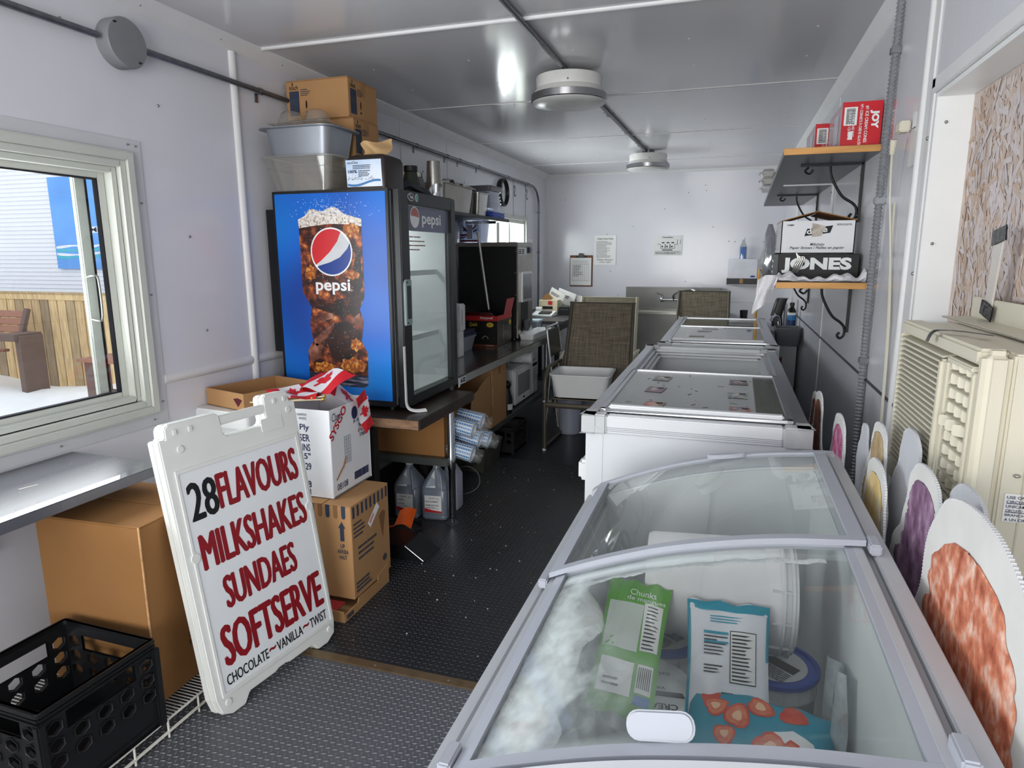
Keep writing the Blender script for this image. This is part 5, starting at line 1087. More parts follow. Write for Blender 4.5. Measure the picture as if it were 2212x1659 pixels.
# ================================================================== CHEST FREEZERS
frz_glass = glassy('freezer_lid_glass', (.84, .86, .83, 1), .14, .03, .42, C(146, 148, 138), .06, 3)
liner_m = mat('freezer_liner', C(222, 225, 226), .35, var=.03)
wprof = mat('white_rim_profile', C(228, 231, 234), .35, var=.015)
def flat_freezer(label, x0, x1, y0, y1, lids, far_open):
    t = thing('chest_freezer', label, 'freezer', ((x0+x1)/2, (y0+y1)/2, 0), group='white chest freezers in a row'); zt = .862; w_ = .05
    b = MB(); e = .012
    b.box(x0+e, y0+e, .04, x1-e, y0+.06, .80); b.box(x0+e, y1-.06, .04, x1-e, y1-e, .80); b.box(x0+e, y0+.06, .04, x0+.06, y1-.06, .80); b.box(x1-.06, y0+.06, .04, x1-e, y1-.06, .80); b.box(x0+e, y0+e, .03, x1-e, y1-e, .06)
    obj('body', b, whitef_m, t, bevel=.004)
    obj('corner_trim', MB().box(x0+e-.002, y0+e-.002, .04, x0+.075, y0+e+.01, .80), whitef_m, t, bevel=.003)
    b = MB(); b.box(x0+.06, y0+.06, .28, x1-.06, y1-.06, .30)
    for q in ((x0+.06, y0+.06, x1-.06, y0+.066), (x0+.06, y1-.066, x1-.06, y1-.06), (x0+.06, y0+.06, x0+.066, y1-.06), (x1-.066, y0+.06, x1-.06, y1-.06)): b.box(q[0], q[1], .30, q[2], q[3], .80)
    obj('liner', b, liner_m, t)
    # rim profiles, one per side, with stepped inner ledges
    def rim(nm, q, m): return obj(nm, MB().box(*q), m, t, bevel=.004)
    c = .085
    rim('end_profile', (x0+c, y0, .80, x1-c, y0+w_, zt), wprof, ); rim('end_profile', (x0+c, y1-w_, .80, x1-c, y1, zt), wprof)
    rim('side_profile', (x0, y0+c, .80, x0+w_, y1-c, zt), alum_m); rim('side_profile', (x1-w_, y0+c, .80, x1, y1-c, zt), alum_m)
    for k in range(3): obj('profile_line', MB().box(x0+c, y0-.0012, .808+k*.006, x1-c, y0+.001, .8105+k*.006), greyp_m, t)
    for cx, sx in ((x0, 1), (x1, -1)):
        for cy, sy in ((y0, 1), (y1, -1)):
            b = MB(); b.box(cx-.004*sx, cy-.004*sy, .795, cx+c*sx, cy+w_*sy, zt+.004); b.box(cx-.004*sx, cy-.004*sy, .795, cx+w_*sx, cy+c*sy, zt+.004); obj('corner_cap', b, greyp2, t, bevel=.006)
    for i, (ins, z) in enumerate(((.05, .845), (.066, .83), (.082, .815))):
        b = MB(); d = .016
        b.box(x0+ins, y0+ins, z-.012, x0+ins+d, y1-ins, z); b.box(x1-ins-d, y0+ins, z-.012, x1-ins, y1-ins, z); b.box(x0+ins, y0+ins, z-.012, x1-ins, y0+ins+d, z); b.box(x0+ins, y1-ins-d, z-.012, x1-ins, y1-ins, z)
        obj('inner_ledge', b, wprof if i else alum_m, t)
    for (ya, yb, z, hand) in lids:
        a0, a1 = x0+.052, x1-.052
        ld = obj('lid', MB().box(a0, ya, z, a0+.022, yb, z+.012).box(a1-.022, ya, z, a1, yb, z+.012).box(a0, ya, z, a1, ya+.018, z+.012).box(a0, yb-.018, z, a1, yb, z+.012), alum_m, t, bevel=.002)
        obj('pane', MB().box(a0+.02, ya+.016, z+.003, a1-.02, yb-.016, z+.008), frz_glass, ld)
        if hand: obj('lid_handle', MB().box(a0+.03, ya-.004, z+.010, a1-.03, ya+.03, z+.026), wprof, ld, bevel=.006)
    return t
greyp2 = mat('corner_grey', C(198, 202, 204), .4, var=.02)
f2 = flat_freezer('middle white chest freezer, half open, with food stickers on its glass lid', -.470, .282, 2.262, 4.20, [(2.315, 3.19, .866, True)], True)
obj('side_handle', MB().box(-.505, 2.36, .58, -.457, 2.44, .66), white_m, f2, bevel=.012)
f3 = flat_freezer('furthest white chest freezer with sliding glass lids before the back chairs', -.415, .312, 4.335, 6.24, [(4.385, 5.33, .866, True), (5.25, 6.18, .851, False)], False)
R = random.Random(21)
for i, (x, y, c1, c2) in enumerate(((-.26, 2.985, C(150, 150, 148), C(90, 84, 80)), (-.263, 2.725, C(140, 110, 120), C(96, 70, 80)), (-.24, 2.435, C(90, 120, 70), C(190, 60, 40)), (.064, 2.983, C(120, 84, 90), C(70, 50, 56)), (.057, 2.697, C(190, 200, 160), C(60, 70, 120)), (.062, 2.432, C(206, 130, 90), C(70, 60, 90)))):
    sx, sy = .036, .052
    stk = obj('sticker', MB().obox((x, y, .8758), (2*sx, 2*sy, .0008), rotz(-.12 if x < 0 else .03)), mat('sticker_%d' % i, c1, .3, col2=c2, scale=38), f2)
    obj('sticker_print', MB().obox((x-.006, y+.006, .8764), (.034, .05, .0005), rotz(.5)), mat('sticker_print_%d' % i, c2, .3, col2=C(226, 214, 200), scale=50), stk)
    obj('sticker_print', MB().obox((x+.018, y+.03, .8764), (.024, .024, .0006), rotz(.1)), grey_ink, stk)
b = MB()
for k in range(26):
    x = R.uniform(-.35, .15); y = R.uniform(2.4, 3.1); b.obox((x, y, .8747), (R.uniform(.003, .03), .003, .0004), rotz(R.uniform(0, 3)))
obj('scuffs', b, ink_m, f2, kind='stuff')
# price cards lying inside the third freezer lid
for i, (x, y, w_, d_, m_) in enumerate(((-.20, 4.95, .10, .07, mat('card_grey', C(150, 150, 150), .4, var=.3, scale=60)), (-.17, 5.12, .11, .06, mat('card_grey2', C(140, 140, 142), .4, var=.3, scale=70)), (-.24, 4.62, .10, .06, mat('card_tan', C(170, 156, 140), .4, var=.2, scale=70)))):
    obj('sticker', MB().box(x, y, .8747, x+w_, y+d_, .8755), m_, f3)

# ------------------------------------------------------------------ nearest freezer: curved glass top
f1 = thing('chest_freezer', 'nearest white chest freezer with curved sliding glass lids and frozen food inside', 'freezer', (-.03, 1.34, 0), group='white chest freezers in a row')
PR = [(-.372, .690), (-.352, .706), (-.25, .752), (-.12, .800), (0, .832), (.12, .855), (.22, .866), (.285, .872), (.305, .872)]
PX = [(p.x, p.y) for p in smoothpath([(x, z, 0) for x, z in PR], 5)]
def pz(x):
    for (a, za), (b_, zb) in zip(PX, PX[1:]):
        if a <= x <= b_: return za+(zb-za)*(x-a)/(b_-a)
    return PX[-1][1] if x > 0 else PX[0][1]
Y0, Y1 = .65, 1.985
XZ = lambda y: Matrix(((1, 0, 0, 0), (0, 0, 1, y), (0, 1, 0, 0), (0, 0, 0, 1)))
def endwall(b, y0, y1, xa, xb, zb, dz):
    b.M = XZ(y0); P = [(x, pz(x)+dz) for x in [xa+(xb-xa)*k/24 for k in range(25)]]; b.prism([(xb, zb), (xa, zb)]+P, 0, y1-y0); b.M = None
b = MB(); endwall(b, Y0+.01, Y0+.05, -.36, .30, .04, -.03); endwall(b, Y1-.05, Y1-.01, -.36, .30, .04, -.03)
b.box(-.36, Y0+.05, .04, -.32, Y1-.05, .665); b.box(.26, Y0+.05, .04, .30, Y1-.05, .835); b.box(-.36, Y0+.01, .03, .30, Y1-.01, .06)
obj('body', b, whitef_m, f1)
b = MB(); endwall(b, Y0+.051, Y0+.056, -.319, .259, .16, -.035); endwall(b, Y1-.056, Y1-.051, -.319, .259, .16, -.035)
b.box(-.319, Y0+.056, .16, -.314, Y1-.056, .66); b.box(.254, Y0+.056, .16, .259, Y1-.056, .83); b.box(-.319, Y0+.05, .15, .259, Y1-.05, .16)
obj('liner', b, liner_m, f1)
def arcstrip(y0, y1, dz0, dz1, xa=-.372, xb=.305):
    b = MB(); n = 30; xs = [xa+(xb-xa)*k/n for k in range(n+1)]
    b.loft([[(x, y0, pz(x)+dz0), (x, y1, pz(x)+dz0), (x, y1, pz(x)+dz1), (x, y0, pz(x)+dz1)] for x in xs], 0, True); return b
rail_l = mat('grey_rail_light', C(190, 193, 198), .4, var=.03); rail_d = mat('grey_rail_dark', C(140, 143, 148), .4, var=.04)
obj('end_frame', arcstrip(Y0, Y0+.065, -.05, .004), mat('white_end_cap', C(224, 227, 232), .35, var=.02), f1); obj('end_frame', arcstrip(Y1-.035, Y1, -.05, .004), rail_l, f1)
for nm, xa, xb, dz, m_ in (('side_rail', -.385, -.362, -.012, rail_l), ('side_rail', -.362, -.345, -.018, rail_d), ('side_rail', -.345, -.322, -.006, rail_l)):
    b = MB(); z = pz((xa+xb)/2)+dz; b.box(xa, Y0+.03, z-.03, xb, Y1-.02, z); obj(nm, b, m_, f1, bevel=.003)
for nm, xa, xb, dz, m_ in (('side_rail', .286, .318, -.004, rail_l), ('side_rail', .272, .286, -.010, rail_d), ('side_rail', .252, .272, .0, rail_l)):
    b = MB(); z = pz((xa+xb)/2)+dz; b.box(xa, Y0+.03, z-.035, xb, Y1-.02, z); obj(nm, b, m_, f1, bevel=.003)
lidfr = mat('lid_frame_grey', C(176, 180, 190), .35, var=.02)
g1 = glassy('curved_lid_glass', (.93, .95, .94, 1), .07, .02, .05, C(190, 198, 196))
def curvedlid(y0, y1, dz, xa, xb, side):
    ld = obj('lid', arcstrip(y0, y0+.022, dz, dz+.012, xa, xb), lidfr, f1)
    obj('lid_frame', arcstrip(y1-.022, y1, dz, dz+.012, xa, xb), lidfr, ld)
    for sx in (xa, xb-side):
        n = 10; b = MB(); b.loft([[(x, y0+.0225, pz(x)+dz), (x, y1-.0225, pz(x)+dz), (x, y1-.0225, pz(x)+dz+.0115), (x, y0+.0225, pz(x)+dz+.0115)] for x in [sx+side*k/3 for k in range(4)]], 0, True); obj('lid_frame', b, lidfr, ld)
    b = MB(); b.grid(lambda u, v: (xa+side*.8+(xb-xa-side*1.6)*u, y0+.018+(y1-y0-.036)*v, pz(xa+side*.8+(xb-xa-side*1.6)*u)+dz+.006), 26, 2); obj('pane', b, g1, ld)
    return ld
lf = curvedlid(1.325, 1.945, .004, -.345, .275, .028)
ln = curvedlid(.728, 1.36, -.012, -.330, .262, .022)
# lid handles and buffers
b = MB(); P = rrect(-.043, 0, .043, .036, .016); b.M = fr((-.048, .757, pz(-.048)-.004), (1, 0, .18), (0, .55, .83)); b.prism(P, 0, .012); obj('lid_handle', b, lidfr, ln, bevel=.003)
b = MB(); b.M = fr((.02, 1.915, pz(.02)+.014), (1, 0, .15), (0, 1, 0)); b.prism(ell(0, 0, .052, .012, 24), 0, .012); obj('lid_handle', b, lidfr, lf, bevel=.003)
for x in (-.19, .15):
    obj('buffer', MB().box(x, 1.958, pz(x)+.003, x+.03, 1.97, pz(x)+.009), navyb_m, f1)
for x, y in ((.278, 1.30), (-.366, 1.31), (.266, .735), (-.352, .735)): obj('slide_clip', MB().box(x, y, pz(x)-.004, x+.02, y+.05, pz(x)+.018), lidfr, f1, bevel=.003)
# frost on the inside of the near lid and wall
def attr_mat(name, col, nscale):
    m = bpy.data.materials.new(name); m.use_nodes = True; nt = m.node_tree; nt.nodes.clear(); L = nt.links.new
    out = nt.nodes.new('ShaderNodeOutputMaterial'); tr = nt.nodes.new('ShaderNodeBsdfTransparent'); d = nt.nodes.new('ShaderNodeBsdfDiffuse'); d.inputs['Color'].default_value = col
    mx = nt.nodes.new('ShaderNodeMixShader'); a = nt.nodes.new('ShaderNodeAttribute'); a.attribute_name = 'frost'
    tc = nt.nodes.new('ShaderNodeTexCoord'); n = nt.nodes.new('ShaderNodeTexNoise'); n.inputs['Scale'].default_value = nscale; n.inputs['Detail'].default_value = 7
    mr = nt.nodes.new('ShaderNodeMath'); mr.operation = 'MULTIPLY_ADD'; mr.inputs[1].default_value = .75; mr.inputs[2].default_value = -.36
    ad = nt.nodes.new('ShaderNodeMath'); ad.operation = 'ADD'; ad.use_clamp = True
    ml = nt.nodes.new('ShaderNodeMath'); ml.operation = 'MULTIPLY'; ml.use_clamp = True
    L(tc.outputs['Object'], n.inputs['Vector']); L(n.outputs['Fac'], mr.inputs[0]); L(mr.outputs[0], ml.inputs[0]); 
    sm = nt.nodes.new('ShaderNodeMath'); sm.operation = 'MULTIPLY'; L(a.outputs['Fac'], sm.inputs[0]); sm.inputs[1].default_value = 1.0
    b2 = nt.nodes.new('ShaderNodeMath'); b2.operation = 'MINIMUM'; L(a.outputs['Fac'], b2.inputs[0]); b2.inputs[1].default_value = .6; L(b2.outputs[0], ml.inputs[1])
    L(sm.outputs[0], ad.inputs[0]); L(ml.outputs[0], ad.inputs[1]); L(ad.outputs[0], mx.inputs[0]); L(tr.outputs[0], mx.inputs[1]); L(d.outputs[0], mx.inputs[2]); L(mx.outputs[0], out.inputs[0])
    return m
from mathutils import noise as mnoise
nu, nv = 110, 120
ys = lambda v: .745+v*.612
b = MB(); b.grid(lambda u, v: (-.302+u*.40, ys(v), pz(-.302+u*.40)-.010), nu, nv)
fo_ = obj('frost_film', b, attr_mat('frost_film', C(238, 244, 246), 22), f1)
at = fo_.data.attributes.new('frost', 'FLOAT', 'POINT')
for i, vtx in enumerate(fo_.data.vertices):
    x = vtx.co.x-.03; y = vtx.co.y+1.34; v = (y-.745)/.612
    fb = mnoise.fractal(Vector((x*9, y*9, 0)), 1., 2., 5); fd = mnoise.fractal(Vector((x*50+y*18, y*26-x*10, 3)), 1., 2., 4)
    edge = -.222+.035*math.sin(v*5.2+.6)+.050*fb
    f = (.86+.3*fd)/(1+math.exp((x-edge)/(.012+.006*fb)))
    f *= 1/(1+math.exp((-.288+.01*fb-x)/.006))
    haze = (.34+.16*fd)/(1+math.exp((x-(edge+.055+.03*math.sin(v*7)))/.025))
    topf = max(math.exp(-((v-.925)/.045)**2)*(.95 if x < .0 else .5), .8*math.exp(-(v/.05)**2)*(1 if x < -.02 else .2))
    at.data[i].value = min(1, max(0, f, haze, topf))
b = MB(); R = random.Random(31)
def fz_(u, v):
    x = -.313+u*(.075+.02*math.sin(v*9)+.012*math.sin(v*23)); top = pz(x)-.016-.004*R.random()
    return (x, ys(v), top-(u**2.2)*.10-.004*R.random())
b.grid(fz_, 12, 90); obj('frost', b, mat('frost_white', C(246, 249, 252), .9, bump=.5, bscale=120), f1, kind='stuff')
b = MB(); b.grid(lambda u, v: (-.295+u*.50, 1.282+v*.045+.004*math.sin(u*40), pz(-.30+u*.52)-.016-.012*v*v-.003*R.random()), 60, 5); obj('frost', b, mat('frost_white2', C(246, 249, 252), .9, bump=.5, bscale=120), f1, kind='stuff')

# ------------------------------------------------------------------ inside the nearest freezer
FB = .1605
tubw = mat('ice_cream_tub_white', C(226, 228, 230), .4); ribm = tubw
def pail(label, x, y, r, top, lidm, name='ice_cream_tub', lidtext=True):
    t = thing(name, label, 'tub', (x, y, FB), world=False, group='ice cream tubs in the nearest freezer'); h = top-FB
    obj('body', MB().lathe([(.001, 0), (r*.86, 0), (r*.88, .006), (r*.95, h-.055), (r*.985, h-.05), (r*.985, h-.044), (r*.95, h-.04), (r*.97, h-.012)], 36), tubw, t)
    for k in range(18): obj('rib', MB().obox((r*.96*math.cos(k*PI/9), r*.96*math.sin(k*PI/9), h-.03), (.004, .004, .026), rotz(k*PI/9)), tubw, t)
    obj('lid', MB().lathe([(r*.97, h-.014), (r*1.02, h-.012), (r*1.02, h-.002), (r*.99, h), (r*.93, h), (r*.92, h-.006), (.001, h-.006)], 40, cap0=False), lidm, t)
    return t, h
t, h = pail('ice cream tub with white CREAMERY lid under the frosty side of the lid', -.125, 1.270, .104, .535, tubw)
LZ_ = h-.0052; txt = lambda x, y, a=0: T(x, y, LZ_) @ rotz(PI+a)
decal('lid_band', [(-.085, -.026), (.085, -.026), (.08, -.010), (-.08, -.010)], T(0, 0, LZ_-.0004) @ rotz(.12), ink_m, t)
text('CREAMERY', txt(.075, -.040, .1), .11, .018, ink_m, t, .02); text('VANILLA', txt(.045, .012, .1), .06, .010, ink_m, t, .02); lines(txt(.06, -.064, .1), .08, .014, 2, grey_ink, t, .4, 3); text('IceCream', txt(.05, .062, .1), .06, .012, ink_m, t, 0, .2); text('Po', txt(.01, .03, .1), .03, .018, ink_m, t)
def bluepail(label, x, y, r, top):
    t, h = pail(label, x, y, r, top, bluelid_m)
    obj('lid_label', MB().lathe([(r*.74, h-.0052), (.001, h-.0048)], 30, cap0=False), paper_m, t); decal('label_band', [(-.05, -.02), (.05, -.02), (.05, .008), (-.05, .008)], T(.0, 0, h-.0042) @ rotz(2.5), ink_m, t); lines(T(0, 0, h-.004) @ rotz(2.5) @ T(-.05, .014, 0), .1, .04, 6, grey_ink, t, .4, 4)
    return t
bluepail('ice cream tub with blue lid behind the green mango bag', -.105, 1.490, .098, .535)
bluepail('ice cream tub with blue lid at the right inner wall', .145, 1.455, .092, .525)
t, h = pail('ice cream tub with white rim under the strawberry bag', .110, 1.190, .100, .47, tubw)
t, h = pail('empty white tub at the near right corner of the freezer', .16, .90, .085, .42, tubw)
t, h = pail('white tub at the far end of the nearest freezer', -.05, 1.80, .09, .45, tubw)
t = thing('large_white_pail', 'large white pail lying on its side across the freezer tubs', 'pail', M=fr((-.145, 1.475, .668), (1, .05, 0), (0, 0, 1)), world=False)
b = MB(); b.M = Matrix(((0, 0, 1, 0), (1, 0, 0, 0), (0, 1, 0, 0), (0, 0, 0, 1))); b.lathe([(.001, 0), (.108, 0), (.113, .01), (.123, .27), (.128, .275), (.128, .285), (.123, .29), (.124, .315), (.118, .315), (.116, .29), (.10, .02)], 44); obj('body', b, mat('pail_white', C(230, 228, 230), .4), t)
for z in (.282, .300):
    b = MB(); b.M = Matrix(((0, 0, 1, z), (1, 0, 0, 0), (0, 1, 0, 0), (0, 0, 0, 1))); b.lathe([(.123, 0), (.131, .002), (.131, .007), (.123, .009)], 44, cap0=False, cap1=False); obj('ring', b, tubw, t)
for k in range(12): obj('rib', MB().box(.262, .128*math.cos(k*PI/6)-.002, .128*math.sin(k*PI/6)-.002, .31, .128*math.cos(k*PI/6)+.002, .128*math.sin(k*PI/6)+.002), tubw, t)
lines(fr((.075, -.09, .072), (0, .55, .83), (-1, 0, 0)), .06, .012, 3, grey_ink, t, .4, 2)
# frozen food bags (pillow shaped)
def bag(name, label, M, w_, h_, th, m, seed=0, slump=.0):
    t = thing(name, label, 'bag', M=M, world=False, group='frozen food bags in the nearest freezer'); R = random.Random(seed); p = [R.uniform(0, 6) for _ in range(4)]
    def hf(u, v):
        e = (max(0, 1-abs(2*u-1)**3.2)*max(0, 1-abs(2*v-1)**3.2))**.6
        return e*th*(.8+.25*math.sin(u*7+p[0])*math.sin(v*6+p[1])+.10*math.sin(u*17+p[2])*math.sin(v*13+p[3]))
    wf = lambda v: 1-.06*math.sin(PI*v)
    f = lambda s_: (lambda u, v: ((u-.5)*w_*wf(v), v*h_+.004*math.sin(u*19)*abs(2*v-1)**9, s_*hf(u, v)))
    b = MB(); b.grid(f(1), 22, 26); b.grid(f(-1), 22, 26); obj('bag', b, m, t)
    def onbag(nm, pts, mm, off=.0012):
        """print on the front of the bag: polygon in bag units, draped over its surface"""
        cu = sum(q[0] for q in pts)/len(pts); cv = sum(q[1] for q in pts)/len(pts); b = MB(); n = len(pts); rings = [1, .75, .5, .25]
        V = []
        for s_ in rings:
            for u, v in pts:
                uu, vv = cu+(u-cu)*s_, cv+(v-cv)*s_; q = f(1)(uu, vv); V.append((q[0], q[1], q[2]+off))
        q = f(1)(cu, cv); V.append((q[0], q[1], q[2]+off)); Fs = []
        for r in range(3):
            for k in range(n): Fs.append((r*n+k, r*n+(k+1) % n, (r+1)*n+(k+1) % n, (r+1)*n+k))
        for k in range(n): Fs.append((3*n+k, 3*n+(k+1) % n, 4*n))
        b.add(V, Fs, 0, True); return obj(nm, b, mm, t)
    return t, f(1), onbag
def dense(P, n=5): return [(a[0]+(b_[0]-a[0])*k/n, a[1]+(b_[1]-a[1])*k/n) for a, b_ in zip(P, P[1:]+P[:1]) for k in range(n)]
def bars(onbag, u0, v0, u1, v1, n, m_, seed=0, fill=.4):
    R = random.Random(seed); st = (v1-v0)/n
    for k in range(n):
        a = v1-(k+.8)*st; onbag('print', dense([(u0, a), (u0+(u1-u0)*R.uniform(.5, 1), a), (u0+(u1-u0)*R.uniform(.5, 1), a+st*fill), (u0, a+st*fill)], 3), m_, .0022)
green = mat('mango_bag_green', C(98, 172, 58), .3, bump=.2, bscale=25); 
t, f_, on = bag('mango_bag', 'green frozen mango chunks bag standing at the frosty side of the freezer', fr((-.160, 1.150, .542), (.94, .02, -.1), (.16, .76, .60)), .135, .275, .020, green, 1)
on('white_panel', dense([(.10, .12), (.62, .12), (.62, .36), (.10, .36)]), paper_m); on('white_panel', dense([(.06, .44), (.62, .44), (.62, .80), (.06, .80)]), mat('pale_green_panel', C(206, 216, 206), .4)); on('facts_panel', dense([(.66, .46), (.94, .46), (.92, .82), (.62, .82)]), paper_m); bars(on, .68, .47, .91, .81, 12, ink_m, 3)
on('barcode_panel', dense([(.68, .16), (.92, .16), (.92, .36), (.68, .36)]), paper_m)
for k in range(7): on('barcode', dense([(.70+k*.03, .19), (.715+k*.03, .19), (.715+k*.03, .34), (.70+k*.03, .34)], 2), ink_m, .0022)
on('store_mark', dense([(.68, .08), (.92, .08), (.92, .145), (.68, .145)]), mat('store_blue', C(40, 110, 190), .4))
bars(on, .18, .16, .45, .24, 2, ink_m, 5)
text('Chunks', T(-.018, .238, .016), .055, .013, white_m, t); text('de mangues', T(-.022, .222, .0205), .08, .012, white_m, t)
wb_ = mat('white_foil_bag', C(232, 234, 240), .28, bump=.25, bscale=18); teal = mat('teal_print', C(30, 152, 178), .35)
t, f_, on = bag('berry_bag', 'white frozen fruit bag with teal top edge leaning on the pail', fr((.045, 1.19, .492), (.985, .06, .0), (-.02, .60, .80)), .165, .265, .022, wb_, 2)
on('teal_band', dense([(.0, .93), (1, .93), (1, 1), (0, 1)]), teal); on('teal_edge', dense([(0, 0), (.035, 0), (.035, .93), (0, .93)], 8), teal); on('teal_edge', dense([(.965, .6), (1, .6), (1, .93), (.965, .93)], 6), teal)
bars(on, .28, .84, .72, .90, 3, teal, 1); on('teal_line', dense([(.2, .755), (.5, .755), (.5, .775), (.2, .775)]), teal, .002); on('teal_line', dense([(.2, .69), (.5, .69), (.5, .705), (.2, .705)]), teal, .002)
bars(on, .2, .60, .50, .75, 6, grey_ink, 2); on('facts_frame', dense([(.52, .42), (.84, .42), (.84, .79), (.52, .79)]), ink_m, .0016); on('facts_panel', dense([(.53, .427), (.83, .427), (.83, .783), (.53, .783)]), paper_m, .0024)
R = random.Random(8)
for k in range(13): a = .44+k*.026; on('print', dense([(.545, a), (.545+R.uniform(.15, .26), a), (.545+R.uniform(.15, .26), a+.011), (.545, a+.011)], 3), ink_m, .0034)
bars(on, .2, .47, .45, .54, 3, ink_m, 6); bars(on, .42, .24, .66, .36, 5, grey_ink, 7); bars(on, .56, .04, .78, .1, 1, ink_m, 1, .9)
aq = mat('strawberry_bag_teal', C(22, 142, 168), .3, bump=.15, bscale=20)
Mb = fr((.080, 1.085, .500), (.96, -.18, .02), (.16, .90, .42))
t, f_, on = bag('strawberry_bag', 'teal bag of frozen sliced strawberries at the front of the freezer', Mb, .270, .170, .032, aq, 3)
bred = mat('berry_red', C(196, 52, 34), .4, col2=C(220, 86, 52), scale=40); bpale = mat('berry_flesh', C(226, 130, 92), .4, col2=C(214, 92, 60), scale=60); bheart = mat('berry_heart', C(240, 190, 150), .4)
def berry(cu, cv, s_, a, cut=True):
    shp = [(0, -1), (.35, -.72), (.62, -.25), (.74, .2), (.62, .58), (.25, .72), (0, .64), (-.25, .72), (-.62, .58), (-.74, .2), (-.62, -.25), (-.35, -.72)]
    tr = lambda k: [(cu+(x*math.cos(a)-y*math.sin(a))*s_*k, cv+(x*math.sin(a)+y*math.cos(a))*s_*k*1.45) for x, y in shp]
    tr2 = lambda k: [(min(.985, max(.015, u)), min(.985, max(.015, v))) for u, v in tr(k)]
    on('strawberry_print', tr2(1), bred, .0012)
    if cut: on('strawberry_flesh', tr2(.82), bpale, .0022); on('strawberry_heart', tr2(.38), bheart, .0032)
for q in ((.20, .70, 0.109, 2.2), (.15, .84, 0.090, -.6, False), (.36, .66, 0.128, 2.9), (.50, .86, 0.115, 1.2), (.30, .40, 0.109, .3), (.33, .15, 0.128, 1.9), (.62, .40, 0.160, .9), (.77, .36, 0.147, 3.4), (.72, .84, 0.115, 1.3, False)): berry(*q)
on('white_swirl', dense([(.62, .52), (.72, .58), (.84, .50), (.97, .25), (.99, .3), (.88, .58), (.74, .66), (.62, .6)], 3), white_m, .001)
text('FRAISES CHAMPETRES', T(.105, -.0, .0) @ T(0, .03, .016) @ rotz(PI), .085, .011, mat('lime_print', C(190, 214, 90), .4), t, .02)
text('TRANCHEES', T(.11, .046, .021) @ rotz(PI), .05, .008, mat('lime_print2', C(190, 214, 90), .4), t, .02)
# long pale plastic strip standing at the right inner wall
t = thing('pale_plastic_bag', 'crumpled pale plastic bag squeezed down the right wall of the freezer', 'bag', (.24, 1.3, .3)); b = MB(); b.grid(lambda u, v: (.222+.010*math.sin(v*9+u*3)+.012*u, 1.12+.14*v+.05*u+.01*math.sin(u*8), .45+.24*u*(1-.2*v)), 14, 10); obj('sheet', b, glassy('pale_film', (.9, .92, .92, 1), .1, .2, .45, C(214, 220, 222), .2, 16), t, solid=.001)
b = None
# ================================================================== RIGHT SIDE
# window air conditioner
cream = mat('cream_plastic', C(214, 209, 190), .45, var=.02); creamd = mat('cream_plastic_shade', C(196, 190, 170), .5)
ac = thing('air_conditioner', 'cream window air conditioner mounted on the right wall under the boarded window', 'air conditioner', (.48, 1.6, .85))
AX, AY0, AY1, AZ0, AZ1 = .42, 1.32, 1.91, .85, 1.256
obj('casing', MB().box(AX+.05, AY0, AZ0, XR-.001, AY1-.01, AZ1-.004), cream, ac, bevel=.004)
obj('side_bezel', MB().box(AX+.004, AY0-.004, AZ0, AX+.052, AY0+.035, AZ1), cream, ac, bevel=.014, seg=3)
obj('top_bezel', MB().box(AX+.004, AY0+.03, AZ1-.03, AX+.052, AY1, AZ1), cream, ac, bevel=.006)
obj('bottom_bezel', MB().box(AX+.004, AY0+.03, AZ0, AX+.052, AY1, AZ0+.05), cream, ac, bevel=.006)
obj('far_bezel', MB().box(AX+.004, AY1-.012, AZ0+.05, AX+.052, AY1, AZ1-.03), cream, ac, bevel=.004)
# intake grille of many fins (far part of the front)
gy0, gy1 = 1.545, 1.898
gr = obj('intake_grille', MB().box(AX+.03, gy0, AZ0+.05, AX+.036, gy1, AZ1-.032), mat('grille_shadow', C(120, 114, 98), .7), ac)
z = AZ0+.056
while z < AZ1-.036:
    obj('fin', MB().add([(AX+.004, gy0, z), (AX+.004, gy1, z), (AX+.030, gy1, z+.006), (AX+.030, gy0, z+.006), (AX+.004, gy0, z+.0045), (AX+.004, gy1, z+.0045), (AX+.030, gy1, z+.0095), (AX+.030, gy0, z+.0095)], [(0, 1, 2, 3), (7, 6, 5, 4), (0, 4, 5, 1), (1, 5, 6, 2), (2, 6, 7, 3), (3, 7, 4, 0)]), cream, gr); z += .0122
obj('grille_edge', MB().box(AX-.004, gy0-.022, AZ0+.05, AX+.012, gy0-.002, AZ1-.045), cream, ac, bevel=.005)
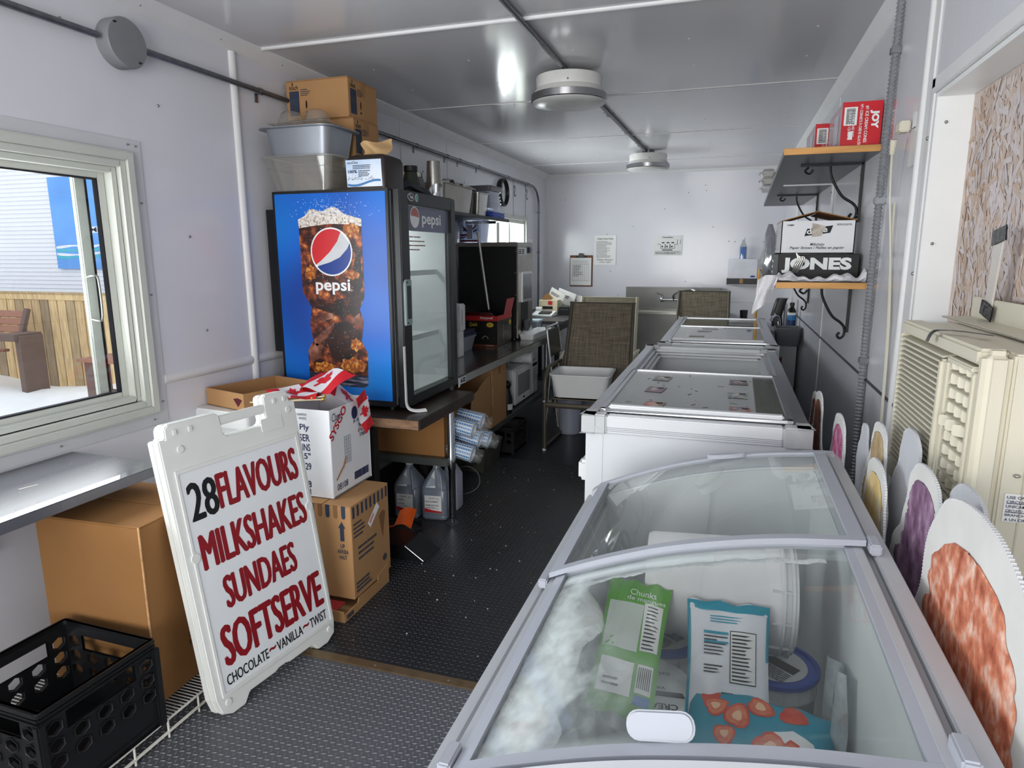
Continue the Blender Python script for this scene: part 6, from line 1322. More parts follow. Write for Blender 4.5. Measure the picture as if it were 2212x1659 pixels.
# outlet louvres
ly0, ly1 = AY0+.045, gy0-.035
lv = obj('louvre_frame', MB().box(AX+.002, ly1-.008, .955, AX+.05, ly1+.010, AZ1-.045).box(AX+.002, ly0-.012, .955, AX+.05, ly0+.002, AZ1-.045).box(AX+.002, ly0, AZ1-.047, AX+.05, ly1, AZ1-.035).box(AX+.002, ly0, .945, AX+.05, ly1, .957), cream, ac, bevel=.003)
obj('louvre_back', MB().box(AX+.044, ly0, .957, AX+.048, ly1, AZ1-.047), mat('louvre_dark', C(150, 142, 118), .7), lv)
for k in range(9):
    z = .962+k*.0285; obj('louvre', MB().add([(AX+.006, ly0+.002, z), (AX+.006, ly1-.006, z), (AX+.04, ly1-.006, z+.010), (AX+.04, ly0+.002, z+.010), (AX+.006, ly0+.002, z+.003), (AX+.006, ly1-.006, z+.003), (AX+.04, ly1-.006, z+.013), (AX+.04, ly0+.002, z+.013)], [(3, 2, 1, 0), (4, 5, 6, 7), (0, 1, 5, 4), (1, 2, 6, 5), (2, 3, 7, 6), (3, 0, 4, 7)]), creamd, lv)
    for j in range(3):
        y = ly0+.022+j*.042+(.008 if k == 4 else 0); b = MB(); b.M = fr((AX+.018-(.01 if k == 4 else 0), y, z+.008), (.80, -.60, 0), (0, 0, 1)); b.prism(rrect(-.017, 0, .017, .022, .005, 3), -.0012, .0012); obj('vane', b, cream, lv)
obj('control_window', MB().box(AX+.003, ly0+.005, .885, AX+.012, ly1, .935), mat('control_dark', C(70, 74, 90), .3), ac, bevel=.003)
obj('knob', MB().cyl((AX+.003, ly0+.10, .912), (AX-.012, ly0+.10, .912), .014), greyp_m, ac)
sp = decal('side_label', [(0, 0), (.10, 0), (.10, .052), (0, .052)], fr((AX+.062, AY0-.0015, .955), (1, 0, 0), (0, 0, 1)), paper_m, ac)
for i, s_ in enumerate(('USE ON SINGLE OUTLET', 'CIRCUIT ONLY', 'UNICAMENTE USE EN UN', 'CIRCUITO SEPARADO', 'BRANCHER UNIQUEMENT', 'A UN CIRCUIT INDIVIDUEL')): text(s_, fr((AX+.065, AY0-.0035, .998-.0082*i), (1, 0, 0), (0, 0, 1)), .09 if i not in (1, 3) else .055, .0052, navy_m, sp, .01)
b = MB(); b.box(AX+.065, AY0-.003, .989, AX+.158, AY0-.0022, .9896); b.box(AX+.065, AY0-.003, .9726, AX+.158, AY0-.0022, .9732); obj('label_rule', b, navy_m, sp)
for x, z in ((AX+.075, 1.04),): obj('screw', MB().sphere((x, AY0-.002, z), .006, 6, 0, .6), steel_m, ac)
obj('press_line', MB().box(AX+.085, AY0-.0022, .88, AX+.088, AY0+.001, 1.22), creamd, ac)
obj('sill_flange', MB().box(XR-.012, 1.25, AZ1, XR+.06, 2.02, AZ1+.004).box(XR+.055, 1.25, AZ1, XR+.06, 2.02, AZ1+.055), cream, ac, bevel=.002)
obj('screw', MB().sphere((XR+.054, 1.63, AZ1+.034), .007, 6, 0, .6), steel_m, ac)
tapeb = mat('black_tape', C(26, 26, 30), .3, bump=.3)
t = thing('black_tape_strip', 'strip of black tape curling over the air conditioner top edge', 'tape', (.42, 1.6, 1.26)); b = MB(); P = smoothpath([(.405, 1.60, 1.238), (.415, 1.59, 1.262), (.45, 1.56, 1.266), (.50, 1.53, 1.262)], 5); b.loft([[tuple(p+Vector((0, .010, 0))), tuple(p-Vector((0, .010, 0)))] for p in P], 0, True, False, False, closed=False); obj('tape', b, tapeb, t, solid=.001)
t = thing('taped_plastic_slat', 'translucent plastic slat taped with black tape to the boarded window', 'slat', (.6, 1.9, 1.3))
sl = Matrix.Rotation(.12, 4, 'X'); obj('slat', MB().obox((XR+.052, 1.885, 1.375), (.004, .05, .20), sl), mat('milky_plastic', C(210, 204, 196), .3), t, bevel=.001)
obj('tape', MB().obox((XR+.048, 1.872, 1.462), (.003, .085, .036), Matrix.Rotation(-.15, 4, 'X')), tapeb, t, bevel=.001); obj('tape', MB().obox((XR+.046, 1.885, 1.285), (.003, .08, .036), Matrix.Rotation(.2, 4, 'X')), tapeb, t, bevel=.001)

# ice cream cone cut-out signs standing between the freezers and the wall
backm = mat('corrugated_plastic', C(206, 208, 214), .4, var=.03, scale=40, stretch=(1, 1, .1)); edge_m = mat('cutout_edge', C(226, 226, 222), .5)
def scoopmat(nm, a, b_, c, sc=22): return mat(nm, a, .55, ramp=[(.28, a), (.5, b_), (.72, c)], scale=sc, bump=.5, bscale=40, stretch=(1, 1.1, .9), detail=8)
def cutout(label, x, yc, hw, zt, zb, m, seed, blank=False, lean=.0, twist=0.):
    R = random.Random(seed); t = thing('cone_cutout', label, 'sign', M=T(x, yc, .002) @ rotz(twist), world=False, group='ice cream cut-out signs by the right wall')
    TAB = [(0, 0), (.20, -.02), (.38, -.09), (.50, -.22), (.56, -.42), (.60, -.62), (.70, -.82), (.88, -1.02), (1.02, -1.28), (1.08, -1.6), (1.05, -1.95), (.92, -2.25)]
    SM = [(p.x, p.y) for p in smoothpath([(a, b_, 0) for a, b_ in TAB], 3)]
    wob = lambda k: 1+.03*math.sin(k*1.1+seed)
    right = [(hw*f_*wob(k), max(.02, zt+hw*dz)) for k, (f_, dz) in enumerate(SM)]
    left = [(-hw*f_*wob(k+7), max(.02, zt+hw*dz)) for k, (f_, dz) in enumerate(SM)][1:]
    P = right+[(hw*.5, .012), (hw*.2, 0), (-hw*.2, 0), (-hw*.5, .012)]+left[::-1]
    Mx = fr((0, 0, 0), (0, -1, 0), (lean, 0, 1)); P = P[::-1]
    b = MB(); b.M = Mx; b.prism(P, -.005, 0); obj('board', b, edge_m if not blank else backm, t)
    # bead-like corrugated edge
    b = MB(); b.M = Mx
    for i in range(len(P)):
        a, c = P[i], P[(i+1) % len(P)]
        if max(a[1], c[1]) < zt-hw*2.2: continue
        L = math.dist(a, c); q = max(2, int(L/.006))
        for k in range(q): u = (k+.5)/q; b.obox((a[0]+(c[0]-a[0])*u, a[1]+(c[1]-a[1])*u, -.0025), (.0024, .0024, .0060), Matrix.Identity(4))
    obj('fluted_edge', b, backm, t, kind='stuff')
    if not blank:
        # printed scoops: a strip of rows following the outline, with torn-looking edges and slight relief
        def fw(dz):
            for (a, za), (c, zb) in zip(SM, SM[1:]):
                if za >= dz >= zb: return a+(c-a)*(za-dz)/max(1e-6, za-zb)
            return SM[-1][0]
        V = []; nr, nc = 80, 12; Fs = []
        for r in range(nr+1):
            dz = -.004-r/nr*2.15; z = zt+hw*(dz-.16)
            for c in range(nc+1):
                s_ = 2*c/nc-1; jag = 1+.16*mnoise.noise(Vector((seed*3.1+(2 if s_ > 0 else 0), r*.35, 0)))+.10*mnoise.noise(Vector((seed, r*1.1, 5 if s_ > 0 else 1)))
                wy = hw*fw(dz)*.86*jag*s_
                V.append((wy, max(.03-.0001*r, z), .0010+.0035*(abs(s_) < .99)*(.5+.5*mnoise.noise(Vector((wy*60, z*60, seed))))))
        Fs = [(r*(nc+1)+c, r*(nc+1)+c+1, (r+1)*(nc+1)+c+1, (r+1)*(nc+1)+c) for r in range(nr) for c in range(nc)]
        b = MB(); b.M = Mx; b.add(V, Fs, 0, True); obj('scoop_print', b, m, t)
    return t
orange = scoopmat('sherbet_print', C(150, 62, 40), C(216, 134, 102), C(248, 222, 204), 30); purple = scoopmat('blackberry_print', C(84, 50, 78), C(138, 104, 134), C(190, 160, 188)); yellow = scoopmat('vanilla_print', C(206, 168, 96), C(226, 200, 140), C(238, 230, 210), 14); pink = scoopmat('raspberry_print', C(150, 40, 90), C(196, 110, 150), C(228, 180, 200)); brown = scoopmat('chocolate_print', C(70, 30, 18), C(128, 70, 48), C(170, 108, 82)); tan = scoopmat('caramel_print', C(150, 116, 76), C(190, 166, 124), C(220, 206, 176), 12)
cutout('nearest cone cut-out with rough orange sherbet scoop', .352, 1.03, .40, 1.06, 0, orange, 1)
cutout('cone cut-out with purple blackberry scoop just behind the orange one', .376, 1.385, .20, 1.02, 0, purple, 2)
cutout('plain silver cut-out back showing between the purple and orange scoops', .396, 1.215, .18, 1.038, 0, backm, 3, True)
cutout('cone cut-out with pale yellow vanilla scoop on a dirty white border', .352, 1.67, .19, .945, 0, yellow, 4)
cutout('plain silver cut-out back beside the intake grille', .398, 1.60, .14, 1.04, 0, backm, 5, True)
cutout('narrow cone cut-out with tan caramel scoop behind the yellow one', .378, 1.805, .14, 1.004, 0, tan, 6)
cutout('cone cut-out with pink raspberry scoop', .350, 2.21, .20, .93, 0, pink, 7)
cutout('plain silver cut-out tip behind the pink scoop', .385, 2.02, .07, .95, 0, backm, 8, True)
cutout('tall cone cut-out with chocolate brown scoop nearest the middle freezer', .350, 2.70, .18, .905, 0, brown, 9)
cutout('lower cut-out shape furthest along the wall, added for a shadow there', .37, 2.98, .17, .85, 0, brown, 10)  # added board, stands in for a shadow beyond the brown scoop

# flexible conduit, cable and plug
t = thing('flexible_conduit', 'ribbed flexible metal conduit running down the right wall', 'conduit', (XR-.02, 2.935, .3)); cx_ = XR-.018
secs = []; n = 10; z = .10; k = 0
path = lambda z: (cx_+.004*math.sin(z*3), 2.935+.014*math.sin(z*2.3))
while z < 2.365:
    px_, py_ = path(z); r = .0160 if k % 2 else .0108
    secs.append([(px_+r*math.cos(2*PI*q/n), py_+r*math.sin(2*PI*q/n), z) for q in range(n)]); z += .0072; k += 1
obj('hose', MB().loft(secs, 0, True), mat('conduit_steel', C(168, 170, 174), .35, .55, var=.08, scale=40), t)
for z in (2.15, 1.62, 1.0): px_, py_ = path(z); obj('strap', MB().box(px_-.018, py_-.017, z-.014, XR, py_+.017, z+.014), galv_m, t, bevel=.004)
t = thing('wall_outlet', 'clear covered wall outlet on the right wall', 'outlet', (XR-.01, 2.55, 1.8)); obj('plate', MB().box(XR-.008, 2.51, 1.70, XR, 2.60, 1.90), mat('outlet_white', C(220, 216, 216), .3), t, bevel=.003); obj('socket', MB().box(XR-.011, 2.535, 1.82, XR-.008, 2.575, 1.87), white_m, t, bevel=.002)
t = thing('power_cable', 'cream appliance cable with angled plug hanging down the right wall', 'cable', (XR-.03, 2.6, .9))
obj('plug', MB().box(XR-.045, 2.585, 1.815, XR-.012, 2.645, 1.85), cream, t, bevel=.004); obj('strain_relief', MB().cyl((XR-.045, 2.645, 1.80), (XR-.045, 2.66, 1.755), .012, .008), cream, t)
obj('cable', MB().tube(smoothpath([(XR-.045, 2.66, 1.76), (XR-.03, 2.70, 1.62), (XR-.012, 2.68, 1.4), (XR-.010, 2.60, 1.15), (XR-.012, 2.55, .8), (XR-.012, 2.53, .4)], 6), .0035, 7), cream, t); obj('cable', MB().tube(smoothpath([(XR-.012, 2.71, 1.6), (XR-.010, 2.69, 1.4), (XR-.010, 2.62, 1.15), (XR-.012, 2.565, .8), (XR-.012, 2.55, .4)], 6), .0035, 7), cream, t)

# wall shelves with scroll brackets
under = mat('grey_shelf_laminate', C(92, 94, 98), .35, var=.04); oak = mat('oak_edge', C(206, 152, 86), .45, var=.12, scale=6, stretch=(1, 1, 8))
def wshelf(label, z, pl, yb):
    t = thing('wall_shelf', label, 'shelf', (.37, 4.2, z), group='wall shelves on the right wall'); b = MB(); b.prism(pl, z-.026, z); obj('board', b, under, t)
    x0, x1 = pl[0][0], pl[1][0]; y = pl[0][1]; obj('edge_band', MB().box(x0-.002, y-.004, z-.026, x1, y, z+.0005), oak, t, bevel=.0015, seg=1)
    return t
def bracket(par, y, z, m, L=.26, H=.26, scroll=True):
    b = MB(); x = XR-.006
    b.box(x-.006, y-.011, z-H, XR-.001, y+.011, z); b.box(x-L, y-.011, z-.008, x, y+.011, z-.0005)
    if scroll: b.tube(smoothpath([(x-L+.035, y, z-.012), (x-L+.02, y, z-.028), (x-L+.04, y, z-.04), (x-L+.055, y, z-.022)], 4), .005, 7); b.tube(smoothpath([(x-L*.52, y, z-.010), (x-L*.48, y, z-.06), (x-L*.30, y, z-.14), (x-.03, y, z-.175), (x-.012, y, z-.20), (x-.012, y, z-.235), (x-.028, y, z-.25), (x-.04, y, z-.235), (x-.03, y, z-.222)], 5), .006, 8)
    br = obj('bracket', b, m, par)
    for zz in (z-H+.03, z-.05): obj('screw', MB().sphere((x-.006, y, zz), .006, 5, 0, .6), screw_m, br)
s1 = wshelf('upper right wall shelf with oak edge and grey underside', 1.850, [(.188, 3.10), (XR-.001, 3.10), (XR-.001, 6.25), (.245, 6.25)], 0)
bracket(s1, 3.45, 1.823, blackm_m); bracket(s1, 4.38, 1.823, white_m, .27, .2, False); bracket(s1, 5.12, 1.823, blackm_m)
s2 = wshelf('lower right wall shelf with oak edge under the towel', 1.302, [(.192, 3.10), (XR-.001, 3.10), (XR-.001, 5.45), (.215, 5.45)], 0)
bracket(s2, 3.48, 1.275, blackm_m, .24, .22); bracket(s2, 5.2, 1.275, blackm_m, .24, .2)
# cone boxes on the upper shelf
joyr = mat('cone_box_red', C(200, 28, 40), .4, var=.12, scale=9); pinkish = mat('cone_box_film', C(206, 176, 184), .25)
def conebox(label, x0, y0, x1, y1, z0, z1):
    t = thing('cone_box', label, 'box', ((x0+x1)/2, (y0+y1)/2, z0), group='red cone boxes on the upper shelf', world=False); a, d, h = (x1-x0)/2, (y1-y0)/2, z1-z0
    obj('body', MB().box(-a, -d+.001, 0, a, d, h), pinkish, t, bevel=.002, seg=1); obj('end_panel', MB().box(-a, -d-.0012, 0, a, -d+.0005, h), joyr, t)
    V = lambda x, z: fr((x, -d-.003, z), (0, 0, -1), (1, 0, 0))
    text('JOY', V(a-.045, h-.035), .072, .034, white_m, t, .06, name='wordmark'); text('#1 ICE CREAM CONES', V(a-.063, h-.018), h-.03, .013, white_m, t, .02); text('N\u00ba1 CORNETS \u00c0 CR\u00c8ME GLAC\u00c9E', V(a-.082, h-.012), h-.015, .013, white_m, t, .02)
    text('OPEN THIS END', V(a-.108, h-.05), .085, .010, white_m, t, .01); text('OUVRIR DE CE COTE', V(a-.122, h-.035), .11, .010, white_m, t, .01)
    bl = decal('barcode_panel', [(0, 0), (.048, 0), (.048, .07), (0, .07)], fr((-a+.008, -d-.0016, h-.09), (1, 0, 0), (0, 0, 1)), paper_m, t); b = MB(); R = random.Random(2); z = 0
    b.M = fr((-a+.016, -d-.0026, h-.085), (1, 0, 0), (0, 0, 1))
    while z < .058: q = R.uniform(.0008, .003); b.box(0, z, 0, .032, z+q, .0003); z += q+R.uniform(.0008, .002)
    obj('barcode', b, ink_m, bl); decal('mark_panel', [(0, 0), (.016, 0), (.016, .032), (0, .032)], fr((-a+.028, -d-.0016, .025), (1, 0, 0), (0, 0, 1)), paper_m, t)
    decal('side_panel', [(0, 0), (.12, 0), (.12, h*.7), (0, h*.7)], fr((-a-.0012, -d+.2, h*.12), (0, -1, 0), (0, 0, 1)), mat('film_panel', C(214, 218, 226), .3), t)
    return t
conebox('near red ice cream cone box lettered JOY on the upper shelf', .398, 3.125, .545, 3.50, 1.8515, 2.022)
conebox('further red ice cream cone box lettered JOY on the upper shelf', .345, 3.56, .50, 3.95, 1.8515, 2.018)
t = thing('clear_lid_stack', 'stack of clear plastic clamshells overhanging the upper shelf edge', 'containers', (.22, 5.2, 1.8515), world=False)
for k in range(3): obj('clamshell', MB().loft([[(x, y, z) for x, y in rrect(-.05-e, -.08-e, .05+e, .08+e, .02)] for z, e in ((.0005+k*.052, -.015), (.024+k*.052, 0), (.024+k*.052, .010), (.028+k*.052, .010), (.028+k*.052, -.003), (.05+k*.052, -.02))]), clear_m if k == 0 else mat('milky_clam', C(224, 222, 218), .35), t)
# lower shelf: crate carton, straw carton, towel, cutlery, bag
t = thing('jones_carton', 'black low carton lettered JONES under the straw carton', 'box', (.37, 3.5, 1.3025), world=False); a, d, h = .165, .24, .118; obj('body', MB().box(-a, -d, 0, a, d, h), mat('matt_black_card', C(22, 22, 24), .5), t, bevel=.003, seg=1); text('JONES', NF(-.15, .035, d), .285, .068, white_m, t, .05); lines(fr((-a-.001, .2, .02), (0, -1, 0), (0, 0, 1)), .1, .08, 3, white_m, t, .4, 2)
t = thing('straw_carton', 'open white milkshake straw carton stacked on the black carton', 'box', (.365, 3.50, 1.4215), world=False); a, d, h = .152, .185, .145
b = MB(); b.box(-a, -d, 0, a, d, .005); b.box(-a, -d, 0, a, -d+.004, h); b.box(-a, d-.004, 0, a, d, h); b.box(-a, -d, 0, -a+.004, d, h); b.box(a-.004, -d, 0, a, d, h); obj('body', b, wcard_m, t)
obj('flap', MB().obox((-a*.5, 0, h+.022), (a*1.04, 2*d, .004), Matrix.Rotation(-.27, 4, 'Y')), cardi_m, t); obj('flap', MB().obox((a*.52, 0, h+.020), (a*1.04, 2*d, .004), Matrix.Rotation(.24, 4, 'Y')), cardi_m, t)
text('STMMP', NF(-.13, h-.022, d), .03, .008, ink_m, t, .01); text('SEP02320770', NF(.075, h-.022, d), .06, .008, ink_m, t, .01); text('Milkshake', NF(-.028, .036, d), .058, .012, ink_m, t, .01, .2); text('Paper Straws / Pailles en papier', NF(-.113, .018, d), .226, .015, ink_m, t, .015, .25)
b = MB(); b.M = NF(-.055, .078, d); b.prism([(0, 0), (.105, .014), (.115, .046), (.01, .032)], 0, .0005); obj('logo_block', b, ink_m, t); text('dixie', fr((-.045, -d-.0026, .085), (1, 0, .13), (-.2, 0, 1)), .085, .026, white_m, t, .02); decal('tear', [(0, 0), (.04, .004), (.055, .045), (.0, .06)], fr((-.025, -d-.0032, .075), (1, 0, 0), (0, 0, 1)), mat('torn_card', C(190, 180, 168), .9, var=.2, scale=50), t); lines(fr((-a-.001, .15, .02), (0, -1, 0), (0, 0, 1)), .05, .1, 8, grey_ink, t, .4, 3)
t = thing('white_towel', 'white terry towel draped over the end of the lower shelf', 'towel', (.35, 3.15, 1.303)); R = random.Random(3)
tm = mat('terry_white', C(232, 230, 234), .95, var=.05, scale=14, bump=.6, bscale=160)
b = MB(); secs = []
for k in range(49):
    u = k/48; x = .175+u*.37
    hh = .016+.022*math.exp(-((u-.18)/.12)**2)+.020*math.exp(-((u-.76)/.13)**2)+.035*math.exp(-((u-.985)/.035)**2)+.006*math.sin(u*40)
    dy = .035+.010*math.sin(u*11)
    secs.append([(x, 3.150-dy*math.cos(q)*(1 if q < PI/2 or q > 1.5*PI else .9)+.004*math.sin(6*q+u*20), 1.3035+hh*.5+hh*.5*math.sin(q)*(1+.12*math.sin(3*q+u*17))) for q in [2*PI*i/20 for i in range(20)]])
b.loft(secs, 0, True); obj('cloth', b, tm, t)
b = MB(); b.grid(lambda u, v: (.118+.092*u-.012*v, 3.092+.035*u*(1-v)+.016*math.sin(u*7+v*3), 1.312+.030*u-v*(.135*(1-u)**.7+.022)+.006*math.sin(v*8+u*5)), 16, 16); obj('hanging_end', b, tm, t, solid=.006)
t = thing('steel_cutlery', 'small bunch of steel forks leaning on the towel', 'cutlery', (.28, 3.2, 1.34)); 
for k in range(4): obj('fork', MB().tube(smoothpath([(.262+.006*k, 3.205, 1.34), (.268+.009*k, 3.19, 1.37), (.280+.008*k, 3.185, 1.395+.004*k), (.272+.004*k, 3.19, 1.425-.008*k)], 4), .003, 6, flat=(.0015, .004)), steel_m, t)
t = thing('grey_plastic_bag', 'crumpled clear grey bag stuffed beside the cartons on the lower shelf', 'bag', (.21, 3.9, 1.303)); b = MB(); R = random.Random(12); secs = []
for i, (z, r) in enumerate(((1.3035, .05), (1.34, .075), (1.40, .07), (1.46, .05), (1.53, .035), (1.58, .015))): secs.append([(.205+.01*math.sin(i)+(r*.75)*math.cos(2*PI*k/18)*(1+R.uniform(-.2, .2)), 3.95+r*2.2*math.sin(2*PI*k/18)*(1+R.uniform(-.2, .2)), z) for k in range(18)])
b.loft(secs, 0, True); obj('bag', b, glassy('grey_bag_film', (.75, .76, .78, 1), .2, .12, .4, C(150, 152, 156), .2, 20), t)
# wash corner: pedestal, bin, bottles
t = thing('wash_pedestal', 'narrow white pedestal in the right corner behind the grey bin', 'cabinet', (.42, 5.85, 0)); obj('body', MB().box(.33, 5.62, 0, XR-.015, 6.35, .80), white_m, t, bevel=.006); obj('top', MB().box(.325, 5.60, .80, XR-.012, 6.38, .83), greyp_m, t, bevel=.004); obj('pipe', MB().cyl((.36, 5.60, .1), (.36, 5.60, .62), .012), galv_m, t); obj('pipe', MB().cyl((.42, 5.60, .1), (.42, 5.60, .62), .010), mat('copper_red', C(120, 40, 40), .4), t)
t = thing('grey_wall_bin', 'grey plastic bin hung in the right corner beside the freezers', 'bin', (.45, 5.45, .73)); obj('bin', MB().tub(.355, 5.38, .538, 5.58, .735, .873, .012, .022, .004, .004, .008), mat('dark_grey_bin', C(92, 95, 100), .4), t); obj('bracket', MB().box(.42, 5.585, .76, .47, 5.602, .84), galv_m, t)
t = thing('peroxide_bottle', 'dark brown bottle with blue label above the grey bin', 'bottle', (.487, 5.72, .8305), world=False); obj('body', MB().lathe([(.001, 0), (.034, 0), (.036, .006), (.036, .13), (.03, .155), (.016, .175), (.015, .185)], 22), mat('amber_dark', C(26, 22, 22), .25), t); obj('cap', MB().cyl((0, 0, .185), (0, 0, .213), .018), black_m, t)
b = MB(); b.add([(.0366*math.cos(a_), .0366*math.sin(a_), z) for z in (.03, .075, .115) for a_ in [-2.7+.24*k for k in range(10)]], [(k, k+1, 11+k, 10+k) for k in range(9)], 0); b.add([(.0366*math.cos(a_), .0366*math.sin(a_), z) for z in (.115, .135) for a_ in [-2.7+.24*k for k in range(10)]], [(k, k+1, 11+k, 10+k) for k in range(9)], 1)
b.add([(.0366*math.cos(a_), .0366*math.sin(a_), z) for z in (.075, .115) for a_ in [-2.7+.24*k for k in range(10)]], [(k, k+1, 11+k, 10+k) for k in range(9)], 2); obj('label', b, [mat('label_blue_dark', C(30, 60, 110), .4), paper_m, mat('label_blue_light', C(60, 130, 190), .4)], t)
t = thing('black_soap_dispenser', 'tall black dispenser leaning at the right corner', 'dispenser', (.40, 6.0, .8305)); b = MB(); b.loft([[(x+ox, y, z) for x, y in rrect(.362, 5.92, .445, 6.06, .02)] for z, ox in ((.831, 0), (.92, -.012), (1.03, .014), (1.055, .022), (1.06, .03))]); obj('body', b, black_m, t); obj('side', MB().box(.452, 5.93, .831, .472, 6.05, 1.02), greyp_m, t, bevel=.006)
t = thing('chrome_tap', 'chrome curved tap beside the black dispenser', 'tap', (.36, 5.78, .83)); obj('spout', MB().tube(smoothpath([(.40, 5.75, .831), (.40, 5.75, .90), (.375, 5.72, .93), (.345, 5.69, .925), (.335, 5.68, .90)], 5), .012, 10), chrome_m, t); obj('lever', MB().tube([(.40, 5.75, .90), (.36, 5.77, .95)], .006, 8), chrome_m, t)
t = thing('yellow_broom', 'yellow broom handle leaning in the right back corner', 'broom', (.28, 7.5, 0)); obj('handle', MB().cyl((.275, 7.5, .1), (.305, 7.72, 1.27), .014), mat('yellow_handle', C(222, 160, 40), .4), t); obj('head', MB().box(.13, 7.44, .06, .42, 7.50, .11), black_m, t, bevel=.006); obj('bristles', MB().box(.14, 7.445, .001, .41, 7.495, .06), mat('bristles', C(60, 60, 62), .9), t)
# ================================================================== CHAIRS, BACK WALL, CEILING
def weave(name, c1, c2):
    m = mat(name, c1, .8, var=.1, scale=30); nt = m.node_tree; L = nt.links.new; p = [n for n in nt.nodes if n.type == 'BSDF_PRINCIPLED'][0]
    tc = nt.nodes.new('ShaderNodeTexCoord'); mx = nt.nodes.new('ShaderNodeMixRGB'); mx.inputs[1].default_value = c1; mx.inputs[2].default_value = c2
    n1 = nt.nodes.new('ShaderNodeTexNoise'); n2 = nt.nodes.new('ShaderNodeTexNoise'); a = nt.nodes.new('ShaderNodeMath'); a.operation = 'ADD'; r = nt.nodes.new('ShaderNodeMapRange')
    for n, sc in ((n1, (260, 8, 8)), (n2, (8, 200, 260))):
        mp = nt.nodes.new('ShaderNodeMapping'); mp.inputs['Scale'].default_value = sc; n.inputs['Scale'].default_value = 1; n.inputs['Detail'].default_value = 2; L(tc.outputs['Object'], mp.inputs[0]); L(mp.outputs[0], n.inputs['Vector'])
    L(n1.outputs['Fac'], a.inputs[0]); L(n2.outputs['Fac'], a.inputs[1]); r.inputs[1].default_value = .75; r.inputs[2].default_value = 1.25; L(a.outputs[0], r.inputs[0]); L(r.outputs[0], mx.inputs[0]); L(mx.outputs[0], p.inputs['Base Color']); return m
sling = weave('sling_mesh', C(84, 76, 64), C(140, 130, 112)); slingl = weave('sling_mesh_light', C(150, 142, 122), C(190, 182, 160)); cfr = mat('bronze_frame', C(92, 86, 74), .45, .3); cfrl = mat('cream_frame', C(206, 198, 176), .5)
def sling_chair(label, loc, rz, fab, fm):
    t = thing('sling_chair', label, 'chair', loc, rz, 'brown mesh patio chairs', world=False); w_ = .29
    b = MB(); sq = lambda v: [(x, .02+.46*v, .392-.03*math.sin(PI*v)-.03*v) for x in (-.235, -.12, 0, .12, .235)]
    b.loft([sq(k/8) for k in range(9)], 0, True, False, False, closed=False); obj('seat', b, fab, t, solid=.006)
    bk = lambda v: [(x*(1-.06*v), .46+.20*v+.015*math.sin(PI*v), .42+.63*v) for x in (-.252, -.12, 0, .12, .252)]
    b = MB(); b.loft([bk(k/10) for k in range(11)], 0, True, False, False, closed=False); obj('backrest', b, fab, t, solid=.006)
    b = MB(); b.loft([[(-.25, .612+.0, .93), (.25, .612, .93)], [(-.247, .617, .95), (.247, .617, .95)]], 0, True, False, False, closed=False); 
    for s_ in (-1, 1):
        x = s_*w_
        obj('side_frame', MB().tube(smoothpath([(x, .0, .012), (x, -.005, .3), (x, .0, .50), (x, .05, .585), (x, .15, .61), (x, .48, .60)], 6), .016, 10, flat=(.013, .019)), fm, t)
        obj('back_post', MB().tube([(s_*.262, .42, .36), (s_*.258, .50, .60), (s_*.245, .665, 1.05)], .014, 8), fm, t)
        obj('leg', MB().tube(smoothpath([(x, .0, .03), (x, .12, .022), (x*.98, .45, .018), (x*.95, .62, .02)], 5), .013, 8), fm, t)
        obj('rear_leg', MB().tube([(x*.98, .46, .60), (x*.97, .50, .30), (x*.96, .56, .02)], .014, 8), fm, t)
        obj('seat_rail', MB().tube([(x*.86, .0, .372), (x*.86, .48, .345)], .013, 8), fm, t)
        obj('bolt', MB().sphere((x*1.0, -.014, .372), .014, 6), alum_m, t); obj('foot_cap', MB().cyl((x, 0, 0), (x, 0, .014), .014), white_m, t)
    obj('front_rail', MB().tube([(-w_, .0, .345), (w_, .0, .345)], .014, 8, flat=(.012, .02), up=(0, 1, 0)), fm, t); obj('back_rail', MB().tube([(-.262, .66, 1.045), (.262, .66, 1.045)], .006, 6), fm, t); obj('rear_rail', MB().tube([(-.25, .47, .34), (.25, .47, .34)], .013, 8), fm, t)
    return t
sling_chair('brown mesh patio chair holding the white bus tub', (-.945, 4.575, 0), .0, sling, cfr)
sling_chair('pale beige mesh patio chair directly behind the chair with the tub', (-1.01, 5.28, 0), .0, slingl, cfrl)
sling_chair('brown mesh patio chair seen over the furthest freezer', (-.24, 6.50, 0), .0, sling, cfr)
t = thing('bus_tub', 'white plastic bus tub sitting on the front mesh chair', 'tub', (-1.00, 4.80, .393), .06, world=False); obj('tub', MB().tub(-.215, -.19, .215, .19, .001, .175, .03, .04, .005, .014, .008, n=6), white_m, t)
for x in (-.07, .07): obj('rib', MB().box(x, -.195, .133, x+.005, -.185, .167), white_m, t)
# folded black chair and clear buckets by the table end
t = thing('folding_chair', 'black folding chair with silver frame leaning at the table end', 'chair', (-1.36, 5.45, 0))
for y in (5.25, 5.62): obj('frame_tube', MB().tube(smoothpath([(-1.30, y, .012), (-1.35, y, .40), (-1.40, y, .80), (-1.405, y+(.03 if y < 5.4 else -.03), .835)], 5), .010, 8), alum_m, t)
obj('frame_tube', MB().tube([(-1.405, 5.28, .835), (-1.405, 5.59, .835)], .010, 8), alum_m, t); obj('backrest', MB().obox((-1.385, 5.435, .70), (.012, .35, .22), Matrix.Rotation(-.12, 4, 'Y')), black_m, t, bevel=.004); obj('seat', MB().obox((-1.345, 5.435, .36), (.02, .34, .36), Matrix.Rotation(-.12, 4, 'Y')), black_m, t, bevel=.006)
for y in (5.27, 5.60): obj('rear_tube', MB().tube([(-1.41, y, .012), (-1.37, y, .5)], .009, 8), alum_m, t)
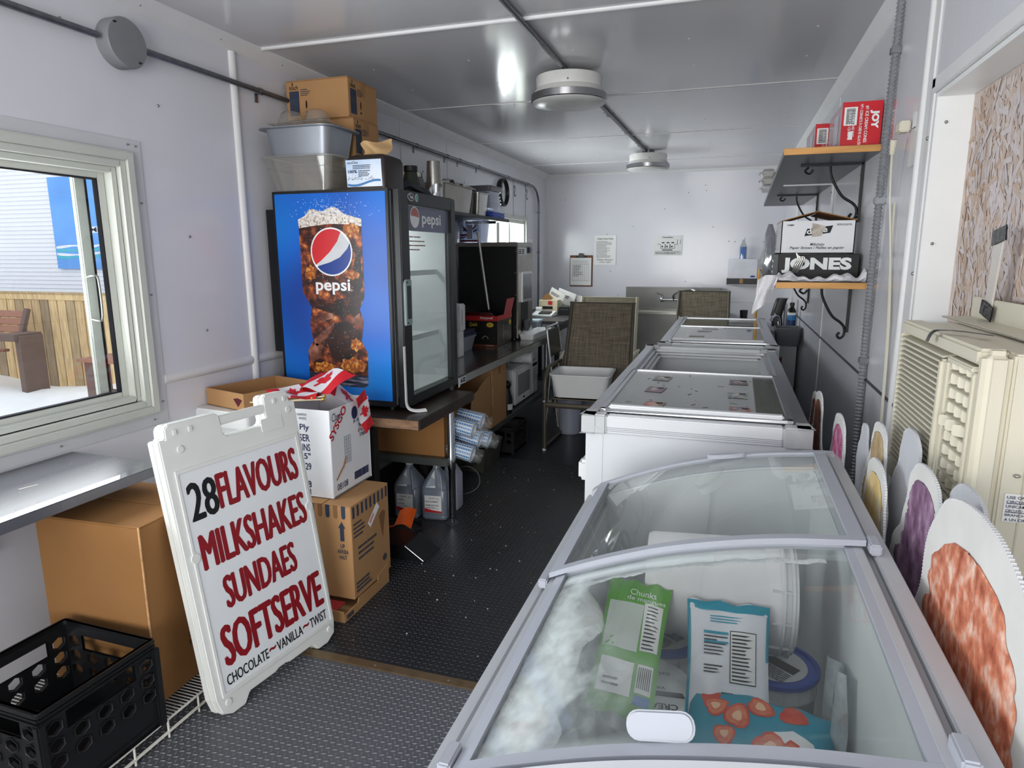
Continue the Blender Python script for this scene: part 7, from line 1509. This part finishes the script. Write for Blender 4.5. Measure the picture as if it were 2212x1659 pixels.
for i, (lab_, x, y, r, h) in enumerate((('tall frosted bucket on the floor behind the front chair', -1.17, 5.12, .10, .36), ('shorter frosted bucket on the floor beside the folding chair', -1.22, 5.95, .13, .55))):
    t = thing('frosted_bucket', lab_, 'bucket', (x, y, 0), world=False, group='frosted buckets behind the chairs'); obj('body', MB().lathe([(.001, .001), (r*.82, .001), (r*.85, .01), (r, h-.02), (r*1.05, h-.02), (r*1.05, h), (r*.97, h), (r*.82, .015), (.001, .015)], 28), tubclear_m, t); obj('handle', MB().tube([(r*1.04*math.cos(a_), -r*.3*math.sin(a_), h-.03-.05*math.sin(a_)) for a_ in [PI*k/10 for k in range(11)]], .003, 6), galv_m, t)
# sink on the back wall
sinkm = mat('sink_steel', C(124, 124, 122), .35, .8, var=.08, scale=4)
sk_ = thing('steel_sink', 'stainless sink with tall backsplash on the back wall', 'sink', (-.63, 7.8, 0)); b = MB(); b.box(-1.168, 8.02, .78, -.088, 8.07, 1.035); b.box(-1.168, 8.0, 1.03, -.088, 8.07, 1.045); obj('backsplash', b, sinkm, sk_, bevel=.004)
b = MB(); b.box(-1.168, 7.46, .775, -.088, 7.50, .80); b.box(-1.168, 7.96, .775, -.088, 8.02, .80); b.box(-1.168, 7.50, .775, -1.10, 7.96, .80); b.box(-.156, 7.50, .775, -.088, 7.96, .80); obj('rim', b, steel_m, sk_, bevel=.005)
obj('apron', MB().box(-1.13, 7.475, .36, -.126, 7.49, .775), sinkm, sk_); obj('basin', MB().tub(-1.10, 7.50, -.156, 7.96, .42, .774, .02, .04, .006, .0, .004), steel_m, sk_)
for x in (-1.12, -.14):
    for y in (7.52, 7.98): obj('leg', MB().cyl((x, y, 0), (x, y, .775), .02), galv_m, sk_)
fa = obj('faucet', MB().tube([(-.74, 7.94, .905), (-.46, 7.94, .905)], .014, 10), chrome_m, sk_)
for x in (-.74, -.46): obj('valve', MB().tube([(x, 7.94, .905), (x, 8.02, .905)], .02, 12), chrome_m, fa); obj('lever', MB().tube([(x, 7.93, .92), (x, 7.925, .965), (x-.06, 7.91, .985)], .008, 8), chrome_m, fa); obj('valve_body', MB().lathe([(.018, -.025), (.022, 0), (.018, .03), (.010, .04)], 14, c=(x, 7.94, .905)), chrome_m, fa)
obj('spout', MB().tube(smoothpath([(-.60, 7.94, .905), (-.60, 7.92, .965), (-.54, 7.88, 1.0), (-.42, 7.80, 1.03), (-.36, 7.76, 1.02), (-.34, 7.75, .975)], 6), .014, 10), chrome_m, fa)
# papers and clipboard
t = thing('clipboard', 'brown clipboard with a filled-in table hung on the back wall', 'clipboard', (-1.727, 8.07, 1.04)); obj('board', MB().box(-1.870, 8.068, 1.04, -1.588, 8.074, 1.415), mat('hardboard', C(120, 74, 44), .6), t, bevel=.004); obj('sheet', MB().box(-1.862, 8.066, 1.055, -1.604, 8.0675, 1.385), paper_m, t)
b = MB(); b.M = fr((-1.835, 8.0652, 1.11), (1, 0, 0), (0, 0, 1))
for k in range(9): b.box(k*.025-.001, 0, 0, k*.025+.001, .2, .0004)
for k in range(3): b.box(-.001, .2+k*.018, 0, .201, .2025+k*.018, .0004)
b.box(0, -.001, 0, .2, .001, .0004); obj('table_print', b, grey_ink, t); lines(fr((-1.83, 8.0648, 1.16), (1, 0, 0), (0, 0, 1)), .13, .14, 9, grey_ink, t, .35, 9); obj('clip', MB().box(-1.80, 8.055, 1.385, -1.66, 8.066, 1.405).box(-1.76, 8.05, 1.40, -1.70, 8.064, 1.44), black_m, t, bevel=.006); 
t = thing('closing_duties_notice', 'typed notice with handwriting on the back wall beside the clipboard', 'notice', (-1.44, 8.07, 1.30)); obj('sheet', MB().box(-1.575, 8.074, 1.30, -1.308, 8.077, 1.648), paper_m, t); text('Nightly Closing Duties', fr((-1.535, 8.0732, 1.595), (1, 0, 0), (0, 0, 1)), .19, .022, ink_m, t, .02)
lines(fr((-1.545, 8.0732, 1.385), (1, 0, 0), (0, 0, 1)), .2, .20, 13, ink_m, t, .3, 4); text('Water flowers', fr((-1.535, 8.0732, 1.352), (1, 0, 0), (0, 0, 1)), .19, .022, ink_m, t, 0, .3); text('every night', fr((-1.505, 8.0732, 1.322), (1, 0, 0), (0, 0, 1)), .14, .022, ink_m, t, 0, .3)
t = thing('dishwashing_notice', 'dishwashing instruction sheet with a sink drawing on the back wall', 'notice', (-.705, 8.07, 1.41)); obj('sheet', MB().box(-.868, 8.074, 1.41, -.541, 8.077, 1.64), paper_m, t); text('Dishwashing', fr((-.77, 8.0732, 1.605), (1, 0, 0), (0, 0, 1)), .12, .022, ink_m, t, .02)
b = MB(); b.M = fr((-.79, 8.0732, 1.49), (1, 0, 0), (0, 0, 1))
for k in range(3):
    x = k*.055
    for q in ((x, 0, x+.004, .05), (x+.05, 0, x+.054, .05), (x, 0, x+.054, .004), (x+.012, .015, x+.03, .03), (x+.015, .06, x+.045, .072)): b.box(q[0], q[1], 0, q[2], q[3], .0004)
b.box(-.035, .046, 0, .0, .05, .0004); b.box(.165, .046, 0, .2, .05, .0004); b.box(.19, .05, 0, .194, .1, .0004); b.box(.225, .05, 0, .229, .1, .0004); b.box(.02, -.022, 0, .14, -.012, .0004)
for q in ((-.06, -.065, .23, -.062), (-.06, -.035, .23, -.032), (-.06, -.065, -.057, -.032), (.227, -.065, .23, -.032), (.085, -.065, .088, -.032)): b.box(q[0], q[1], 0, q[2], q[3], .0004)
obj('drawing_print', b, ink_m, t); lines(fr((-.84, 8.073, 1.428), (1, 0, 0), (0, 0, 1)), .27, .024, 2, ink_m, t, .4, 2)
t = thing('towel_dispenser', 'white paper towel dispenser with black slot on the back wall', 'dispenser', (.135, 8.0, 1.075)); obj('cover', MB().box(-.022, 7.95, 1.155, .292, 8.078, 1.368), mat('dispenser_white', C(222, 224, 232), .3), t, bevel=.008); obj('slot', MB().box(-.03, 7.953, 1.09, .292, 8.076, 1.154), black_m, t); obj('tray', MB().box(-.034, 7.945, 1.077, .295, 8.078, 1.09), greyp_m, t, bevel=.003); obj('paper_tab', MB().box(.11, 7.949, 1.10, .145, 7.9525, 1.15), card_m, t); decal('badge', ell(0, 0, .028, .010, 20), fr((.245, 7.9485, 1.178), (1, 0, 0), (0, 0, 1)), mat('badge_blue', C(40, 60, 130), .4), t)
t = thing('blue_spray_bottle', 'clear bottle of blue liquid standing on the towel dispenser', 'bottle', (.13, 8.01, 1.3685), world=False); obj('liquid', MB().lathe([(.001, .001), (.034, .001), (.034, .13), (.03, .135)], 20), mat('blue_liquid', C(40, 130, 214), .2), t); obj('bottle', MB().lathe([(.001, 0), (.036, 0), (.037, .14), (.016, .19), (.014, .215)], 20), clear_m, t); decal('label', [(-.02, 0), (.02, 0), (.02, .05), (-.02, .05)], fr((0, -.038, .06), (1, 0, 0), (0, 0, 1)), mat('label_mid_blue', C(60, 110, 190), .4), t); obj('cap', MB().cyl((0, 0, .215), (0, 0, .235), .014), white_m, t)
t = thing('black_cup', 'small black cup on the sink edge beyond the furthest freezer', 'cup', (.16, 7.2, 0), world=False); obj('stand', MB().lathe([(.12, 0), (.12, .01), (.018, .02), (.018, .76), (.06, .77), (.06, .775)], 18), galv_m, t); obj('cup', MB().lathe([(.001, .7755), (.034, .7755), (.04, .86), (.036, .86), (.03, .78)], 18), black_m, t)
# ceiling lamps and conduit
opal = mat('opal_diffuser', C(206, 206, 204), .3); lampw = mat('lamp_white', C(226, 226, 222), .4)
def lamp(label, x, y):
    t = thing('ceiling_lamp', label, 'lamp', (x, y, ZC), world=False, group='round ceiling lamps'); obj('junction_box', MB().cyl((0, 0, -.03), (0, 0, -.0005), .055, n=20), galv_m, t)
    obj('base_ring', MB().lathe([(.001, -.03), (.172, -.03), (.175, -.036), (.172, -.088)], 40), lampw, t); obj('flare', MB().lathe([(.172, -.088), (.195, -.118)], 40, cap0=False, cap1=False), lampw, t)
    obj('chrome_band', MB().lathe([(.195, -.117), (.201, -.12), (.201, -.152), (.196, -.156)], 44, cap0=False, cap1=False), mat('brushed_band', C(176, 176, 178), .25, .95, stretch=(1, 1, 30)), t); obj('diffuser', MB().lathe([(.196, -.154), (.19, -.162), (.12, -.172), (.001, -.176)], 44, cap0=False), opal, t)
    for a_ in (.7, 2.8, 4.9): obj('screw', MB().sphere((.175*math.cos(a_), .175*math.sin(a_), -.075), .005, 5), screw_m, t)
    return t
lamp('nearer round ceiling lamp with chrome band', -.866, 3.66); lamp('further round ceiling lamp with chrome band', -.79, 6.60)
t = thing('ceiling_conduit', 'grey conduit linking the two round lamps along the ceiling', 'conduit', (-.85, 4, 2.35)); zc = ZC-.014
obj('pipe', MB().tube([(-.866, -1.1, zc), (-.863, 3.60, zc)], .012, 10), galv_m, t); obj('pipe', MB().tube([(-.862, 3.72, zc), (-.80, 6.54, zc)], .012, 10), galv_m, t)
for x, y in ((-.862, 1.9), (-.845, 4.75), (-.828, 5.45), (-.812, 6.1)): obj('clip', MB().cyl((x, y-.012, zc), (x, y+.012, zc), .016).box(x-.035, y-.009, ZC-.004, x+.035, y+.009, ZC-.0005), galv_m, t)
flush_text()
